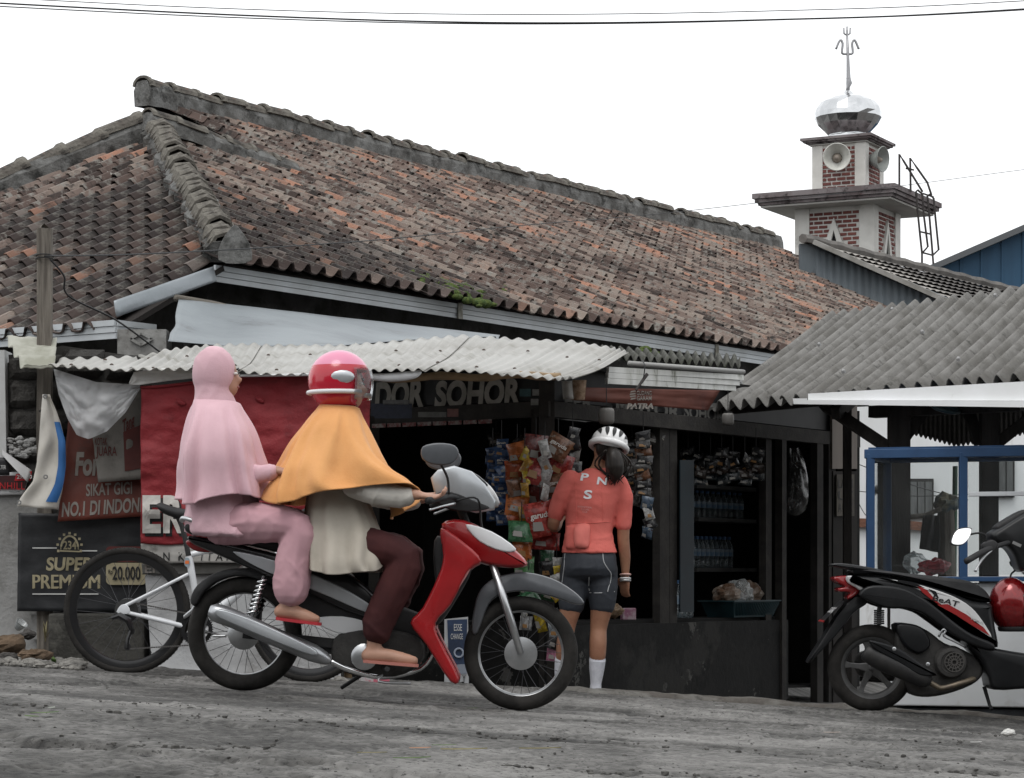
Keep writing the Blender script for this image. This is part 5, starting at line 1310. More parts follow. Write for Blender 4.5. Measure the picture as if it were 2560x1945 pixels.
def strip_of(px, py0, py1, D, w, n, cols, label, d=.05, sway=6, word=None, group=None):
    w *= 1.22
    p0 = P(px, py0, D)
    t = thing('snack_strip', label, 'snack packets', P(px, py1, D), group)
    mb = MB(); mb.tube([P(px, py0-50, D), p0], .003, 5); mb.build('hanging_cord', cab, t)
    hh = (py1-py0)/n
    for k in range(n):
        cy = py0+(k+.5)*hh; cx = px+rs_.gauss(0, sway*.35)+sway*math.sin(k*.9)*.4
        c = P(cx, cy, D+rs_.gauss(0, .03)); rot = Matrix.Rotation(rs_.gauss(0, .45), 3, 'Z') @ Matrix.Rotation(rs_.gauss(0, .22), 3, 'Y') @ Matrix.Rotation(rs_.gauss(0, .2), 3, 'X')
        mb = MB(); col = cols[k % len(cols)]; H_ = hh/FPX*D*(1.15+.2*rs_.random())
        pillow(mb, c, w*(1+rs_.gauss(0, .06)), H_, d, rot); pk = mb.build('packet', pack_mat(col), t, smooth=True)
        if H_ > .05:
            lc = M('pk_label_%d' % (k % 3), ((.26, .25, .23), (.24, .13, .05), (.20, .19, .18))[k % 3], rough=.35)
            if word and k % 2 == 0:
                letter(word, (lambda c_, r_, ww, hh_: (lambda u, v: c_+r_ @ Vector(((u-.5)*ww, -d*.56, (v-.1)*hh_))))(c, rot, w*.72, H_*.22), M('pk_text', (.62, .60, .56), rough=.4), pk, bold=.02, shear=.15)
            mb = MB(); q = [c+rot @ Vector((x*w, -d*.52, z*H_)) for x, z in ((-.34, -.30), (.05, -.34), (.02, -.08), (-.30, -.05))]; mb.add(q, [(0,1,2,3)]); mb.build('packet_print', lc, pk)
    return t
BL, OR, RD, MR, BK, GR, YL, SV, PK, BR = (.02, .06, .16), (.42, .11, .02), (.30, .025, .02), (.14, .02, .018), (.02, .02, .022), (.03, .13, .05), (.5, .36, .03), (.34, .34, .33), (.40, .16, .24), (.16, .07, .035)
strip_of(1232, 1120, 1300, 15.75, .075, 9, [BL, (.015, .04, .11)], 'string of small dark blue sachets furthest from the cyclist', .03)
strip_of(1254, 1100, 1310, 15.7, .08, 10, [BL, (.03, .08, .2), BL], 'string of blue sachets next to the orange snack packets', .03, word='garuda')
strip_of(1293, 1110, 1330, 15.6, .12, 5, [OR, (.36, .07, .02), BR], 'string of orange snack packets between blue and maroon ones', .05)
strip_of(1312, 1120, 1300, 15.55, .05, 6, [YL, (.4, .22, .03)], 'narrow string of yellow printed packets beside the orange ones', .025)
strip_of(1340, 1095, 1260, 15.6, .13, 3, [MR, RD, MR], 'string of maroon snack packets beside the yellow printed ones', .06)
strip_of(1362, 1105, 1250, 15.52, .06, 4, [SV, (.4, .4, .38)], 'narrow string of silver backed packets in front of the maroon ones', .03)
strip_of(1396, 1095, 1235, 15.58, .13, 3, [BR, RD, BR], 'string of brown and red nut packets left of the cyclist shoulder', .06, word='garuda')
strip_of(1432, 1070, 1240, 15.7, .09, 6, [BK, (.05, .05, .055), SV], 'string of glossy black sachets behind the cyclist shoulder', .03)
strip_of(1350, 1262, 1335, 15.5, .145, 1, [(.34, .03, .02)], 'big red nut packet hanging by the cyclist elbow', .07, 0, word='garuda')
strip_of(1304, 1305, 1445, 15.5, .13, 3, [GR, OR, (.05, .17, .05)], 'string of green and orange snack packets below the orange ones', .06)
strip_of(1362, 1335, 1370, 15.56, .15, 1, [RD], 'flat orange red packet hanging under the big nut packet', .05, 0)
strip_of(1322, 1445, 1520, 15.5, .12, 2, [GR, (.02, .10, .04)], 'dark green snack packets low beside the cyclist leg', .06)
strip_of(1372, 1375, 1500, 15.6, .10, 4, [(.03, .10, .05), BK, RD], 'string of small green and black sachets beside the shorts', .04)
strip_of(1392, 1395, 1500, 15.45, .055, 5, [SV, YL, SV], 'narrow string of pale sachets touching the cyclist shorts', .02)
strip_of(1312, 1515, 1572, 15.5, .075, 2, [SV, (.28, .28, .28)], 'pale printed sachet pair hanging near the motorcycle front wheel', .03)
strip_of(1348, 1518, 1575, 15.5, .065, 1, [YL], 'single yellow packet beside the pale sachet pair', .04, 0)
strip_of(1385, 1530, 1650, 15.4, .075, 4, [SV, (.25, .28, .3), BK, PK], 'string of pale sachets ending in a pink one', .02)
strip_of(1608, 1080, 1240, 16.6, .10, 8, [BK, (.03, .028, .026), BR], 'dim string of dark sachets right of the cyclist', .03)
strip_of(1618, 1245, 1345, 16.5, .07, 4, [(.05, .08, .12), SV, BK], 'short string of blue grey sachets hanging beside the wrist', .03)
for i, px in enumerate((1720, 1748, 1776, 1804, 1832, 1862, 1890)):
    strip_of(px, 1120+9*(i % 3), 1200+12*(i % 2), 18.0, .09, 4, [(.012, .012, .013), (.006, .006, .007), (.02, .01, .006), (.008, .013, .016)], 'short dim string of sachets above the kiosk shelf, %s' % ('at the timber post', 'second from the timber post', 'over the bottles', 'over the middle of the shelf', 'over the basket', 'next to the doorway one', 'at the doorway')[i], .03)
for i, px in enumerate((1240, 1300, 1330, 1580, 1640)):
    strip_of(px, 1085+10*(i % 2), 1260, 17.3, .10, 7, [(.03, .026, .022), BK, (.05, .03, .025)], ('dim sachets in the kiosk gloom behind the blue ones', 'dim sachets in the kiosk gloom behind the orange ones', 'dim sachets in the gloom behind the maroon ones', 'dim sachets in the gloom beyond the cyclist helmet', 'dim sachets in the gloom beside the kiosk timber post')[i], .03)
# goods on the counter beside the cyclist
def goods(px, py0, py1, w, d, m, name, label, cat, off=.12):
    p = on_r(px, py1)+Lv*off; p.z = zc_+.025; t = (py1-py0)/FPX*p.y
    mb = MB(); mb.box(p+Zv*t/2, (w, d, t), Matrix.Rotation(.35, 3, 'Z'))
    return tag(mb.build(name, m, bevel=.006), label, cat)
goods(1608, 1530, 1560, .10, .05, M('pink_pack', (.24, .09, .15), (.35, .28, .3), sc=22, rough=.5, stain=((.30, .12, .04), 6, .6, .66)), 'snack_box', 'pink snack box standing on the counter right of the cyclist', 'box')
goods(1533, 1500, 1562, .05, .05, M('blue_tin', (.02, .09, .28), (.015, .06, .2), sc=9, rough=.4), 'blue_carton', 'tall blue carton on the counter behind the cyclist thigh', 'carton')
goods(1462, 1450, 1562, .07, .05, M('tan_pack', (.25, .14, .05), (.1, .08, .09), sc=18, rough=.4), 'tan_packet', 'tall tan packet seen between the cyclist legs', 'packet')
p = on_r(1568, 1560)+Lv*.12; p.z = zc_+.03
crumple('snack_bag', p, .075, M('tan_snack', (.22, .15, .09), (.12, .08, .05), sc=12, rough=.4), 'knotted tan snack bag on the counter by the cyclist hand', 'snack bag', 6.6, .7)
crumple('snack_bag', p+Zv*.09+Lv*.06, .07, clr, 'clear knotted plastic bag above the tan snack bag', 'snack bag', 9.1, 1.0)
# jars, hanging bag, gutter and maroon banner
jar_m = M('jar_plastic', (.16, .155, .145), (.12, .115, .108), sc=5, rough=.4)
for px, py, D, s_, lab in ((1516, 1040, 15.95, 1.0, 'large pale plastic jar lamp hung under the maroon banner'), (1820, 1048, 17.4, .82, 'smaller pale plastic jar lamp hung below the stall roof corner')):
    c = P(px, py, D); t = thing('jar_lamp', lab, 'lamp', c)
    mb = MB(); mb.lathe([(.02, -.055*s_), (.042*s_, -.05*s_), (.052*s_, -.03*s_), (.052*s_, .03*s_), (.048*s_, .045*s_), (.034*s_, .052*s_)], 18, c); mb.build('jar', jar_m, t, smooth=True)
    mb = MB(); mb.lathe([(.036*s_, .05*s_), (.038*s_, .066*s_), (.005, .07*s_)], 16, c); mb.build('jar_lid', kd, t)
    mb = MB(); mb.tube([c+Zv*.065*s_, c+Zv*.32], .003, 5); mb.build('lamp_cord', cab, t)
mb = MB(); c = P(1995, 1205, 18.0)
mb.grid(lambda u, v: P(1970+(30+44*v*(1-.3*v))*(u)-14*v+8*math.sin(v*3), 1120+(150+20*math.sin(u*3.1))*v, 18.0-.09*math.sin(u*math.pi)*math.sin(v*2.6)-.03*nz(u*5, v*6)), 18, 24)
tag(mb.build('hanging_plastic_bag', glass('dusty_bag', (.78, .80, .80), rough=.2, amt=.10, film=(.25, .25, .24)), smooth=True), 'clear plastic bag hanging in the dark kiosk doorway', 'bag')
gut_m = M('stained_white_gutter', (.66, .67, .65), (.55, .56, .53), sc=3, rough=.6, stretch=(6, 6, 1), stain=[((.13, .135, .10), 3.2, .55, .66), ((.10, .13, .05), 2.2, .66, .72)])
gt = thing('eave_gutter', 'short stained white ribbed gutter over the maroon banner', 'gutter', P(1680, 970, 16.5))
for i in range(3):
    f0, f1 = i/3, (i+1)/3
    a0, a1 = P(1519-1.5*i, 917+14.5*i+7, 16.25), P(1856-10*i, 937+13.5*i+7, 16.9)
    mb = MB(); mb.beam(a0+Vector((0, -.006*i, 0)), a1+Vector((0, -.006*i, 0)), .03, .036); mb.build('gutter_strip', gut_m, gt)
mb = MB(); mb.tube([P(1572, 908, 16.25), P(1860, 930, 16.9)], .016, 8); mb.build('conduit', M('pvc', (.30, .30, .29), rough=.5), gt, smooth=True)
mb = MB(); mb.tube([P(1618, 935, 16.2), P(1590, 975, 16.15)], [.012, .007], 6); mb.build('loose_bracket', drk, gt)
mb = MB(); mb.tube(spline([P(1604, 900, 16.3), P(1612, 915, 16.18), P(1608, 950, 16.18)], 4), .004, 5); mb.build('wire_tail', cab, gt)
marb = M('maroon_banner', (.10, .032, .022), (.07, .022, .016), sc=3, rough=.6, stain=((.03, .012, .01), 3, .55, .7))
o, Df = cloth('maroon_banner', ((1425, 968, 15.95), (1800, 976, 16.5), (1770, 1026, 16.5), (1430, 1000, 15.95)), marb, 'maroon cigarette banner rolled under the stained white gutter', 'banner', .015, 4, 24, 10, seed=5)
letter('GUDANG', pbox(1592, 977, 1629, 988, Df), dim, o, bold=.02); letter('GARAM', pbox(1592, 990, 1629, 1001, Df), dim, o, bold=.02)
letter('PATRA', pbox(1567, 1008, 1634, 1022, Df), dim, o, bold=.05, shear=.2)
mb = MB()
for k in range(4): mb.add([P(x, y, Df(1580, 990)-.004) for x, y in ((1573, 978+k*6), (1589, 976+k*6), (1589, 979.5+k*6), (1573, 982+k*6))], [(0,1,2,3)])
mb.build('banner_emblem', dim, o)
pap = M('batik_paper', (.16, .10, .06), (.28, .2, .14), sc=30, rough=.8)
mb = MB(); mb.grid(lambda u, v: P(1432+34*u-4*v, 950+50*v, 15.85-.03*math.sin(u*3)), 6, 6); tag(mb.build('patterned_paper', pap, smooth=True, solid=.002), 'brown patterned paper hanging at the awning corner', 'paper')
mb = MB(); mb.grid(lambda u, v: P(1404+26*u+4*v, 952+46*v, 15.8-.03*math.sin(u*3)), 6, 6); tag(mb.build('bunched_plastic', M('bunch', (.26, .25, .23), (.16, .155, .145), sc=8, rough=.5), smooth=True, solid=.002), 'bunched grey plastic hanging at the awning corner', 'plastic sheet')
# tall poster board at the road edge
eb = thing('poster_board', 'tall tattered cigarette poster board reading ESSE CHANGE', 'poster', P(1142, 1718, 14.85))
D_ = 14.85
pbm = M('poster_board_white', (.38, .39, .40), (.30, .30, .31), sc=5, rough=.6, stain=((.15, .15, .15), 9, .6, .7))
mb = MB(); mb.prism([(1111, 1548), (1170, 1542), (1172, 1719), (1158, 1704), (1111, 1712)], lambda a, b, w: P(a, b, D_)+Vector((0, w, 0)), 0, .008); mb.build('board', pbm, eb)
plate([(1118, 1550), (1168, 1548), (1166, 1660), (1122, 1662)], M('poster_navy', (.02, .03, .055), (.03, .05, .10), sc=6, rough=.5), eb, 'print_panel', D_-.004)
letter('ESSE', pbox(1135, 1560, 1155, 1577, D_-.008), whp, eb, bold=.0); letter('CHANGE', pbox(1127, 1584, 1157, 1598, D_-.008), whp, eb)
mb = MB(); mb.torus(P(1147, 1632, D_-.01), .026, .006, 20, 6); mb.build('ring_print', M('ring_pale', (.25, .28, .34), rough=.5), eb)
plate([(1132, 1662), (1166, 1660), (1167, 1685), (1130, 1684)], M('warn_grey', (.2, .22, .26), rough=.6), eb, 'print_panel', D_-.004)
for x in (1128, 1137, 1148, 1160): letter('|' if x == 1137 else 'Y', pbox(x-4, 1688, x+4, 1705, D_-.006), MATS['black_print'], eb, bold=.02)
mb = MB(); mb.beam(P(1140, 1560, D_+.02), P(1140, 1722, D_+.02), .03, .02, up=(0, 1, 0)); mb.build('stake', kw, eb)
# ================================================================== wheels shared by the vehicles
rubber = M('tyre_rubber', (.022, .021, .020), (.035, .033, .031), sc=12, rough=.85, bump=.002, bsc=60)
dusty = M('dusty_tyre', (.032, .030, .028), (.018, .017, .016), sc=9, rough=.95, spec=.2, bump=.003, bsc=60)
blk_gl = M('gloss_black', (.012, .012, .013), rough=.28, coat=.4); blk_mt = M('matt_black', (.02, .02, .021), (.028, .028, .029), sc=9, rough=.6)
alu = M('aluminium', (.52, .53, .54), (.42, .43, .44), sc=9, rough=.32, metal=.9); chrome = M('chrome', (.75, .76, .77), rough=.12, metal=1.0)
grey_al = M('grey_alloy', (.10, .10, .10), (.075, .075, .075), sc=9, rough=.45, metal=.4)
def wheel(par, c, R, tr, rim_in, spokes, rim_m, tyre_m, name='wheel', knobs=0, alloy=None, rot=None, wrim=.012, a0=0.0):
    ax = Vector((0, 1, 0)) if rot is None else rot @ Vector((0, 1, 0))
    c = Vector(c); x = Vector((1, 0, 0)) if rot is None else rot @ Vector((1, 0, 0)); z = Vector((0, 0, 1)) if rot is None else rot @ Vector((0, 0, 1))
    t = MB(); t.torus(c, R-tr, tr, 64, 12, ax); tyre = t.build('tyre', tyre_m, par, smooth=True, local=True)
    if knobs:
        k_ = MB()
        for i in range(knobs):
            a = 2*math.pi*i/knobs
            for s_ in (-1, 0, 1):
                d = x*math.cos(a+.5*math.pi/knobs*(s_ == 0)*2)+z*math.sin(a+.5*math.pi/knobs*(s_ == 0)*2)
                k_.box(c+d*(R-.0035*abs(s_)-.001)+ax*(s_*tr*.5), (.005, .008, .005), Matrix((d, ax, d.cross(ax))).transposed())
        o = k_.build('tread', tyre_m, tyre, local=True); o['kind'] = 'stuff'
    r0, r1 = R-tr*1.55, rim_in
    m = MB(); m.lathe([(r0, -wrim), (r0+.004, 0), (r0, wrim), ((r0+r1)/2, wrim*.85), (r1, wrim*.45), (r1-.003, 0), (r1, -wrim*.45), ((r0+r1)/2, -wrim*.85)], 64, c, ax, closed=True)
    rim = m.build('rim', rim_m, par, smooth=2, local=True)
    h = MB(); h.lathe([(.001, -.052), (.012, -.05), (.014, -.03), (.024, -.026), (.024, -.02), (.014, -.015), (.014, .015), (.024, .02), (.024, .026), (.012, .05), (.001, .052)], 20, c, ax); h.build('hub', alloy or blk_mt, par, smooth=2, local=True)
    for i in range(spokes):
        a = 2*math.pi*i/spokes+a0
        d = x*math.cos(a)+z*math.sin(a)
        if alloy is None:
            sgn_ = 1 if i % 2 else -1; hb = x*math.cos(a+sgn_*.0+(1.2 if i % 4 < 2 else -1.2))+z*math.sin(a+(1.2 if i % 4 < 2 else -1.2))
            m = MB(); m.tube([c+hb*.022+ax*(sgn_*.023), c+d*(r1+.002)], .0013, 4); m.build('spoke', M('spoke_steel', (.08, .08, .085), rough=.3, metal=.8), par, local=True)
        else:
            m = MB(); n_ = d.cross(ax)
            m.loft([[c+d*rr_k+ax*(sy*wy)+n_*(sn*wn_) for sy, sn in ((-1,-1),(1,-1),(1,1),(-1,1))] for rr_k, wy, wn_ in ((.02, .028, .028), (r1*.45, .018, .017), (r1*.8, .014, .014), (r1+.006, .018, .022))])
            m.build('spoke', alloy, par, local=True, bevel=.003)
    return rim
# ================================================================== bicycle
BO = P(317.6, 1685.5, 13.66); bs = 454.0
bike = thing('bicycle', 'white gravel bicycle with black deep rims leaning by the plinth', 'bicycle', BO)
def B(cx, cy, y=0.0): return Vector(((cx/3.054-317.6)/bs, y, (1685.5-1250-cy/3.054)/bs))
def BP(px, py, y=0.0): return Vector(((px-317.6)/bs, y, (1685.5-py)/bs))
whf = M('white_frame_paint', (.66, .68, .70), (.60, .62, .64), sc=5, rough=.3, coat=.5, stain=((.35, .34, .32), 9, .66, .76))
rax = B(970, 845)
def wheel_grp(nm):
    o = bpy.data.objects.new(nm, None); COL.objects.link(o); o.parent = bike; o.empty_display_size = .1; ROOT[o.name] = Vector((0,0,0)); return o
wheel(wheel_grp('rear_wheel'), rax, .350, .0205, .278, 24, blk_gl, dusty, knobs=90, wrim=.014)
fax = BP(773, 1547)
frot = Matrix.Rotation(R_(-14), 3, 'Z')
wheel(wheel_grp('front_wheel'), fax, .350, .0205, .278, 24, blk_gl, dusty, knobs=90, rot=frot, wrim=.014)
def bt(pts, r, nm, m, par=bike, n=10, flat=1.0, sub=0):
    mb = MB(); pts = spline(pts, sub) if sub else pts
    if sub and isinstance(r, list): 
        k = len(pts); r = [np.interp(i/(k-1), np.linspace(0, 1, len(r)), r) for i in range(k)]
    mb.tube(pts, r, n, flat=flat); return mb.build(nm, m, par, smooth=2, local=True)
bb = B(1510, 985); st_top = B(1442, 430); ht_t, ht_b = BP(686, 1318), BP(703, 1382)
frame = bpy.data.objects.new('frame', None); COL.objects.link(frame); frame.parent = bike; ROOT['frame'] = Vector((0,0,0))
bt([bb, B(1490, 700), st_top], [.022, .019, .021], 'seat_tube', whf, frame)
bt([B(1462, 415), BP(580, 1362), ht_t-Vector((0, 0, .012))], [.017, .018, .021], 'top_tube', whf, frame)
bt([bb, BP(611, 1468), ht_b], [.027, .026, .027], 'down_tube', whf, frame)
bt([ht_b-Vector((.004, 0, .01)), ht_t+Vector((-.003, 0, .012))], [.025, .023], 'head_tube', whf, frame)
for s_ in (-1, 1):
    bt([B(952, 815, s_*.062), B(1200, 690, s_*.05), B(1440, 566, s_*.018)], [.010, .0085, .010], 'seat_stay', whf, frame)
    bt([B(950, 850, s_*.062), B(1180, 905, s_*.056), B(1400, 960, s_*.038)], [.011, .012, .014], 'chain_stay', whf, frame)
    mb = MB(); mb.puff([(905, 850), (940, 800), (985, 800), (1010, 845), (985, 870), (930, 868)], lambda a, b, w: B(a, b, w), s_*.070-.004, s_*.070+.004, 8, 2, 2); mb.build('dropout', whf, frame, smooth=2, local=True)
    bt([ht_b+Vector((.006, s_*.045, -.03)), BP(730, 1450, s_*.055), BP(773, 1547, s_*.055)], [.017, .013, .010], 'fork_blade', whf, frame)
mb = MB(); mb.box(ht_b+Vector((.006, 0, -.028)), (.035, .10, .03)); mb.build('fork_crown', whf, frame, local=True, bevel=.008)
mb = MB(); ck = B(1433, 475, -.0245)
mb.loft([[ck+Vector((.016*math.cos(a)*k, 0, .026*math.sin(a)*k)) for a in np.linspace(0, 6.28, 20, endpoint=False)] for k in (.01, 1)], cap=False); stk = mb.build('sticker', M('sticker_grey', (.26, .32, .36), rough=.4), frame, local=True)
mb = MB(); mb.box(B(1433, 475, -.0255), (.022, .001, .018)); mb.build('sticker_print', M('sticker_orange', (.62, .16, .05), rough=.4), frame, local=True)
# seat post and saddle
bt([B(1440, 425), B(1415, 300), B(1390, 200), B(1360, 135)], [.015, .0145, .0145, .014], 'seat_post', blk_mt)
mb = MB(); sad = []
for cx, cy, w, h in ((1206, 40, .062, .010), (1230, 48, .068, .022), (1290, 75, .066, .026), (1350, 92, .045, .026), (1420, 100, .026, .022), (1490, 104, .019, .018), (1522, 112, .012, .010)):
    c_ = B(cx, cy); sad.append([c_+Vector((0, w*math.cos(a), h*math.sin(a)*(1 if math.sin(a) > 0 else 1.3)-.006*abs(math.cos(a))**2)) for a in np.linspace(0, 2*math.pi, 14, endpoint=False)])
mb.loft(sad); saddle = mb.build('saddle', blk_mt, bike, smooth=True, local=True)
for s_ in (-1, 1):
    bt([B(1240, 95, s_*.02), B(1330, 130, s_*.022), B(1420, 128, s_*.018), B(1490, 118, s_*.008)], .0035, 'saddle_rail', blk_gl, saddle, 6)
mb = MB(); mb.box(B(1360, 132), (.05, .05, .02)); mb.build('saddle_clamp', blk_gl, saddle, local=True, bevel=.004)
# drivetrain
mb = MB(); ax = (0, -1, 0)
mb.lathe([(.087, .046), (.087, .050), (.066, .051), (.064, .046)], 48, bb, ax, closed=True)
for k in range(44):
    a = 2*math.pi*k/44; d = Vector((math.cos(a), 0, math.sin(a))); mb.box(bb+d*.089+Vector((0, -.048, 0)), (.007, .004, .005), Matrix((d, Vector((0,1,0)), d.cross(Vector((0,1,0))))).transposed())
ring = mb.build('chainring', blk_gl, bike, smooth=2, local=True)
for k in range(4):
    a = .5+k*math.pi/2; d = Vector((math.cos(a), 0, math.sin(a))); mb = MB(); mb.beam(bb+Vector((0, -.05, 0)), bb+Vector((0, -.05, 0))+d*.068, .02, .010, up=(0, 1, 0)); mb.build('spider_arm', blk_gl, ring, local=True)
mb = MB(); mb.lathe([(.022, .03), (.022, .062), (.012, .066)], 20, bb, ax); mb.build('crank_boss', blk_gl, bike, smooth=2, local=True)
cr_e = B(1695, 1035, -.07)
bt([bb+Vector((0, -.062, 0)), cr_e], [.016, .012], 'crank_arm', blk_gl, flat=.6); bt([bb+Vector((0, .062, 0)), bb*2-cr_e+Vector((0, 0, 0))], [.016, .012], 'crank_arm', blk_gl)
for e, s_ in ((cr_e, -1), (bb*2-cr_e, 1)):
    mb = MB(); mb.box(Vector((e.x, s_*.105, e.z)), (.075, .055, .014)); mb.build('pedal', alu, bike, local=True, bevel=.005)
mb = MB()
for k in range(7):
    r_ = .024+.0062*k; mb.lathe([(r_-.004, .020+.0038*(6-k)), (r_+.004, .020+.0038*(6-k)), (r_+.004, .0218+.0038*(6-k)), (r_-.004, .0218+.0038*(6-k))], 30, rax, ax, closed=True)
mb.lathe([(.020, .018), (.020, .05)], 16, rax, ax); mb.build('cassette', M('cassette_steel', (.10, .10, .10), rough=.4, metal=.8), bike, local=True)
bt([B(870, 900, -.075), B(930, 880, -.08), B(1000, 920, -.08), B(1020, 990, -.078)], [.010, .018, .022, .014], 'derailleur_body', blk_gl, n=8)
bt([B(1020, 980, -.06), B(990, 1060, -.06), B(985, 1125, -.06)], [.012, .012, .010], 'derailleur_cage', blk_gl, n=6)
mb = MB()
for q in ((1015, 1000), (985, 1118)): mb.lathe([(.020, .056), (.020, .062), (.004, .064)], 14, B(*q), ax)
mb.build('jockey_wheel', blk_mt, bike, local=True)
chn = M('chain_steel', (.16, .155, .15), rough=.4, metal=.8)
up_a, up_b = rax+Vector((.02, -.045, .048)), bb+Vector((-.03, -.047, .083))
cp_ = [up_b, up_a, rax+Vector((-.05, -.045, 0)), B(1030, 1000, -.06), B(985, 1135, -.06), bb+Vector((-.02, -.047, -.087))]
mb = MB()
for a_, b_ in ((cp_[0], cp_[1]), (cp_[4], cp_[5])):
    n_ = int((b_-a_).length/.0127)
    for k in range(n_): mb.box(a_.lerp(b_, (k+.5)/n_), (.011, .006 if k % 2 else .0045, .008), Matrix.Rotation(-math.atan2((b_-a_).z, (b_-a_).x), 3, 'Y'))
ch_o = mb.build('chain', chn, bike, local=True); ch_o['kind'] = 'stuff'
mb = MB(); mb.puff([(1410, 880), (1470, 830), (1505, 770), (1515, 800), (1480, 860), (1425, 905)], lambda a, b, w: B(a, b, w), -.065, -.045, 8, 2, 2); mb.build('front_derailleur', alu, bike, smooth=2, local=True)
mb = MB(); mb.lathe([(.070, .046), (.070, .048), (.05, .048), (.05, .046)], 32, rax, (0, 1, 0), closed=True); mb.build('brake_disc', alu, bike, local=True)
# stem, drop bar, hoods, bottle
bt([ht_t+Vector((0, 0, .02)), ht_t+Vector((-.012, 0, .045)), ht_t+Vector((.085, 0, .06))], [.018, .018, .016], 'stem', blk_mt)
hb = ht_t+Vector((.09, 0, .06))
bt([hb+Vector((0, y, z)) if not dx else hb+Vector((dx, y, z)) for dx, y, z in ((-.02, -.225, -.135), (.05, -.222, -.13), (.085, -.218, -.075), (.075, -.21, -.01), (.02, -.2, .002), (0, -.12, .002), (0, 0, 0), (0, .12, .002), (.02, .2, .002), (.075, .21, -.01), (.085, .218, -.075), (.05, .222, -.13), (-.02, .225, -.135))], .0145, 'handlebar', blk_mt, sub=4)
for s_ in (-1, 1):
    bt([hb+Vector((.06, s_*.21, 0)), hb+Vector((.115, s_*.208, .03)), hb+Vector((.135, s_*.207, .06))], [.016, .018, .013], 'brake_hood', blk_mt, n=8)
    bt([hb+Vector((.13, s_*.207, .03)), hb+Vector((.135, s_*.207, -.04)), hb+Vector((.115, s_*.207, -.09))], [.007, .006, .004], 'brake_lever', blk_gl, n=6)
bc = BP(606, 1474); dv = (BP(640, 1425)-BP(560, 1500)).normalized(); up_ = Vector((-dv.z, 0, dv.x))
mb = MB(); mb.lathe([(.001, 0), (.034, .004), (.036, .02), (.036, .10), (.031, .115), (.036, .125), (.036, .155), (.026, .17), (.012, .18), (.012, .195), (.001, .196)], 18, bc-dv*.06+up_*.066, dv); mb.build('bottle', M('smoke_bottle', (.03, .028, .027), (.05, .045, .042), sc=5, rough=.35), bike, smooth=True, local=True)
# ================================================================== parked scooter
sc_ = .001129
SO_ = P(1900+583/2.1, 1050+1530/2.1, 14.7)
scoot = thing('parked_scooter', 'black automatic scooter with white and red side stickers parked by the cart', 'scooter', SO_)
def T(cx, cy, y=0.0): return Vector(((cx-583)*sc_, y, (1530-cy)*sc_))
def TF_(a, b, w): return T(a, b, w)
sblk = M('scooter_black', (.009, .0095, .0105), (.013, .0135, .0145), sc=7, rough=.36, coat=.06, spec=.25, stain=((.035, .034, .032), 6, .64, .8)); seatm = M('seat_vinyl', (.016, .016, .017), (.022, .022, .023), sc=14, rough=.6, bump=.001, bsc=90)
swh = M('sticker_white', (.55, .55, .55), rough=.4); sred = M('sticker_red_gloss', (.26, .02, .02), rough=.35); engm = M('engine_grey', (.045, .043, .041), (.028, .027, .026), sc=12, rough=.7, bump=.004, bsc=40)
def grp(nm, par):
    o = bpy.data.objects.new(nm, None); COL.objects.link(o); o.parent = par; o.empty_display_size = .1; ROOT[o.name] = Vector((0,0,0)); return o
def puff(nm, pts, w0, w1, m, edge=18, par=scoot, fr=TF_, sub=3, layers=4):
    mb = MB(); mb.puff(pts, fr, w0, w1, edge*1.0, sub, layers)
    return mb.build(nm, m, par, smooth=True, local=True)
# puff() edge is in outline units; the lateral rounding must be metres
def puffm(nm, pts, w0, w1, m, edge=18, lat=.03, par=scoot, fr=TF_, sub=3, layers=4):
    mb = MB(); pts_ = crom(pts, sub); n = len(pts_)
    ar = sum(pts_[i][0]*pts_[(i+1) % n][1]-pts_[(i+1) % n][0]*pts_[i][1] for i in range(n)); sg = 1 if ar > 0 else -1
    nr = []
    for i in range(n):
        ax_, ay_ = pts_[i-1]; bx_, by_ = pts_[(i+1) % n]; dx, dy = bx_-ax_, by_-ay_; l = math.hypot(dx, dy) or 1
        nr.append((-dy/l*sg, dx/l*sg))
    lat = min(lat, abs(w1-w0)*.48); rings = []
    prof_ = [(edge*(1-math.sin(t*math.pi/2)), lat*(1-math.cos(t*math.pi/2))) for t in [k/layers for k in range(layers+1)]]
    for e, w in prof_: rings.append([fr(pts_[i][0]+nr[i][0]*e, pts_[i][1]+nr[i][1]*e, w0+w) for i in range(n)])
    for e, w in reversed(prof_): rings.append([fr(pts_[i][0]+nr[i][0]*e, pts_[i][1]+nr[i][1]*e, w1-w) for i in range(n)])
    mb.loft(rings); return mb.build(nm, m, par, smooth=True, local=True)
wheel(grp('rear_wheel', scoot), T(583, 1301), .2585, .046, .155, 5, grey_al, dusty, alloy=grey_al, wrim=.035, a0=.5)
wheel(grp('front_wheel', scoot), T(1695, 1310), .2585, .040, .160, 5, grey_al, dusty, alloy=grey_al, wrim=.03)
puffm('seat', [(470, 792), (560, 782), (660, 793), (760, 805), (870, 815), (980, 828), (1060, 840), (1110, 855), (1155, 882), (1185, 915), (1199, 948), (1180, 958), (1100, 945), (1000, 910), (900, 875), (800, 850), (700, 830), (600, 818), (480, 806)], -.125, .125, seatm, 20, .06)
puffm('grab_rail', [(370, 758), (400, 752), (460, 757), (560, 772), (660, 796), (640, 806), (560, 796), (450, 783), (376, 768)], -.10, .10, sblk, 6, .02)
body = puffm('body_cover', [(440, 822), (600, 822), (700, 834), (800, 852), (900, 878), (1000, 912), (1100, 950), (1190, 962), (1202, 1010), (1215, 1090), (1228, 1190), (1150, 1165), (1060, 1115), (960, 1045), (880, 985), (800, 960), (700, 955), (600, 945), (520, 925), (500, 880)], -.155, .155, sblk, 34, .05)
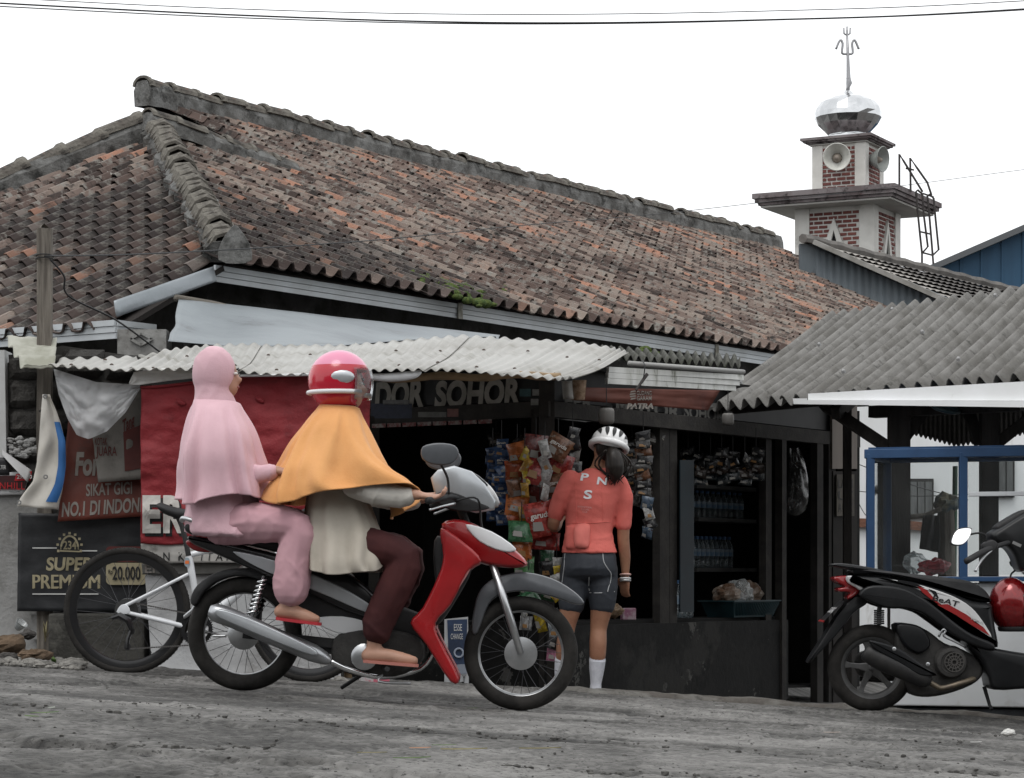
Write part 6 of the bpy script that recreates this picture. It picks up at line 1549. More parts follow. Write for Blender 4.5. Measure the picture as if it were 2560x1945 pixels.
puffm('side_skirt', [(545, 872), (640, 868), (740, 885), (830, 930), (900, 980), (1000, 1062), (1090, 1122), (1200, 1170), (1190, 1205), (1090, 1180), (980, 1120), (880, 1048), (820, 1010), (740, 990), (640, 985), (530, 940), (500, 912)], -.172, -.13, sblk, 14, .02)
puffm('side_skirt', [(545, 872), (640, 868), (740, 885), (830, 930), (900, 980), (1000, 1062), (1090, 1122), (1200, 1170), (1190, 1205), (1090, 1180), (980, 1120), (880, 1048), (820, 1010), (740, 990), (640, 985), (530, 940), (500, 912)], .13, .172, sblk, 14, .02)
# side stickers, both sides
for s_ in (-1, 1):
    stp = puffm('side_sticker', [(595, 828), (700, 842), (800, 862), (900, 892), (1000, 930), (1080, 980), (1140, 1050), (1190, 1138), (1110, 1090), (1020, 1028), (930, 970), (860, 920), (800, 886), (700, 850)], s_*.1565-.004, s_*.1565+.004, swh, 5, .003, par=body, layers=2)
    for pts, m in (([(800, 868), (850, 890), (890, 935), (930, 975), (880, 945), (830, 905)], sred), ([(905, 968), (960, 965), (1060, 1020), (1150, 1090), (1180, 1130), (1090, 1078), (1000, 1020)], sred), ([(860, 885), (900, 900), (915, 935), (895, 925)], sblk), ([(700, 838), (800, 860), (840, 880), (790, 872), (700, 850)], sblk), ([(1060, 1000), (1110, 1040), (1150, 1085), (1100, 1060)], swh)):
        mb = MB(); mb.prism(pts, TF_, s_*.1615-.0006, s_*.1615+.0006); mb.build('sticker_flash', m, stp, local=True)
    fn = (lambda u, v: T(878+145*u, 945-30*v+38*u, -.1640)) if s_ < 0 else (lambda u, v: T(1023-145*u, 983-30*v-38*u, .1640))
    letter('BeAT', fn, M('sticker_ink', (.015, .015, .016), rough=.4), stp, bold=.015, shear=.25, local=True)
    fn2 = (lambda u, v: T(1080+66*u, 1045-12*v+28*u, -.1640)) if s_ < 0 else (lambda u, v: T(1146-66*u, 1073-12*v-28*u, .1640))
    letter('PGM-FI', fn2, M('sticker_silver', (.4, .4, .4), rough=.4), stp, bold=.03, shear=.25, local=True)
tlm = M('tail_lens_red', (.22, .012, .014), rough=.15, coat=.6); clm = M('clear_lens', (.50, .50, .50), (.3, .3, .3), sc=20, rough=.12, coat=.6)
tlo = puffm('tail_light', [(380, 824), (440, 816), (470, 828), (480, 855), (505, 878), (520, 895), (480, 930), (452, 942), (448, 925), (462, 905), (405, 902), (400, 882), (436, 874), (385, 848)], -.10, .10, tlm, 8, .03)
for s_ in (-1, 1):
    puffm('indicator_lens', [(440, 818), (500, 824), (600, 852), (545, 868), (512, 895), (486, 880), (440, 850)], s_*.125-.025, s_*.125+.02, clm, 8, .015, par=tlo)
puffm('rear_fender', [(500, 920), (560, 955), (485, 1012), (430, 1085), (370, 1155), (262, 1266), (249, 1258), (298, 1182), (350, 1100), (400, 1020), (450, 960)], -.075, .075, sblk, 8, .02)
def plane_fr(a, b, w): return T(a, b, w)
pn = MB(); 
pa, pb = T(452, 958), T(330, 1078); dvp = (pb-pa).normalized(); npl = Vector((dvp.z, 0, -dvp.x))
if npl.x > 0: npl = -npl
mid = (pa+pb)/2+npl*.022
pn.loft([[mid+dvp*(sx*.085)+Vector((0, sy*.115, 0))+npl*o_ for sx, sy in ((-1,-1),(1,-1),(1,1),(-1,1))] for o_ in (0, .004)])
plt = pn.build('number_plate', M('plate_black', (.012, .012, .013), rough=.4), scoot, local=True)
letter('D 3076 ACJ', lambda u, v: mid+npl*.0055+dvp*(.03-.06*v)+Vector((0, -.10*(2*u-1)*-1*-1, 0)), M('plate_white', (.6, .6, .6), rough=.5), plt, bold=.02, local=True)
mb = MB(); mb.loft([[mid+dvp*(.085+sx*.006)+Vector((0, sy*.115, 0))+npl*o_ for sx, sy in ((-1,-1),(1,-1),(1,1),(-1,1))] for o_ in (-.001, .006)]); mb.build('plate_edge', sred, plt, local=True)
# running gear
puffm('engine_case', [(720, 1085), (800, 1075), (880, 1110), (960, 1170), (1060, 1205), (1140, 1260), (1160, 1330), (1100, 1390), (960, 1440), (840, 1452), (770, 1420), (740, 1300), (700, 1180)], -.085, .13, engm, 20, .04)
puffm('air_box', [(700, 1075), (780, 1068), (850, 1100), (880, 1180), (820, 1225), (740, 1180)], -.12, .12, sblk, 14, .03)
puffm('drive_cover', [(520, 1240), (640, 1200), (900, 1220), (1050, 1260), (1060, 1330), (900, 1380), (640, 1370), (530, 1340)], .09, .17, engm, 16, .03)
mb = MB(); fc = T(985, 1268, -.085)
mb.lathe([(.095, -.03), (.098, .02), (.085, .05), (.064, .056), (.060, .05), (.001, .045)], 36, fc, (0, -1, 0)); fan = mb.build('fan_cover', engm, scoot, smooth=2, local=True)
mb = MB()
for k in range(14):
    a = 2*math.pi*k/14; d = Vector((math.cos(a), 0, math.sin(a))); mb.beam(fc+d*.012+Vector((.015, -.055, 0)), fc+d*.056+Vector((.015, -.056, 0)), .005, .005, up=(0, 1, 0))
for r_ in (.018, .036, .056): mb.torus(fc+Vector((.015, -.056, 0)), r_, .0032, 30, 6)
mb.build('fan_grille', M('grille', (.10, .095, .09), rough=.5, metal=.5), fan, local=True)
mb = MB(); ml = [T(528, 1205, -.17), T(600, 1248, -.175), T(720, 1300, -.175), T(820, 1345, -.17), T(868, 1362, -.16)]
mb.tube(spline(ml, 4), [np.interp(k/16, (0, .06, .3, .8, 1), (.040, .056, .064, .058, .03)) for k in range(17)], 18); muf = mb.build('muffler', M('muffler_black', (.018, .018, .019), (.03, .029, .028), sc=10, rough=.5), scoot, smooth=2, local=True)
puffm('heat_shield', [(545, 1152), (600, 1160), (700, 1195), (800, 1262), (885, 1322), (880, 1336), (800, 1330), (700, 1270), (600, 1215), (560, 1185)], -.235, -.20, sblk, 10, .015, par=muf)
for q in ((672, 1196), (846, 1275)):
    mb = MB(); mb.lathe([(.012, 0), (.012, .004), (.006, .006)], 12, T(q[0], q[1], -.235), (0, -1, 0)); mb.build('shield_bolt', alu, muf, local=True)
mb = MB(); mb.tube(spline([T(862, 1368, -.15), T(900, 1390, -.14), T(940, 1402, -.13), T(1040, 1375, -.12), T(1128, 1350, -.06)], 4), .016, 10); mb.build('exhaust_pipe', M('hot_pipe', (.20, .165, .12), (.12, .10, .08), sc=9, rough=.45, metal=.6), scoot, smooth=True, local=True)
mb = MB(); mb.tube([T(612, 1075, -.10), T(612, 1000, -.10), T(618, 965, -.10)], .014, 10)
for k in range(7): mb.torus(T(612, 1066-k*11, -.10), .026, .006, 18, 6, (0, 0, 1))
mb.build('shock_absorber', blk_mt, scoot, smooth=True, local=True)
mb = MB(); mb.tube(spline([T(915, 1135, -.15), T(935, 1098, -.16), T(950, 1105, -.16), T(940, 1130, -.16), T(1000, 1160, -.15), T(1060, 1190, -.13)], 3), .007, 7); mb.build('footpeg_bracket', alu, scoot, smooth=True, local=True)
mb = MB(); mb.tube([T(1180, 1400, .02), T(1205, 1495, .0), T(1212, 1520, -.02)], [.012, .010, .012], 8); mb.build('centre_stand', blk_mt, scoot, local=True)
puffm('floor_panel', [(1070, 1150), (1150, 1180), (1240, 1200), (1400, 1225), (1560, 1235), (1600, 1300), (1560, 1405), (1400, 1405), (1210, 1412), (1180, 1350), (1140, 1260), (1080, 1190)], -.15, .15, sblk, 22, .05)
puffm('leg_shield', [(1540, 1240), (1600, 1330), (1640, 1220), (1640, 1000), (1600, 800), (1560, 700), (1500, 690), (1530, 800), (1560, 1000), (1555, 1150)], -.20, .20, sblk, 18, .07)
puffm('front_cover', [(1600, 1300), (1680, 1180), (1690, 1000), (1650, 820), (1600, 720), (1575, 720), (1620, 860), (1640, 1020), (1630, 1180)], -.16, .16, swh, 10, .08)
puffm('front_fender', [(1480, 1250), (1520, 1120), (1600, 1060), (1700, 1045), (1800, 1075), (1880, 1150), (1860, 1165), (1790, 1110), (1700, 1085), (1610, 1100), (1545, 1160), (1510, 1260)], -.055, .055, sblk, 6, .03)
for s_ in (-1, 1):
    mb = MB(); mb.tube([T(1640, 1090, s_*.065), T(1695, 1310, s_*.065)], .016, 10); mb.build('fork_leg', grey_al, scoot, smooth=True, local=True)
puffm('handlebar_cowl', [(1195, 600), (1250, 560), (1330, 510), (1400, 475), (1470, 480), (1530, 560), (1540, 680), (1480, 720), (1400, 780), (1350, 795), (1320, 720), (1280, 670), (1215, 650)], -.13, .13, sblk, 26, .07)
puffm('dash_visor', [(1230, 560), (1320, 500), (1386, 470), (1400, 490), (1340, 530), (1260, 580)], -.09, .09, blk_mt, 6, .03)
mb = MB(); mb.box(T(1325, 653, -.131), (.055, .002, .018), Matrix.Rotation(.42, 3, 'Y')); mb.build('cowl_badge', M('badge_grey', (.2, .2, .2), rough=.4), scoot, local=True)
puffm('headlight', [(1500, 560), (1550, 600), (1560, 680), (1520, 710), (1490, 640)], -.08, .08, clm, 8, .03)
T_near = T
for s_ in (-1, 1):
    y1 = s_*.30
    T = T_near if s_ < 0 else (lambda cx, cy, y=0.0: T_near(cx+340, cy+10, y-.08))       # bars turned towards the near side
    mb = MB(); mb.tube(spline([T(1300, 640, s_*.10), T(1210, 665, s_*.20), T(1130, 692, s_*.27), T(1025, 745, y1+s_*.05)], 4), [.015]*6+[.0185]*7, 12); gp = mb.build('grip', blk_mt, scoot, smooth=True, local=True)
    puffm('switch_box', [(1125, 655), (1180, 632), (1210, 660), (1180, 700), (1140, 700)], s_*.22-.03, s_*.22+.03, blk_mt, 8, .02, par=gp)
    mb = MB(); mb.tube(spline([T(1205, 668, s_*.24-.02*s_), T(1150, 705, s_*.26), T(1105, 755, s_*.28), T(1080, 795, s_*.30)], 4), [np.interp(k/12, (0, .9, 1), (.008, .007, .010)) for k in range(13)], 8); mb.build('brake_lever', alu, gp, smooth=True, local=True)
    mb = MB(); mb.tube(spline([T(1150, 640, s_*.22), T(1140, 605, s_*.23), T(1100, 598, s_*.25), T(1062, 605, s_*.27)], 4), .006, 8); ms_ = mb.build('mirror_stem', blk_mt, scoot, smooth=True, local=True)
    mb = MB(); mc_ = T(1010, 616, s_*.28); pol = [(-58, 38), (-50, 5), (-25, -32), (10, -46), (52, -46), (58, -30), (40, 10), (8, 42), (-30, 48)]
    puffm('mirror_shell', [(1010+a, 616+b) for a, b in pol], s_*.28-.006, s_*.28+.03, blk_mt, 6, .02, par=ms_, fr=lambda a, b, w: T(a, b, w+.35*(616-b)*sc_-.008))
    mrr = M('mirror_glass', (.9, .9, .9), rough=.03, metal=1.0)
    o = puffm('mirror_face', [(1010+a*.9, 616+b*.9) for a, b in pol], s_*.28-.0085, s_*.28-.0065, mrr, 2, .001, par=ms_, layers=2, fr=lambda a, b, w: T(a, b, w+.35*(616-b)*sc_-.012))
    o.rotation_euler = (0, 0, 0)
T = T_near
# red helmet hanging from the scooter's hook
hc = SO_+T(1318, 985, -.02)
helm = thing('red_helmet', 'glossy metallic red helmet hanging from the parked scooter', 'helmet', hc-Zv*.16)
hm = M('metallic_red', (.22, .008, .010), (.17, .006, .008), sc=60, rough=.22, coat=1.0, metal=.45)
mb = MB(); rings = []
for t in np.linspace(0, 1, 19):
    th = t*2.45; r = math.sin(max(th, .02)); zz = math.cos(th)
    fz = .168*zz+.012; rx = .128*r*(1+.05*math.sin(th)); ry = .115*r
    rings.append([hc+Vector((rx*math.cos(a)-.008*zz, ry*math.sin(a), fz)) for a in np.linspace(0, 2*math.pi, 32, endpoint=False)])
mb.loft(rings); hs_ = mb.build('helmet_shell', hm, helm, smooth=True)
mb = MB(); rr0 = rings[-1]; cz = rr0[0].z
mb.loft([[Vector((hc.x+(p.x-hc.x)*k, hc.y+(p.y-hc.y)*k, cz+dz)) for p in rr0] for k, dz in ((1.04, .018), (1.06, 0), (1.0, -.02), (.85, -.024), (.8, -.005))]); mb.build('helmet_trim', blk_mt, helm, smooth=True)
mb = MB(); 
mb.loft([[hc+Vector((.134*math.cos(a)*q, .121*math.sin(a)*q, z)) for a in np.linspace(-1.15, 1.15, 16)]+[hc+Vector((.128*math.cos(a)*q, .115*math.sin(a)*q, z)) for a in np.linspace(1.15, -1.15, 16)] for z, q in ((-.06, .95), (0, 1.02), (.05, .98), (.08, .90))]); mb.build('visor', M('visor_smoke', (.02, .02, .022), rough=.08, coat=.6), helm, smooth=True)
mb = MB(); mb.tube(spline([hc+Vector((-.01, 0, .17)), hc+Vector((.0, .01, .20)), SO_+T(1340, 790, 0)], 4), .006, 6); mb.build('chin_strap', blk_mt, helm)
# ================================================================== body helpers
from mathutils.bvhtree import BVHTree
def fuse(mb, name, mat, parent, vox=.012, it=5, local=False, fold=0.0, fdir=(9, 9, 2.5), seed=0.0):
    """melt overlapping closed shapes into one continuous skin"""
    me = bpy.data.meshes.new('tmp'); me.from_pydata([v[:] for v in mb.v], [], mb.f)
    bm = bmesh.new(); bm.from_mesh(me); bmesh.ops.recalc_face_normals(bm, faces=bm.faces); bm.to_mesh(me); bm.free()
    o = bpy.data.objects.new('tmp', me); COL.objects.link(o)
    r = o.modifiers.new('r', 'REMESH'); r.mode = 'VOXEL'; r.voxel_size = vox
    s_ = o.modifiers.new('s', 'SMOOTH'); s_.iterations = it; s_.factor = .5
    bpy.context.view_layer.update()
    m2 = bpy.data.meshes.new_from_object(o.evaluated_get(bpy.context.evaluated_depsgraph_get()))
    q = MB(); vv = [v.co.copy() for v in m2.vertices]
    if fold:
        for v, co in zip(m2.vertices, vv):
            a = Vector((co.x*fdir[0]+seed, co.y*fdir[1], co.z*fdir[2]+.8*nz(co.x*3, co.y*3, co.z*3+seed)*2))
            r1 = 1-abs(mnoise.noise(a))*2.2; r2 = 1-abs(mnoise.noise(a*1.9+Vector((3, 1, 7))))*2.2
            f = max(r1, -.4)**3*.75+max(r2, -.4)**3*.35+.35*mnoise.noise(a*.5)-.2
            co += v.normal*(fold*f)
    q.add(vv, [list(p.vertices) for p in m2.polygons])
    bpy.data.objects.remove(o); bpy.data.meshes.remove(me); bpy.data.meshes.remove(m2)
    ob = q.build(name, mat, parent, smooth=True, local=local)
    return ob, q
def limb(mb, pts, rs, n=12, sub=4, flat=1.0):
    k = len(pts); sp = spline(pts, sub); m = len(sp)
    rr = [float(np.interp(i/(m-1), np.linspace(0, 1, k), rs)) for i in range(m)]
    mb.tube(sp, rr, n, flat=flat)
    for p, r in ((sp[0], rr[0]), (sp[-1], rr[-1])): mb.ell(p, r, r, r, n, 8)
def rings(mb, rows, ez=12):
    """rows: (centre, half width x, half depth y, power) horizontal ellipses"""
    out = []
    for c, rx, ry in rows: out.append([Vector(c)+Vector((rx*math.cos(a), ry*math.sin(a), 0)) for a in np.linspace(0, 2*math.pi, 24, endpoint=False)])
    mb.loft(out)
def hand(mb, wrist, d, side, curl=.5, s=1.0, spread=Vector((0,0,0))):
    """palm, four fingers and thumb; d = pointing direction, side = direction of the thumb"""
    d = Vector(d).normalized(); side = Vector(side); side = (side-d*side.dot(d)).normalized(); nrm = d.cross(side)
    pal = [wrist, wrist+d*.045*s, wrist+d*.085*s]
    for i, t in enumerate((-1, -.33, .33, 1)):
        limb(mb, [wrist+side*(t*.012*s), wrist+d*.05*s+side*(t*.024*s), wrist+d*.088*s+side*(t*.028*s)], [.014*s, .0135*s, .0115*s], 8, 2)
    for i, (t, ln) in enumerate(((-1, .058), (-.33, .072), (.33, .078), (1, .070))):
        b = wrist+d*.088*s+side*(t*.028*s); p = b; dirv = d.copy(); pts = [b]
        for j in range(3):
            q = Matrix.Rotation(curl*(.55+.25*j), 3, side) @ dirv; dirv = q
            p = p+dirv*(ln*s*(.45, .32, .25)[j]); pts.append(p)
        limb(mb, pts, [.0105*s, .0095*s, .0088*s, .0075*s], 8, 2)
    tb = wrist+d*.03*s+side*.026*s
    limb(mb, [tb, tb+(d*.55+side*.75).normalized()*.035*s, tb+(d*.85+side*.6).normalized()*.065*s+nrm*.01*s], [.013*s, .012*s, .009*s], 8, 2)
skin_m = M('skin_brown', (.33, .165, .10), (.27, .125, .075), sc=9, rough=.5, spec=.4)
skin_l = M('skin_tan', (.42, .235, .165), (.36, .20, .14), sc=6, rough=.5, spec=.4)
def face(par, c, R, fwd, m, rx=.072, rz=.11):
    """eyes, brows and mouth on a head whose centre is c"""
    fwd = Vector(fwd).normalized(); sd_ = fwd.cross(Zv).normalized()
    ew = M('eye_white', (.6, .58, .55), rough=.3); ek = M('eye_dark', (.012, .01, .009), rough=.2); lp_ = M('lip', (.30, .10, .09), rough=.5)
    for s_ in (-1, 1):
        p = c+fwd*(R*.93)+sd_*(s_*.032)+Zv*.008
        mb = MB(); mb.ell(p, .013, .013, .008, 10, 8); e = mb.build('eye', ew, par, smooth=True)
        mb = MB(); mb.ell(p+fwd*.009, .006, .006, .006, 10, 8); mb.build('iris', ek, e, smooth=True)
        mb = MB(); mb.tube([p+Zv*.02-sd_*.018+fwd*.006, p+Zv*.026+fwd*.012, p+Zv*.02+sd_*.018+fwd*.006], .0035, 6); mb.build('eyebrow', ek, par)
    mb = MB(); q = c+fwd*(R*.965)-Zv*.052; mb.ell(q, .012, .012, .006, 12, 8)
    mb.tube(spline([q-sd_*.024-fwd*.010, q+fwd*.004, q+sd_*.024-fwd*.010], 4), [.003, .0045, .006, .007, .0075, .007, .006, .0045, .003], 6); mb.build('mouth', lp_, par, smooth=True)
# ================================================================== cyclist
DC = 15.4
def CW(cx, cy, dy=0.0):
    p = P(1200+cx/2.333, 1040+cy/2.333, DC); return p+Vector((0, dy, 0))
cm = 1/938.0
cyc_z = gbase(.45, DC)
cyc = thing('person', 'cyclist in coral jersey, dark bib shorts and white helmet facing the kiosk', 'person', (CW(600, 0).x, DC, cyc_z))
dz_sc = 1.0
def rows_(tab, d0=.0):
    return [(CW(c, y, d0+dy), hw*cm*.95, ry*.95) for y, c, hw, ry, dy in tab]
torso_t = [(285, 700, 50, .052, .03), (305, 698, 66, .058, .025), (325, 694, 96, .066, .02), (350, 688, 140, .08, .012), (385, 684, 162, .094, .005), (440, 674, 160, .105, .0), (520, 656, 150, .108, -.004), (600, 642, 138, .100, .0), (680, 634, 134, .098, -.005), (740, 634, 144, .106, -.015), (800, 635, 152, .114, -.022)]
pelvis_t = [(770, 634, 148, .108, -.018), (830, 636, 158, .122, -.028), (890, 637, 164, .130, -.03), (930, 638, 160, .120, -.02), (955, 638, 140, .09, -.005)]
legR = [CW(714, 900), CW(716, 1000, -.01), CW(712, 1100, -.005), CW(696, 1200), CW(691, 1250, .0), CW(688, 1320, -.012), CW(686, 1390, -.014), CW(682, 1460, -.005), CW(676, 1560), CW(674, 1600)]
legRr = [.088, .084, .073, .058, .052, .055, .052, .042, .030, .034]
legL = [CW(556, 900), CW(546, 1000, .0), CW(532, 1100, .0), CW(512, 1200), CW(505, 1250), CW(496, 1320, -.012), CW(488, 1390, -.012), CW(480, 1460), CW(468, 1560), CW(464, 1600)]
legLr = [.088, .083, .072, .057, .051, .054, .051, .041, .030, .034]
armR = [CW(815, 400), CW(838, 480, -.005), CW(838, 600), CW(836, 715, .005), CW(846, 820, .02), CW(849, 920, .035)]
armRr = [.055, .050, .043, .038, .036, .024]
armL = [CW(520, 372), CW(488, 440, .0), CW(452, 540, .02), CW(428, 635, .05), CW(445, 640, .16), CW(470, 600, .28)]
armLr = [.055, .050, .043, .039, .036, .025]
hc_ = CW(742, 185, .02)
mb = MB()
rings(mb, rows_(torso_t)); rings(mb, rows_(pelvis_t))
for pts, rs in ((legR, legRr), (legL, legLr), (armR, armRr), (armL, armLr)): limb(mb, pts, rs, 14, 3)
limb(mb, [CW(700, 300, .02), CW(708, 260, .02), CW(728, 225, .02)], [.055, .05, .055], 12, 3)
mb.ell(hc_, .074, .092, .108, 20, 14, Matrix.Rotation(.12, 3, 'Y')); mb.ell(hc_+Vector((-.01, .045, -.05)), .055, .06, .065, 16, 10)
mb.ell(hc_+Vector((-.004, .100, -.02)), .012, .02, .018, 10, 8)
for s_ in (-1, 1): mb.ell(hc_+Vector((s_*.074, .0, -.02)), .010, .020, .030, 10, 8)
hand(mb, CW(849, 925, .035), Vector((-.06, .25, -1)), Vector((-.8, .6, 0)), curl=-.45); hand(mb, CW(470, 600, .28), Vector((.3, 1, .3)), Vector((1, 0, .3)), curl=.5)
body_c, qb = fuse(mb, 'body', skin_m, cyc, .009, 4)
face(cyc, hc_+Vector((-.004, .0, -.012)), .095, (0, 1, 0), skin_m)
jer = M('coral_jersey', (.62, .150, .125), (.56, .125, .104), sc=4, rough=.75, bump=.002, bsc=120, spec=.2)
mb = MB(); rings(mb, [(c, rx+.012, ry+.012) for c, rx, ry in rows_(torso_t[1:10]+[(770, 635, 152, .116, -.022), (800, 636, 160, .126, -.026)])])
limb(mb, [CW(805, 398), CW(836, 470, -.004), CW(838, 560), CW(837, 632)], [.063, .060, .053, .051], 16, 4)
limb(mb, [CW(528, 372), CW(490, 440), CW(455, 535, .018), CW(443, 575, .03)], [.063, .060, .053, .050], 16, 4)
rings(mb, rows_([(640, 560, 66, .03, -.098), (660, 560, 66, .036, -.10), (760, 555, 62, .036, -.115), (775, 555, 58, .03, -.115)]))
jersey, qj = fuse(mb, 'jersey', jer, cyc, .008, 4, fold=.0035, fdir=(6, 6, 13), seed=2)
for v in jersey.data.vertices: pass
bvj = BVHTree.FromPolygons([v[:] for v in qj.v], qj.f)
def on_body(bv, cx, cy, off=.004):
    px, py = 1200+cx/2.333, 1040+cy/2.333
    o = Vector((0, 0, CAMZ)); d = Vector(((px-1280)/FPX, 1, (HOR-py)/FPX)).normalized()
    h = bv.ray_cast(o, d)
    p = h[0] if h[0] is not None else P(px, py, DC-.1)
    return p-d*off
jp = M('jersey_print', (.66, .66, .68), rough=.6); jp2 = M('jersey_small_print', (.62, .35, .33), rough=.6)
def jl(s_, x0, y0, x1, y1, m=jp, slant=0, **k):
    letter(s_, lambda u, v: on_body(bvj, x0+(x1-x0)*u+slant*(v-.5), y1+(y0-y1)*v+(x1-x0)*.08*u), m, jersey, cuts=1, **k)
jl('P', 588, 332, 634, 376, bold=.03, slant=8); jl('N', 684, 355, 742, 398, bold=.03, slant=8); jl('S', 606, 430, 654, 482, bold=.03, slant=8)
jl('INTERNATIONAL', 570, 523, 654, 533, jp2); jl('CYCLING', 590, 539, 636, 548, jp2); jl('CLUB', 598, 553, 626, 562, jp2)
dkj = M('jersey_pocket', (.66, .18, .15), (.60, .155, .13), sc=5, rough=.7)
mb = MB()
pk = [(556, 640), (636, 632), (642, 700), (634, 758), (610, 772), (566, 768), (548, 740)]
pkp = crom(pk, 3); cx_ = sum(a for a, b in pkp)/len(pkp); cy_ = sum(b for a, b in pkp)/len(pkp)
rg = [[on_body(bvj, cx_+(a-cx_)*k, cy_+(b-cy_)*k, o) for a, b in pkp] for k, o in ((1.02, -.004), (1.0, .010), (.9, .024), (.5, .030), (.02, .031))]
mb.loft(rg); mb.build('back_pocket', dkj, jersey, smooth=True)
for yy, x0, x1 in ((622, 505, 765), (792, 486, 786)):
    mb = MB(); mb.tube([on_body(bvj, x0+(x1-x0)*t, yy+6*math.sin(t*3)-8*t*(yy < 700), .001) for t in np.linspace(0, 1, 30)], .0025, 5); mb.build('seam', jer, jersey)
for x, y0, y1 in ((556, 640, 775), (708, 340, 612), (556, 345, 620)):
    mb = MB(); mb.tube([on_body(bvj, x+(8*t if y1 < 700 else 0), y0+(y1-y0)*t, .0005) for t in np.linspace(0, 1, 22)], .0016, 5); mb.build('seam', jer, jersey)
sho = M('navy_shorts', (.030, .034, .042), (.040, .045, .055), sc=5, rough=.65, bump=.001, bsc=120)
mb = MB(); rings(mb, [(c, rx+.008, ry+.008) for c, rx, ry in rows_(pelvis_t)])
limb(mb, [CW(714, 895), CW(716, 1000, -.01), CW(713, 1095, -.005)], [.097, .093, .082], 16, 4); limb(mb, [CW(556, 895), CW(546, 1000), CW(533, 1095)], [.097, .092, .081], 16, 4)
shorts, qs = fuse(mb, 'bib_shorts', sho, cyc, .008, 4, fold=.003, fdir=(8, 8, 14))
bvs = BVHTree.FromPolygons([v[:] for v in qs.v], qs.f)
pip = M('reflective_piping', (.42, .43, .44), rough=.4)
for pts in ([(716, 800), (722, 850), (745, 890), (764, 920), (762, 960), (750, 1000), (744, 1026)], [(496, 800), (490, 880), (480, 960), (474, 1010)], [(640, 1030), (700, 1032), (786, 1024)], [(636, 940), (635, 985), (638, 1020)]):
    mb = MB(); mb.tube(spline([on_body(bvs, a, b, .001) for a, b in pts], 5), .0032, 6); mb.build('piping', pip, shorts, smooth=True)
sockm = M('white_sock', (.62, .63, .68), (.54, .55, .60), sc=30, rough=.85, bump=.002, bsc=150)
for L_, nm in ((legR, 0), (legL, 1)):
    mb = MB(); a, b = L_[7], L_[8]; up_ = (a-b)
    limb(mb, [b+up_*1.36, b+up_*.85, b+up_*.4, b, b-up_*.4], [.052, .047, .040, .034, .037], 16, 4); sk_o = mb.build('sock', sockm, cyc, smooth=True)
    mb = MB(); ft = Vector((b.x, b.y, cyc_z)); 
    limb(mb, [ft+Vector((0, -.05, .045)), ft+Vector((0, .02, .05)), ft+Vector((.0, .12, .04)), ft+Vector((0, .19, .032))], [.040, .046, .042, .028], 14, 4)
    sh_o, _ = fuse(mb, 'shoe', M('shoe_tan', (.19, .17, .15), (.10, .09, .08), sc=7, rough=.6), cyc, .008, 3)
# helmet, hair, bracelets
hx = Matrix.Rotation(.20, 3, 'Y') @ Matrix.Rotation(-.12, 3, 'X')
hcn = CW(756, 158, .02)
mb = MB(); mb.ell(hcn, .104, .136, .092, 28, 16, hx)
keep = MB(); keep.add(mb.v, [f for f in mb.f if sum((hx.transposed() @ (mb.v[i]-hcn)).z for i in f)/len(f) > -.036]); 
helm_c = keep.build('helmet', M('helmet_black', (.012, .012, .013), rough=.5), cyc, smooth=True, solid=.012)
hwm = M('helmet_white', (.72, .72, .72), rough=.3, coat=.5)
def hpt(x, t, k=1.07):
    """arc over the helmet: x = sideways share, t = angle from rear rim to front"""
    y = -math.cos(t); z = math.sin(t); w = math.sqrt(max(1-x*x, .02))
    return hcn+hx @ Vector((.106*k*x, .136*k*y*w, .094*k*z*w))
mb = MB(); mb.grid(lambda u, v: hpt((u-.5)*1.99, -.42+4.0*v, 1.06), 30, 34); wsh = mb.build('helmet_shell', hwm, helm_c, smooth=True, solid=.006)
for x, t0, t1, w0 in ((-.70, .35, 1.5, .10), (-.30, .25, 1.25, .11), (.12, .22, 1.2, .11), (.52, .30, 1.35, .11), (.86, .4, 1.5, .07), (-.45, 1.5, 2.6, .11), (0, 1.45, 2.7, .12), (.42, 1.5, 2.6, .11)):
    mb = MB(); mb.grid(lambda u, v: hpt(x*(.75+.25*math.sin(t0+(t1-t0)*v))+w0*(u-.5)*2*math.sin(math.pi*min(max(v, .03), .97))**.6, t0+(t1-t0)*v, 1.105), 6, 14); mb.build('helmet_vent', M('helmet_black', (.012, .012, .013), rough=.5), helm_c, smooth=True)
mb = MB(); mb.tube([hcn+hx @ Vector((.110*math.cos(a), .142*math.sin(a), -.022-.012*math.sin(a))) for a in np.linspace(0, 2*math.pi, 40, endpoint=False)], .021, 8, closed=True); mb.build('helmet_rim', hwm, helm_c, smooth=True)
hair_m = M('black_hair', (.010, .008, .007), (.022, .017, .014), sc=10, rough=.45, stretch=(8, 8, .6))
mb = MB(); mb.ell(hc_+Vector((.01, -.03, .01)), .086, .085, .105, 18, 12)
limb(mb, [CW(762, 195, -.07), CW(775, 240, -.12), CW(782, 300, -.125), CW(785, 345, -.12), CW(772, 385, -.11)], [.030, .050, .058, .046, .012], 14, 4); 
hair_o, qh = fuse(mb, 'hair', hair_m, cyc, .008, 3)
rh_ = random.Random(4)
mb = MB()
for k in range(46):
    a = rh_.gauss(0, 1)*.042; t0 = CW(768, 205, -.10); e = CW(778+rh_.gauss(0, 22), 372+rh_.random()*40, -.135+abs(a)*.6)
    mb.tube(spline([t0+Vector((a*.4, -.02, 0)), CW(782, 290, -.165+abs(a)*1.1)+Vector((a*1.15, 0, 0)), e], 4), [.006, .006, .006, .006, .0055, .005, .0045, .003, .001], 5)
hs_o = mb.build('hair_strands', hair_m, hair_o, smooth=True); hs_o['kind'] = 'stuff'
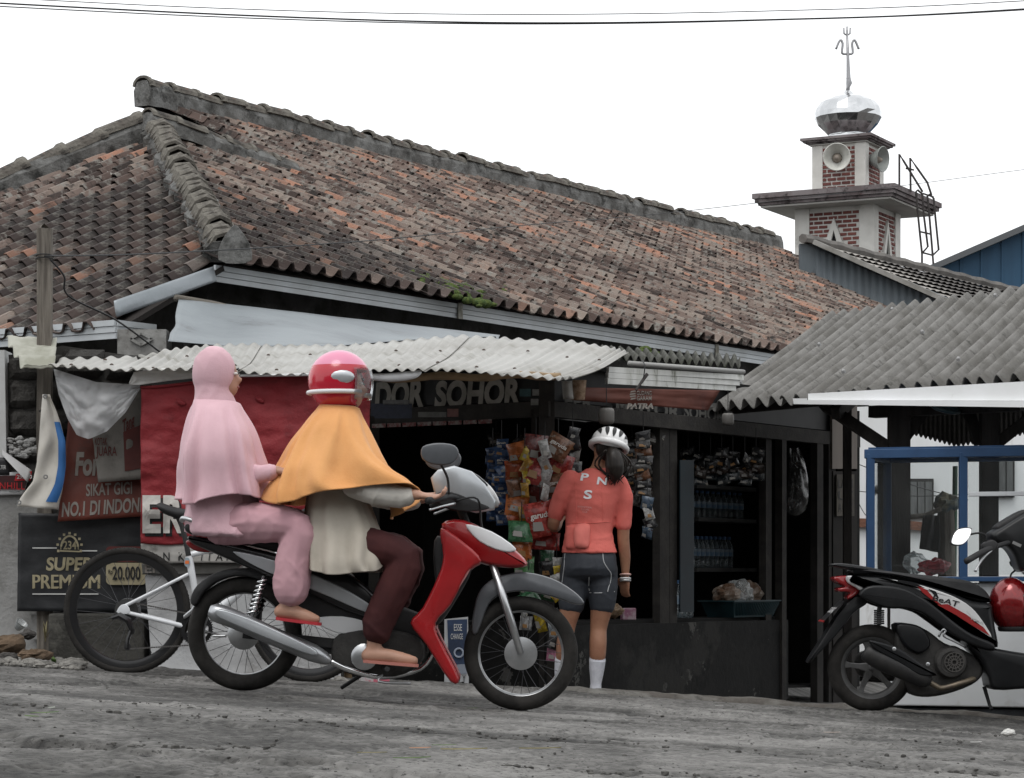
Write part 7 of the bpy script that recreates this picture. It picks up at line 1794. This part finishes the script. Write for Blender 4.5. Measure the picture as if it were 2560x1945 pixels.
for k, (yy, mm) in enumerate(((925, M('pink_band', (.5, .32, .28), rough=.5)), (948, swh), (960, M('silver_band', (.5, .5, .5), rough=.3, metal=.6)))):
    mb = MB(); mb.torus(CW(849, yy, .037), .030, .0065, 24, 8, (0, .1, 1)); mb.build('bracelet', mm, cyc, smooth=True)
# ================================================================== passing motorcycle with two riders
DMO, ms = 11.7, FPX/11.7
MO = P(612, 1727, DMO)
moto = thing('motorcycle', 'red and silver underbone motorcycle ridden along the road by two people', 'motorcycle', MO)
def K(px, py, y=0.0): return Vector(((px-612)/ms, y, (1727-py)/ms))
def KW(px, py, y=0.0): return MO+K(px, py, y)
def KF(a, b, w): return K(a, b, w)
mred = M('moto_red', (.32, .012, .015), (.26, .010, .012), sc=5, rough=.3, coat=.4, stain=((.16, .05, .045), 5, .60, .78), rrange=.12); msil = M('moto_silver', (.50, .52, .54), (.42, .44, .46), sc=5, rough=.3, metal=.5); mgry = M('moto_grey', (.10, .105, .115), (.075, .08, .088), sc=6, rough=.4, coat=.2); mwht = M('moto_white', (.66, .67, .68), rough=.35, coat=.3)
def mp(nm, pts, w0, w1, m, edge=8, lat=.03, par=moto, sub=3): return puffm(nm, pts, w0, w1, m, edge, lat, par, KF, sub)
rA, fA = K(612, 1584), K(1302, 1633)
wheel(grp('rear_wheel', moto), rA, .270, .040, .190, 28, alu, dusty, wrim=.022)
wheel(grp('front_wheel', moto), fA, .270, .036, .195, 28, alu, dusty, wrim=.020)
mp('seat', [(470, 1312), (520, 1306), (600, 1318), (690, 1338), (780, 1362), (880, 1374), (935, 1372), (940, 1398), (860, 1410), (760, 1398), (660, 1372), (560, 1350), (480, 1336)], -.12, .12, seatm, 8, .05)
for s_ in (-1, 1):
    mb = MB(); mb.tube(spline([K(590, 1345, s_*.13), K(540, 1322, s_*.15), K(475, 1298, s_*.13), K(458, 1300, s_*.06), K(456, 1301, 0)], 4), .011, 8); mb.build('grab_rail', alu, moto, smooth=True, local=True)
mp('tail_cowl', [(480, 1340), (560, 1353), (660, 1376), (760, 1402), (860, 1430), (920, 1470), (960, 1520), (930, 1545), (850, 1520), (760, 1478), (670, 1440), (590, 1405), (520, 1375), (484, 1358)], -.125, .125, blk_gl, 9, .04)
tlo2 = mp('tail_light', [(470, 1352), (500, 1348), (560, 1366), (548, 1380), (500, 1380), (474, 1366)], -.07, .07, tlm, 4, .02)
for s_ in (-1, 1):
    mp('side_stripe', [(590, 1380), (660, 1392), (760, 1425), (860, 1468), (940, 1520), (920, 1530), (830, 1492), (730, 1452), (650, 1418)], s_*.128-.006, s_*.128+.006, msil, 3, .005)
mp('frame_cover', [(700, 1440), (860, 1450), (960, 1500), (1040, 1530), (1090, 1560), (1060, 1600), (960, 1590), (860, 1570), (760, 1530)], -.09, .09, blk_mt, 8, .03)
for s_ in (-1, 1):
    mp('white_flash', [(785, 1548), (860, 1540), (935, 1560), (915, 1576), (850, 1582)], s_*.10-.008, s_*.10+.008, mwht, 3, .006)
mp('rear_fender', [(478, 1500), (496, 1462), (545, 1430), (612, 1420), (690, 1430), (720, 1460), (690, 1462), (612, 1440), (555, 1450), (515, 1478), (492, 1515)], -.06, .06, blk_mt, 4, .03)
mp('engine', [(850, 1585), (930, 1570), (1020, 1580), (1062, 1610), (1050, 1660), (990, 1690), (900, 1690), (840, 1660), (832, 1620)], -.12, .12, engm, 8, .04)
for k in range(6):
    mb = MB(); mb.box(K(1050+k*7, 1612, 0), (.006, .13, .075)); mb.build('cooling_fin', engm, moto, local=True)
mb = MB(); mb.lathe([(.06, 0), (.062, .02), (.045, .03), (.001, .032)], 24, K(915, 1640, -.12), (0, -1, 0)); mb.build('clutch_cover', alu, moto, smooth=2, local=True)
for s_ in (-1, 1):
    mb = MB(); mb.beam(rA+Vector((0, s_*.075, 0)), K(850, 1610, s_*.075), .025, .04); mb.build('swingarm', blk_mt, moto, local=True)
    mb = MB(); mb.tube([K(665, 1440, s_*.11), K(628, 1575, s_*.10)], .013, 8)
    for k in range(8): mb.torus(K(662-k*3.6, 1452+k*11, s_*.108), .026, .006, 16, 6, (-.25, 0, 1))
    mb.build('shock_absorber', chrome if s_ < 0 else blk_mt, moto, smooth=True, local=True)
mb = MB(); mpts = spline([K(535, 1525, -.17), K(600, 1548, -.175), K(700, 1592, -.175), K(790, 1630, -.17), K(832, 1650, -.16)], 4); mb.tube(mpts, [np.interp(k/16, (0, .04, .12, .75, .9, 1), (.026, .040, .045, .042, .030, .018)) for k in range(17)], 18); muf2 = mb.build('muffler', M('muffler_silver', (.42, .43, .45), (.34, .35, .36), sc=7, rough=.3, metal=.8), moto, smooth=2, local=True)
mp('muffler_guard', [(560, 1520), (640, 1545), (740, 1590), (800, 1622), (790, 1635), (700, 1602), (600, 1560), (556, 1538)], -.238, -.205, msil, 4, .012, par=muf2)
mb = MB(); mb.tube(spline([K(832, 1650, -.16), K(880, 1672, -.14), K(960, 1690, -.10), K(1050, 1670, -.03), K(1085, 1625, 0)], 4), .014, 10); mb.build('exhaust_pipe', chrome, moto, smooth=True, local=True)
for s_ in (-1, 1):
    mb = MB(); mb.tube([K(960, 1668, s_*.08), K(975, 1668, s_*.24)], .012, 8); mb.build('foot_peg', blk_mt, moto, local=True)
    mb = MB(); mb.tube([K(760, 1555, s_*.10), K(762, 1552, s_*.22)], .011, 8); mb.build('passenger_peg', blk_mt, moto, local=True)
# leg shield, nose and bars
for s_ in (-1, 1):
    mp('leg_shield', [(1105, 1322), (1165, 1360), (1205, 1402), (1172, 1430), (1130, 1510), (1092, 1556), (1108, 1605), (1150, 1690), (1128, 1700), (1068, 1608), (1030, 1556), (1060, 1518), (1098, 1440), (1110, 1390)], s_*.17-.035, s_*.17+.02, mred, 7, .03)
    mp('shield_flash', [(1168, 1412), (1180, 1420), (1128, 1500), (1075, 1555), (1052, 1540), (1100, 1480)], s_*.192-.004, s_*.192+.004, M('pale_red', (.46, .20, .20), rough=.3, coat=.3), 3, .003)
mp('shield_centre', [(1095, 1340), (1160, 1370), (1180, 1420), (1140, 1500), (1098, 1560), (1070, 1560), (1090, 1480), (1085, 1400)], -.14, .14, blk_mt, 8, .04)
mp('nose_cowl', [(1105, 1310), (1160, 1300), (1240, 1340), (1300, 1385), (1318, 1414), (1270, 1420), (1190, 1405), (1130, 1360)], -.10, .10, mred, 10, .06)
for s_ in (-1, 1):
    mp('indicator', [(1165, 1312), (1230, 1330), (1290, 1372), (1260, 1380), (1200, 1355)], s_*.098-.008, s_*.098+.01, mwht, 4, .008)
hcw = mp('handlebar_cowl', [(1078, 1196), (1096, 1176), (1136, 1166), (1180, 1180), (1214, 1212), (1240, 1252), (1236, 1274), (1190, 1282), (1130, 1266), (1090, 1244)], -.10, .10, msil, 5, .03, sub=1)
mp('meter_visor', [(1088, 1196), (1122, 1170), (1180, 1180), (1222, 1214), (1200, 1220), (1150, 1200), (1100, 1210)], -.075, .075, blk_gl, 3, .02, par=hcw)
for s_ in (-1, 1): mp('cowl_panel', [(1090, 1238), (1130, 1232), (1190, 1255), (1225, 1272), (1170, 1280), (1110, 1268)], s_*.098-.006, s_*.098+.006, blk_mt, 3, .004, par=hcw)
mp('headlight', [(1190, 1190), (1228, 1218), (1250, 1258), (1228, 1270), (1200, 1240)], -.075, .075, clm, 5, .03, par=hcw)
mb = MB(); mb.tube([K(1150, 1270), K(1178, 1340), K(1225, 1410)], .022, 10); mb.build('steering_column', blk_mt, moto, local=True)
for s_ in (-1, 1):
    mb = MB(); mb.tube([K(1228, 1400, s_*.07), K(1270, 1530, s_*.07), fA+Vector((0, s_*.07, 0))], [.017, .020, .016], 10); mb.build('fork_leg', alu, moto, smooth=True, local=True)
    mb = MB(); mb.tube(spline([K(1150, 1250, s_*.08), K(1130, 1245, s_*.18), K(1105, 1250, s_*.26), K(1075, 1258, s_*.34)], 4), [.012]*7+[.017]*6, 10); g2 = mb.build('grip', blk_mt, moto, smooth=True, local=True)
    mb = MB(); mb.tube(spline([K(1140, 1262, s_*.20), K(1110, 1270, s_*.28), K(1080, 1280, s_*.34)], 4), .006, 7); mb.build('brake_lever', alu, g2, smooth=True, local=True)
    mb = MB(); mb.tube(spline([K(1125, 1240, s_*.22), K(1122, 1200, s_*.24), K(1105, 1165, s_*.27)], 4), .006, 7); mst = mb.build('mirror_stem', blk_mt, moto, smooth=True, local=True)
    mp('mirror', [(1062, 1125), (1100, 1116), (1140, 1122), (1150, 1145), (1130, 1168), (1085, 1168), (1060, 1152)], s_*.28-.02, s_*.28+.02, mgry, 4, .015, par=mst)
mp('front_fender', [(1190, 1500), (1212, 1462), (1250, 1440), (1310, 1430), (1380, 1446), (1432, 1476), (1460, 1505), (1440, 1512), (1380, 1492), (1310, 1478), (1255, 1486), (1222, 1512), (1195, 1580), (1180, 1575)], -.055, .055, mgry, 4, .03)
mb = MB(); mb.tube([K(900, 1690, .06), K(850, 1722, .10)], .010, 7); mb.build('side_stand', blk_mt, moto, local=True)
for s_ in (-1, 1):
    for pts, m in (([(1120, 1345), (1160, 1372), (1190, 1400), (1165, 1405), (1135, 1375)], mwht), ([(1080, 1575), (1098, 1580), (1120, 1640), (1105, 1630)], blk_gl), ([(1108, 1350), (1125, 1365), (1120, 1420), (1100, 1450)], blk_gl)):
        mb = MB(); mb.prism(pts, KF, s_*.1915-.001, s_*.1915+.001); mb.build('decal', m, moto, local=True)
    mb = MB(); mb.tube(spline([K(1140, 1255, s_*.16), K(1195, 1250, s_*.14), K(1205, 1320, s_*.08), K(1240, 1420, s_*.06), K(1290, 1600, s_*.06)], 5), .005, 6); mb.build('brake_cable', cab, moto, smooth=True, local=True)
mb = MB(); mb.lathe([(.075, .0), (.078, .004), (.04, .012), (.001, .013)], 28, fA+Vector((0, -.045, 0)), (0, -1, 0)); mb.build('brake_drum', alu, moto, smooth=2, local=True)
mb = MB(); mb.lathe([(.072, .0), (.075, .01), (.03, .03), (.001, .031)], 28, rA+Vector((0, -.04, 0)), (0, -1, 0)); mb.build('brake_drum', alu, moto, smooth=2, local=True)
mb = MB(); mb.beam(K(700, 1600, -.06), K(850, 1618, -.06), .02, .07); mb.build('chain_case', blk_mt, moto, local=True)
mb = MB(); mb.tube(spline([K(980, 1668, -.10), K(950, 1700, -.13), K(1030, 1705, -.15)], 4), .007, 7); mb.build('brake_pedal', alu, moto, smooth=True, local=True)
# ------------------------------------------------------------------ driver
dr = thing('person', 'motorcycle driver in orange cape, beige tunic and red helmet', 'person', KW(850, 1370))
def foot(mb, heel, toe):
    d = (toe-heel); limb(mb, [heel, heel+d*.4+Zv*.008, heel+d*.75, toe], [.034, .036, .034, .022], 12, 4)
hcD = KW(858, 965)
mb = MB()
rings(mb, [(KW(830, 1380), .09, .12), (KW(830, 1330), .10, .13), (KW(830, 1250), .085, .11), (KW(835, 1160), .085, .12), (KW(840, 1100), .07, .13), (KW(845, 1060), .05, .08), (KW(848, 1030), .05, .05)])
limb(mb, [KW(846, 1050), KW(852, 1010)], [.055, .052]); mb.ell(hcD, .092, .076, .11, 18, 12); mb.ell(hcD+Vector((.035, 0, -.05)), .06, .056, .062); mb.ell(hcD+Vector((.098, 0, -.02)), .022, .013, .020, 10, 8)
for s_ in (-1, 1):
    limb(mb, [KW(840, 1082, s_*.17), KW(880, 1150, s_*.21), KW(925, 1215, s_*.24), KW(990, 1238, s_*.27), KW(1050, 1242, s_*.285)], [.035, .033, .032, .032, .026], 12, 3)
    limb(mb, [KW(830, 1345, s_*.10), KW(920, 1360, s_*.16), KW(1015, 1388, s_*.19), KW(985, 1470, s_*.19), KW(950, 1550, s_*.18), KW(940, 1612, s_*.18)], [.06, .06, .050, .045, .042, .036], 12, 3)
    foot(mb, KW(925, 1636, s_*.185), KW(1040, 1648, s_*.20)); mb.ell(KW(938, 1620, s_*.18), .034, .034, .04)
    hand(mb, KW(1048, 1243, s_*.285), Vector((1, s_*.10, -.10)), Vector((0, -s_, .2)), curl=.75*-s_*-1 if s_ > 0 else -.75)
fuse(mb, 'body', skin_l, dr, .011, 4)
face(dr, hcD+Vector((.0, 0, 0)), .092, (1, 0, 0), skin_l)
orange = M('orange_cape', (.70, .35, .135), (.64, .30, .105), sc=3, rough=.85, bump=.002, bsc=110, sheen=.15)
def drape(name, loops, m, par, pleats=9, amp=.02, seed=0.0, nr=30, na=120, thick=.005, t0=.1):
    """cloth hanging through closed loops of (px, py, lateral) from neck to hem, with radiating pleats"""
    L_ = []
    for lp_ in loops:
        pts = [KW(*p) for p in lp_]; n = len(pts); out = []
        for i in range(n):
            p0, p1, p2, p3 = pts[i-1], pts[i], pts[(i+1) % n], pts[(i+2) % n]; k_ = na//n
            for k in range(k_):
                t = k/k_; out.append(.5*((2*p1)+(-p0+p2)*t+(2*p0-5*p1+4*p2-p3)*t*t+(-p0+3*p1-3*p2+p3)*t**3))
        L_.append(out)
    na = len(L_[0]); rows = []
    for r in range(nr+1):
        x = r/nr*(len(L_)-1); i = min(int(x), len(L_)-2); t = x-i; g = r/nr; row = []
        for a in range(na):
            p0, p1, p2, p3 = L_[max(i-1, 0)][a], L_[i][a], L_[i+1][a], L_[min(i+2, len(L_)-1)][a]
            row.append(.5*((2*p1)+(-p0+p2)*t+(2*p0-5*p1+4*p2-p3)*t*t+(-p0+3*p1-3*p2+p3)*t**3))
        c = sum(row, Vector((0,0,0)))/na; w = amp*max(g-t0, 0)**.8
        for a in range(na):
            th_ = 2*math.pi*a/na; d = row[a]-c; d.z = 0; d = d.normalized() if d.length > 1e-5 else Vector((0, 1, 0))
            ph = th_*pleats+2.2*nz(math.cos(th_)*1.5+seed, math.sin(th_)*1.5, g*1.5)
            f = math.sin(ph); f = (abs(f)**.7)*(1 if f > 0 else -1)*.6+.5*math.sin(ph*1.73+seed)+.9*nz(row[a].x*6, row[a].y*6+seed, row[a].z*5)+.35*nz(row[a].x*17, row[a].y*17+seed, row[a].z*9)
            row[a] = row[a]+d*(w*f)+Zv*(.25*w*math.sin(ph*.5+seed))
        rows.append(row)
    mb = MB(); mb.loft(rows, cap=False); return mb.build(name, m, par, smooth=True, solid=thick)
def crings(mb, tab, wob=0.0, seed=0):
    """cloth shells in the riders' plane: (centre px, py, half width px, half depth m, tilt px)"""
    out = []
    for i, (cx, cy, hw, ry, tl) in enumerate(tab):
        ring = []
        for a in np.linspace(0, 2*math.pi, 40, endpoint=False):
            w = 1+wob*(i/len(tab))*(math.sin(a*7+seed)+.6*math.sin(a*11+seed*2))*.5
            ring.append(KW(cx+hw*math.cos(a)*w, cy+tl*math.cos(a), ry*math.sin(a)*w))
        out.append(ring)
    mb.loft(out)
NEAR = lambda l: [(x, y, -w) for x, y, w in l]
def sym(back, sides, front):
    """closed loop: back point, near side points, front point, mirrored far side"""
    return [back]+[(x, y, -w) for x, y, w in sides]+[front]+[(x, y, w) for x, y, w in reversed(sides)]
drape('cape', [sym((800, 1012, 0), [(815, 1014, .06), (850, 1016, .078), (885, 1018, .06)], (898, 1022, 0)),
               sym((775, 1046, 0), [(795, 1048, .12), (845, 1050, .165), (898, 1056, .12)], (915, 1062, 0)),
               sym((738, 1100, 0), [(762, 1104, .17), (840, 1096, .225), (915, 1108, .19)], (940, 1120, 0)),
               sym((702, 1160, 0), [(735, 1168, .22), (832, 1152, .275), (955, 1160, .255)], (965, 1190, 0)),
               sym((672, 1210, 0), [(712, 1222, .25), (830, 1204, .31), (1008, 1196, .30)], (978, 1250, 0)),
               sym((650, 1240, 0), [(700, 1262, .26), (842, 1236, .325), (1040, 1214, .315)], (985, 1300, 0))], orange, dr, 9, .036, 1.0)
for s_ in (-1, 1):
    mb = MB(); limb(mb, [KW(890, 1222, s_*.22), KW(940, 1236, s_*.24), KW(1000, 1246, s_*.265), KW(1022, 1247, s_*.275)], [.050, .058, .054, .046], 14, 4); fuse(mb, 'white_sleeve', M('cream_cloth', (.55, .53, .49), (.47, .45, .41), sc=4, rough=.85), dr, .007, 2, fold=.006, fdir=(13, 5, 7))
beige = M('beige_tunic', (.46, .42, .36), (.39, .355, .30), sc=4, rough=.85)
drape('tunic', [sym((775, 1200, 0), [(795, 1200, .13), (840, 1200, .15), (885, 1204, .12)], (905, 1210, 0)),
                sym((766, 1270, 0), [(785, 1272, .18), (850, 1274, .205), (910, 1278, .16)], (932, 1284, 0)),
                sym((772, 1340, 0), [(785, 1345, .22), (862, 1348, .26), (935, 1350, .22)], (952, 1345, 0)),
                sym((785, 1385, 0), [(786, 1395, .24), (865, 1400, .29), (945, 1398, .26)], (962, 1370, 0)),
                sym((790, 1400, 0), [(788, 1428, .25), (868, 1434, .30), (950, 1426, .27)], (965, 1380, 0))], beige, dr, 10, .026, 4.0)
maroon = M('maroon_trousers', (.055, .014, .014), (.04, .010, .011), sc=4, rough=.85)
mb = MB()
for s_ in (-1, 1): limb(mb, [KW(845, 1350, s_*.10), KW(930, 1368, s_*.165), KW(1015, 1395, s_*.195), KW(990, 1470, s_*.195), KW(958, 1540, s_*.185), KW(948, 1572, s_*.185)], [.070, .088, .080, .082, .078, .070], 14, 3)
fuse(mb, 'trousers', maroon, dr, .008, 3, fold=.008, fdir=(7, 7, 5), seed=6)
for s_ in (-1, 1):
    mb = MB(); a, b = KW(915, 1653, s_*.188), KW(1050, 1664, s_*.203); d = (b-a).normalized(); w = Vector((-d.y, d.x, 0)).normalized()
    mb.loft([[a+d*(t*(b-a).length)+w*(q*hw)+Zv*z for q, z in ((-1, 0), (1, 0), (1, .014), (-1, .014))] for t, hw in ((0, .022), (.1, .034), (.45, .034), (.75, .042), (.95, .032), (1, .02))]); mb.build('sandal', M('sandal_pink', (.40, .16, .13), rough=.7), dr)
# helmet: red shell, pink crown, silver band, visor
hm2 = hcD+Vector((-.018, 0, .022))
mb = MB(); mb.ell(hm2, .142, .125, .140, 28, 18)
q = MB(); q.add(mb.v, [f for f in mb.f if not (sum((mb.v[i]-hm2).x for i in f)/len(f) > .075 and sum((mb.v[i]-hm2).z for i in f)/len(f) < .045) and sum((mb.v[i]-hm2).z for i in f)/len(f) > -.115])
for i, f in enumerate(q.f):
    q.mi[i] = 1 if sum((q.v[k]-hm2).z for k in f)/len(f) > .062 else 0
hsh = q.build('helmet', [M('helmet_red', (.44, .012, .03), rough=.22, coat=.7), M('helmet_pink', (.66, .24, .36), rough=.3, coat=.5)], dr, smooth=True, solid=.014)
mb = MB(); mb.tube([hm2+Vector((.146*math.cos(a), .129*math.sin(a), -.055)) for a in np.linspace(.75, 2*math.pi-.75, 40)], .011, 8); mb.build('helmet_band', mwht, hsh, smooth=True)
for s_ in (-1, 1):
    mb = MB(); mb.ell(hm2+Vector((.02, s_*.122, .012)), .06, .012, .032, 16, 8); mb.build('helmet_badge', msil, hsh, smooth=True)
mb = MB(); mb.grid(lambda u, v: hm2+Vector(((.152+.010*math.sin(v*3.1))*math.cos((u-.5)*2.1), .133*math.sin((u-.5)*2.1)*1.05, .055-.14*v)), 18, 8); mb.build('visor', glass('visor_clear', (.75, .78, .80), rough=.03, amt=.06), hsh, smooth=True)
# ------------------------------------------------------------------ passenger
pa_ = thing('person', 'motorcycle passenger in pink headscarf, pink tunic and pink trousers', 'person', KW(560, 1320))
hcP = KW(548, 940)
mb = MB()
rings(mb, [(KW(555, 1335), .08, .12), (KW(555, 1300), .09, .13), (KW(553, 1220), .08, .11), (KW(553, 1130), .08, .12), (KW(552, 1080), .07, .12), (KW(550, 1045), .05, .08), (KW(548, 1018), .045, .05)])
limb(mb, [KW(549, 1035), KW(550, 990)], [.052, .05]); mb.ell(hcP, .088, .074, .108, 18, 12); mb.ell(hcP+Vector((.034, 0, -.048)), .058, .054, .06); mb.ell(hcP+Vector((.095, 0, -.018)), .02, .012, .018, 10, 8)
for s_ in (-1, 1):
    limb(mb, [KW(552, 1075, s_*.12), KW(575, 1130, s_*.14), KW(605, 1182, s_*.145), KW(660, 1190, s_*.165), KW(700, 1180, s_*.178)], [.034, .032, .031, .030, .025], 12, 3)
    limb(mb, [KW(560, 1310, s_*.10), KW(660, 1305, s_*.17), KW(752, 1315, s_*.205), KW(742, 1400, s_*.21), KW(735, 1470, s_*.21), KW(735, 1505, s_*.21)], [.06, .06, .048, .043, .040, .036], 12, 3)
    foot(mb, KW(712, 1528, s_*.21), KW(800, 1546, s_*.225)); mb.ell(KW(728, 1512, s_*.21), .034, .034, .04)
    hand(mb, KW(702, 1180, s_*.18), Vector((1, s_*.1, -.15)), Vector((0, -s_, .3)), curl=.5 if s_ > 0 else -.5)
fuse(mb, 'body', skin_l, pa_, .011, 4)
face(pa_, hcP, .088, (1, 0, 0), skin_l)
pink = M('pink_cloth', (.64, .42, .465), (.58, .37, .415), sc=3, rough=.85, bump=.002, bsc=110, sheen=.15); pink2 = M('pink_trousers', (.52, .31, .345), (.46, .265, .30), sc=4, rough=.85)
mb = MB(); mb.ell(hcP+Vector((-.022, 0, .012)), .104, .098, .130, 24, 16)
sc = MB(); crings(sc, [(532, 950, 44, .085, 0), (536, 985, 47, .088, 0), (540, 1012, 54, .10, 2), (544, 1030, 60, .12, 4)], 0, 4)
mb.add(sc.v, sc.f); scarf, qs_ = fuse(mb, 'headscarf', pink, pa_, .009, 3, fold=.006, fdir=(7, 7, 3), seed=8)
drape('scarf_cape', [sym((486, 1000, 0), [(500, 1002, .075), (540, 1004, .10), (585, 1006, .075)], (600, 1010, 0)),
               sym((478, 1030, 0), [(495, 1032, .13), (545, 1034, .17), (600, 1038, .12)], (618, 1044, 0)),
               sym((466, 1080, 0), [(486, 1084, .18), (550, 1082, .225), (622, 1090, .17)], (645, 1100, 0)),
               sym((460, 1140, 0), [(482, 1146, .20), (552, 1142, .25), (636, 1150, .20)], (662, 1162, 0)),
               sym((455, 1205, 0), [(480, 1216, .21), (555, 1210, .262), (646, 1212, .215)], (672, 1222, 0)),
               sym((452, 1250, 0), [(480, 1262, .215), (556, 1246, .268), (650, 1244, .222)], (676, 1250, 0))], pink, pa_, 9, .034, 6.0)
mb = MB(); crings(mb, [(552, 1060, 60, .17, 0), (552, 1120, 78, .185, 0), (552, 1200, 84, .185, 0), (556, 1260, 90, .20, 0), (572, 1310, 108, .22, 6), (584, 1338, 120, .235, 8), (584, 1344, 108, .21, 8)], .08, 5)
for s_ in (-1, 1):
    limb(mb, [KW(554, 1085, s_*.12), KW(578, 1135, s_*.14), KW(605, 1182, s_*.145), KW(650, 1190, s_*.16), KW(690, 1184, s_*.175)], [.064, .060, .054, .046, .036], 14, 4)
fuse(mb, 'tunic', pink, pa_, .009, 4, fold=.009, fdir=(8, 8, 2), seed=3)
mb = MB()
for s_ in (-1, 1): limb(mb, [KW(565, 1312, s_*.10), KW(660, 1310, s_*.17), KW(752, 1322, s_*.205), KW(745, 1390, s_*.21), KW(740, 1450, s_*.21), KW(738, 1472, s_*.21)], [.100, .095, .080, .082, .088, .086], 14, 3)
fuse(mb, 'trousers', pink2, pa_, .008, 3, fold=.008, fdir=(7, 7, 5), seed=5)
for s_ in (-1, 1):
    mb = MB(); a, b = KW(702, 1548, s_*.212), KW(812, 1562, s_*.228); d = (b-a).normalized(); w = Vector((-d.y, d.x, 0)).normalized()
    mb.loft([[a+d*(t*(b-a).length)+w*(q_*hw)+Zv*z for q_, z in ((-1, 0), (1, 0), (1, .014), (-1, .014))] for t, hw in ((0, .022), (.1, .034), (.45, .034), (.75, .042), (.95, .032), (1, .02))]); mb.build('sandal', M('sandal_red', (.40, .03, .04), rough=.6), pa_)
# ================================================================== small litter and leaves on the road
rl_ = random.Random(17)
def leaf(px, py, ln, wd, ang, m, label, name='fallen_leaf', cat='leaf'):
    D = 8.0
    for _ in range(30):
        x = (px-1280)/FPX*D; g = gz(x, D); D = min(max(FPX*(CAMZ-g)/(py-HOR), 5), 15)
    x = (px-1280)/FPX*D; c = Vector((x, D, gz(x, D)+.013)); d = Vector((math.cos(ang), math.sin(ang), 0)); w = Vector((-d.y, d.x, 0))
    mb = MB(); mb.grid(lambda u, v: c+d*((u-.5)*ln)+w*((v-.5)*wd*math.sin(max(u, .02)*math.pi)**.7)+Zv*(.03*ln*(u-.3)**2+.02*ln*math.sin(v*3.14)), 10, 4)
    return tag(mb.build(name, m, smooth=True), label, cat)
yel = M('yellow_leaf', (.20, .17, .07), (.14, .125, .055), sc=30, rough=.7); orl = M('orange_leaf', (.36, .16, .07), rough=.7); paper = M('litter_white', (.6, .6, .58), (.45, .44, .42), sc=20, rough=.7)
leaf(112, 1792, .09, .035, .5, lf, 'broad green leaf in the green sprig'); leaf(80, 1800, .07, .03, 2.4, lf, 'smaller green leaf beside the broad one'); leaf(128, 1785, .04, .02, 1.2, M('pale_leaf', (.3, .33, .28), rough=.6), 'pale underside leaf of the green sprig')
leaf(1030, 1908, .10, .02, .2, lf, 'long green blade lying near the camera side of the road'); leaf(1160, 1885, .13, .008, .05, yel, 'long yellow green blade by the orange leaf'); leaf(1050, 1882, .06, .014, .2, orl, 'small orange dry leaf'); leaf(1110, 1876, .07, .02, .1, lf, 'curled green leaf between the two long blades'); leaf(930, 1899, .08, .004, -.05, yel, 'thin yellow straw on the dusty asphalt'); leaf(1350, 1885, .12, .003, .02, yel, 'long thin pale straw on the dusty asphalt'); leaf(1182, 1776, .05, .018, .1, lf, 'little pale green leaf near the front wheel of the motorcycle', 'fallen_leaf')
leaf(1590, 1804, .10, .03, -.15, M('black_scrap', (.01, .01, .011), rough=.4), 'flat black plastic scrap on the road in front of the cyclist', 'plastic_scrap', 'litter'); leaf(1798, 1770, .05, .012, -.4, paper, 'white cigarette stub on the road below the counter', 'cigarette_stub', 'litter'); leaf(2145, 1784, .035, .02, .2, paper, 'tiny white paper scrap by the scooter rear wheel', 'paper_scrap', 'litter'); leaf(2440, 1862, .05, .02, .1, paper, 'torn white paper scrap on the road past the scooter', 'paper_scrap', 'litter'); leaf(2080, 1840, .07, .008, 0, M('brown_stick', (.4, .33, .28), rough=.7), 'short pale stick on the road in front of the scooter', 'stick', 'litter')
D_c = 14.3; c = P(936, 1690, D_c); c.z = gbase(c.x, D_c)+.028
mb = MB(); mb.box(c, (.17, .06, .045), Matrix.Rotation(.1, 3, 'Y') @ Matrix.Rotation(.2, 3, 'Z')); tag(mb.build('drink_carton', M('carton', (.42, .40, .40), (.45, .12, .16), sc=16, rough=.5, lo=.5, hi=.55), bevel=.004), 'flattened white and pink drink carton behind the motorcycle', 'carton')
rock(848, 1705, 14.1, .05, gry, 'pale stone lying next to the pink drink carton', 5.5, .8)
mb = MB(); c = P(2520, 1785, 12.6)
crumple('paper_ball', Vector((c.x, 12.6, gz(min(c.x, 3.8), 12.6))), .035, paper, 'crumpled white paper ball on the road edge near the cart', 'litter', 3)
# ================================================================== unseen houses added behind the camera to cut sky light on the shop
opw = M('sky_blocker_wall', (.20, .195, .185), (.15, .145, .135), sc=.8, rough=.95); opr = M('sky_blocker_roof', (.10, .06, .05), (.06, .045, .04), sc=2, rough=.95); opd = M('sky_blocker_opening', (.02, .02, .022), rough=.6)
for i, (x, w, h, lab) in enumerate(((-17, 11, 6.6, 'low plain house with one wide shutter, added unseen to block sky light'), (-5.2, 12, 7.4, 'tall plain house with three openings, added unseen to block sky light'), (7.6, 13, 6.9, 'broad plain house with four openings, added unseen to block sky light'), (20, 11, 6.4, 'small plain house with two openings, added unseen to block sky light'))):
    t = thing('sky_blocker_house', lab, 'house', (x, -6, gbase(x, 0)))
    mb = MB(); mb.box((x, -9, h/2-.3), (w-.3, 6, h+.6)); mb.build('wall', opw, t)
    mb = MB(); mb.prism([(-5.2-7, h-.1), (-5.2, h+.0), (-9, h+1.7), (-13, h-.1)], lambda a, b, ww: Vector((x+ww, a, b)), -w/2, w/2); mb.build('roof', opr, t)
    n = (1, 3, 4, 2)[i]
    for k in range(n):
        ww = w*.7/n; mb = MB(); mb.box((x-w*.38+(k+.5)*w*.76/n, -5.985, 1.3), (ww, .06, 2.4)); mb.build('shutter', opd, t)
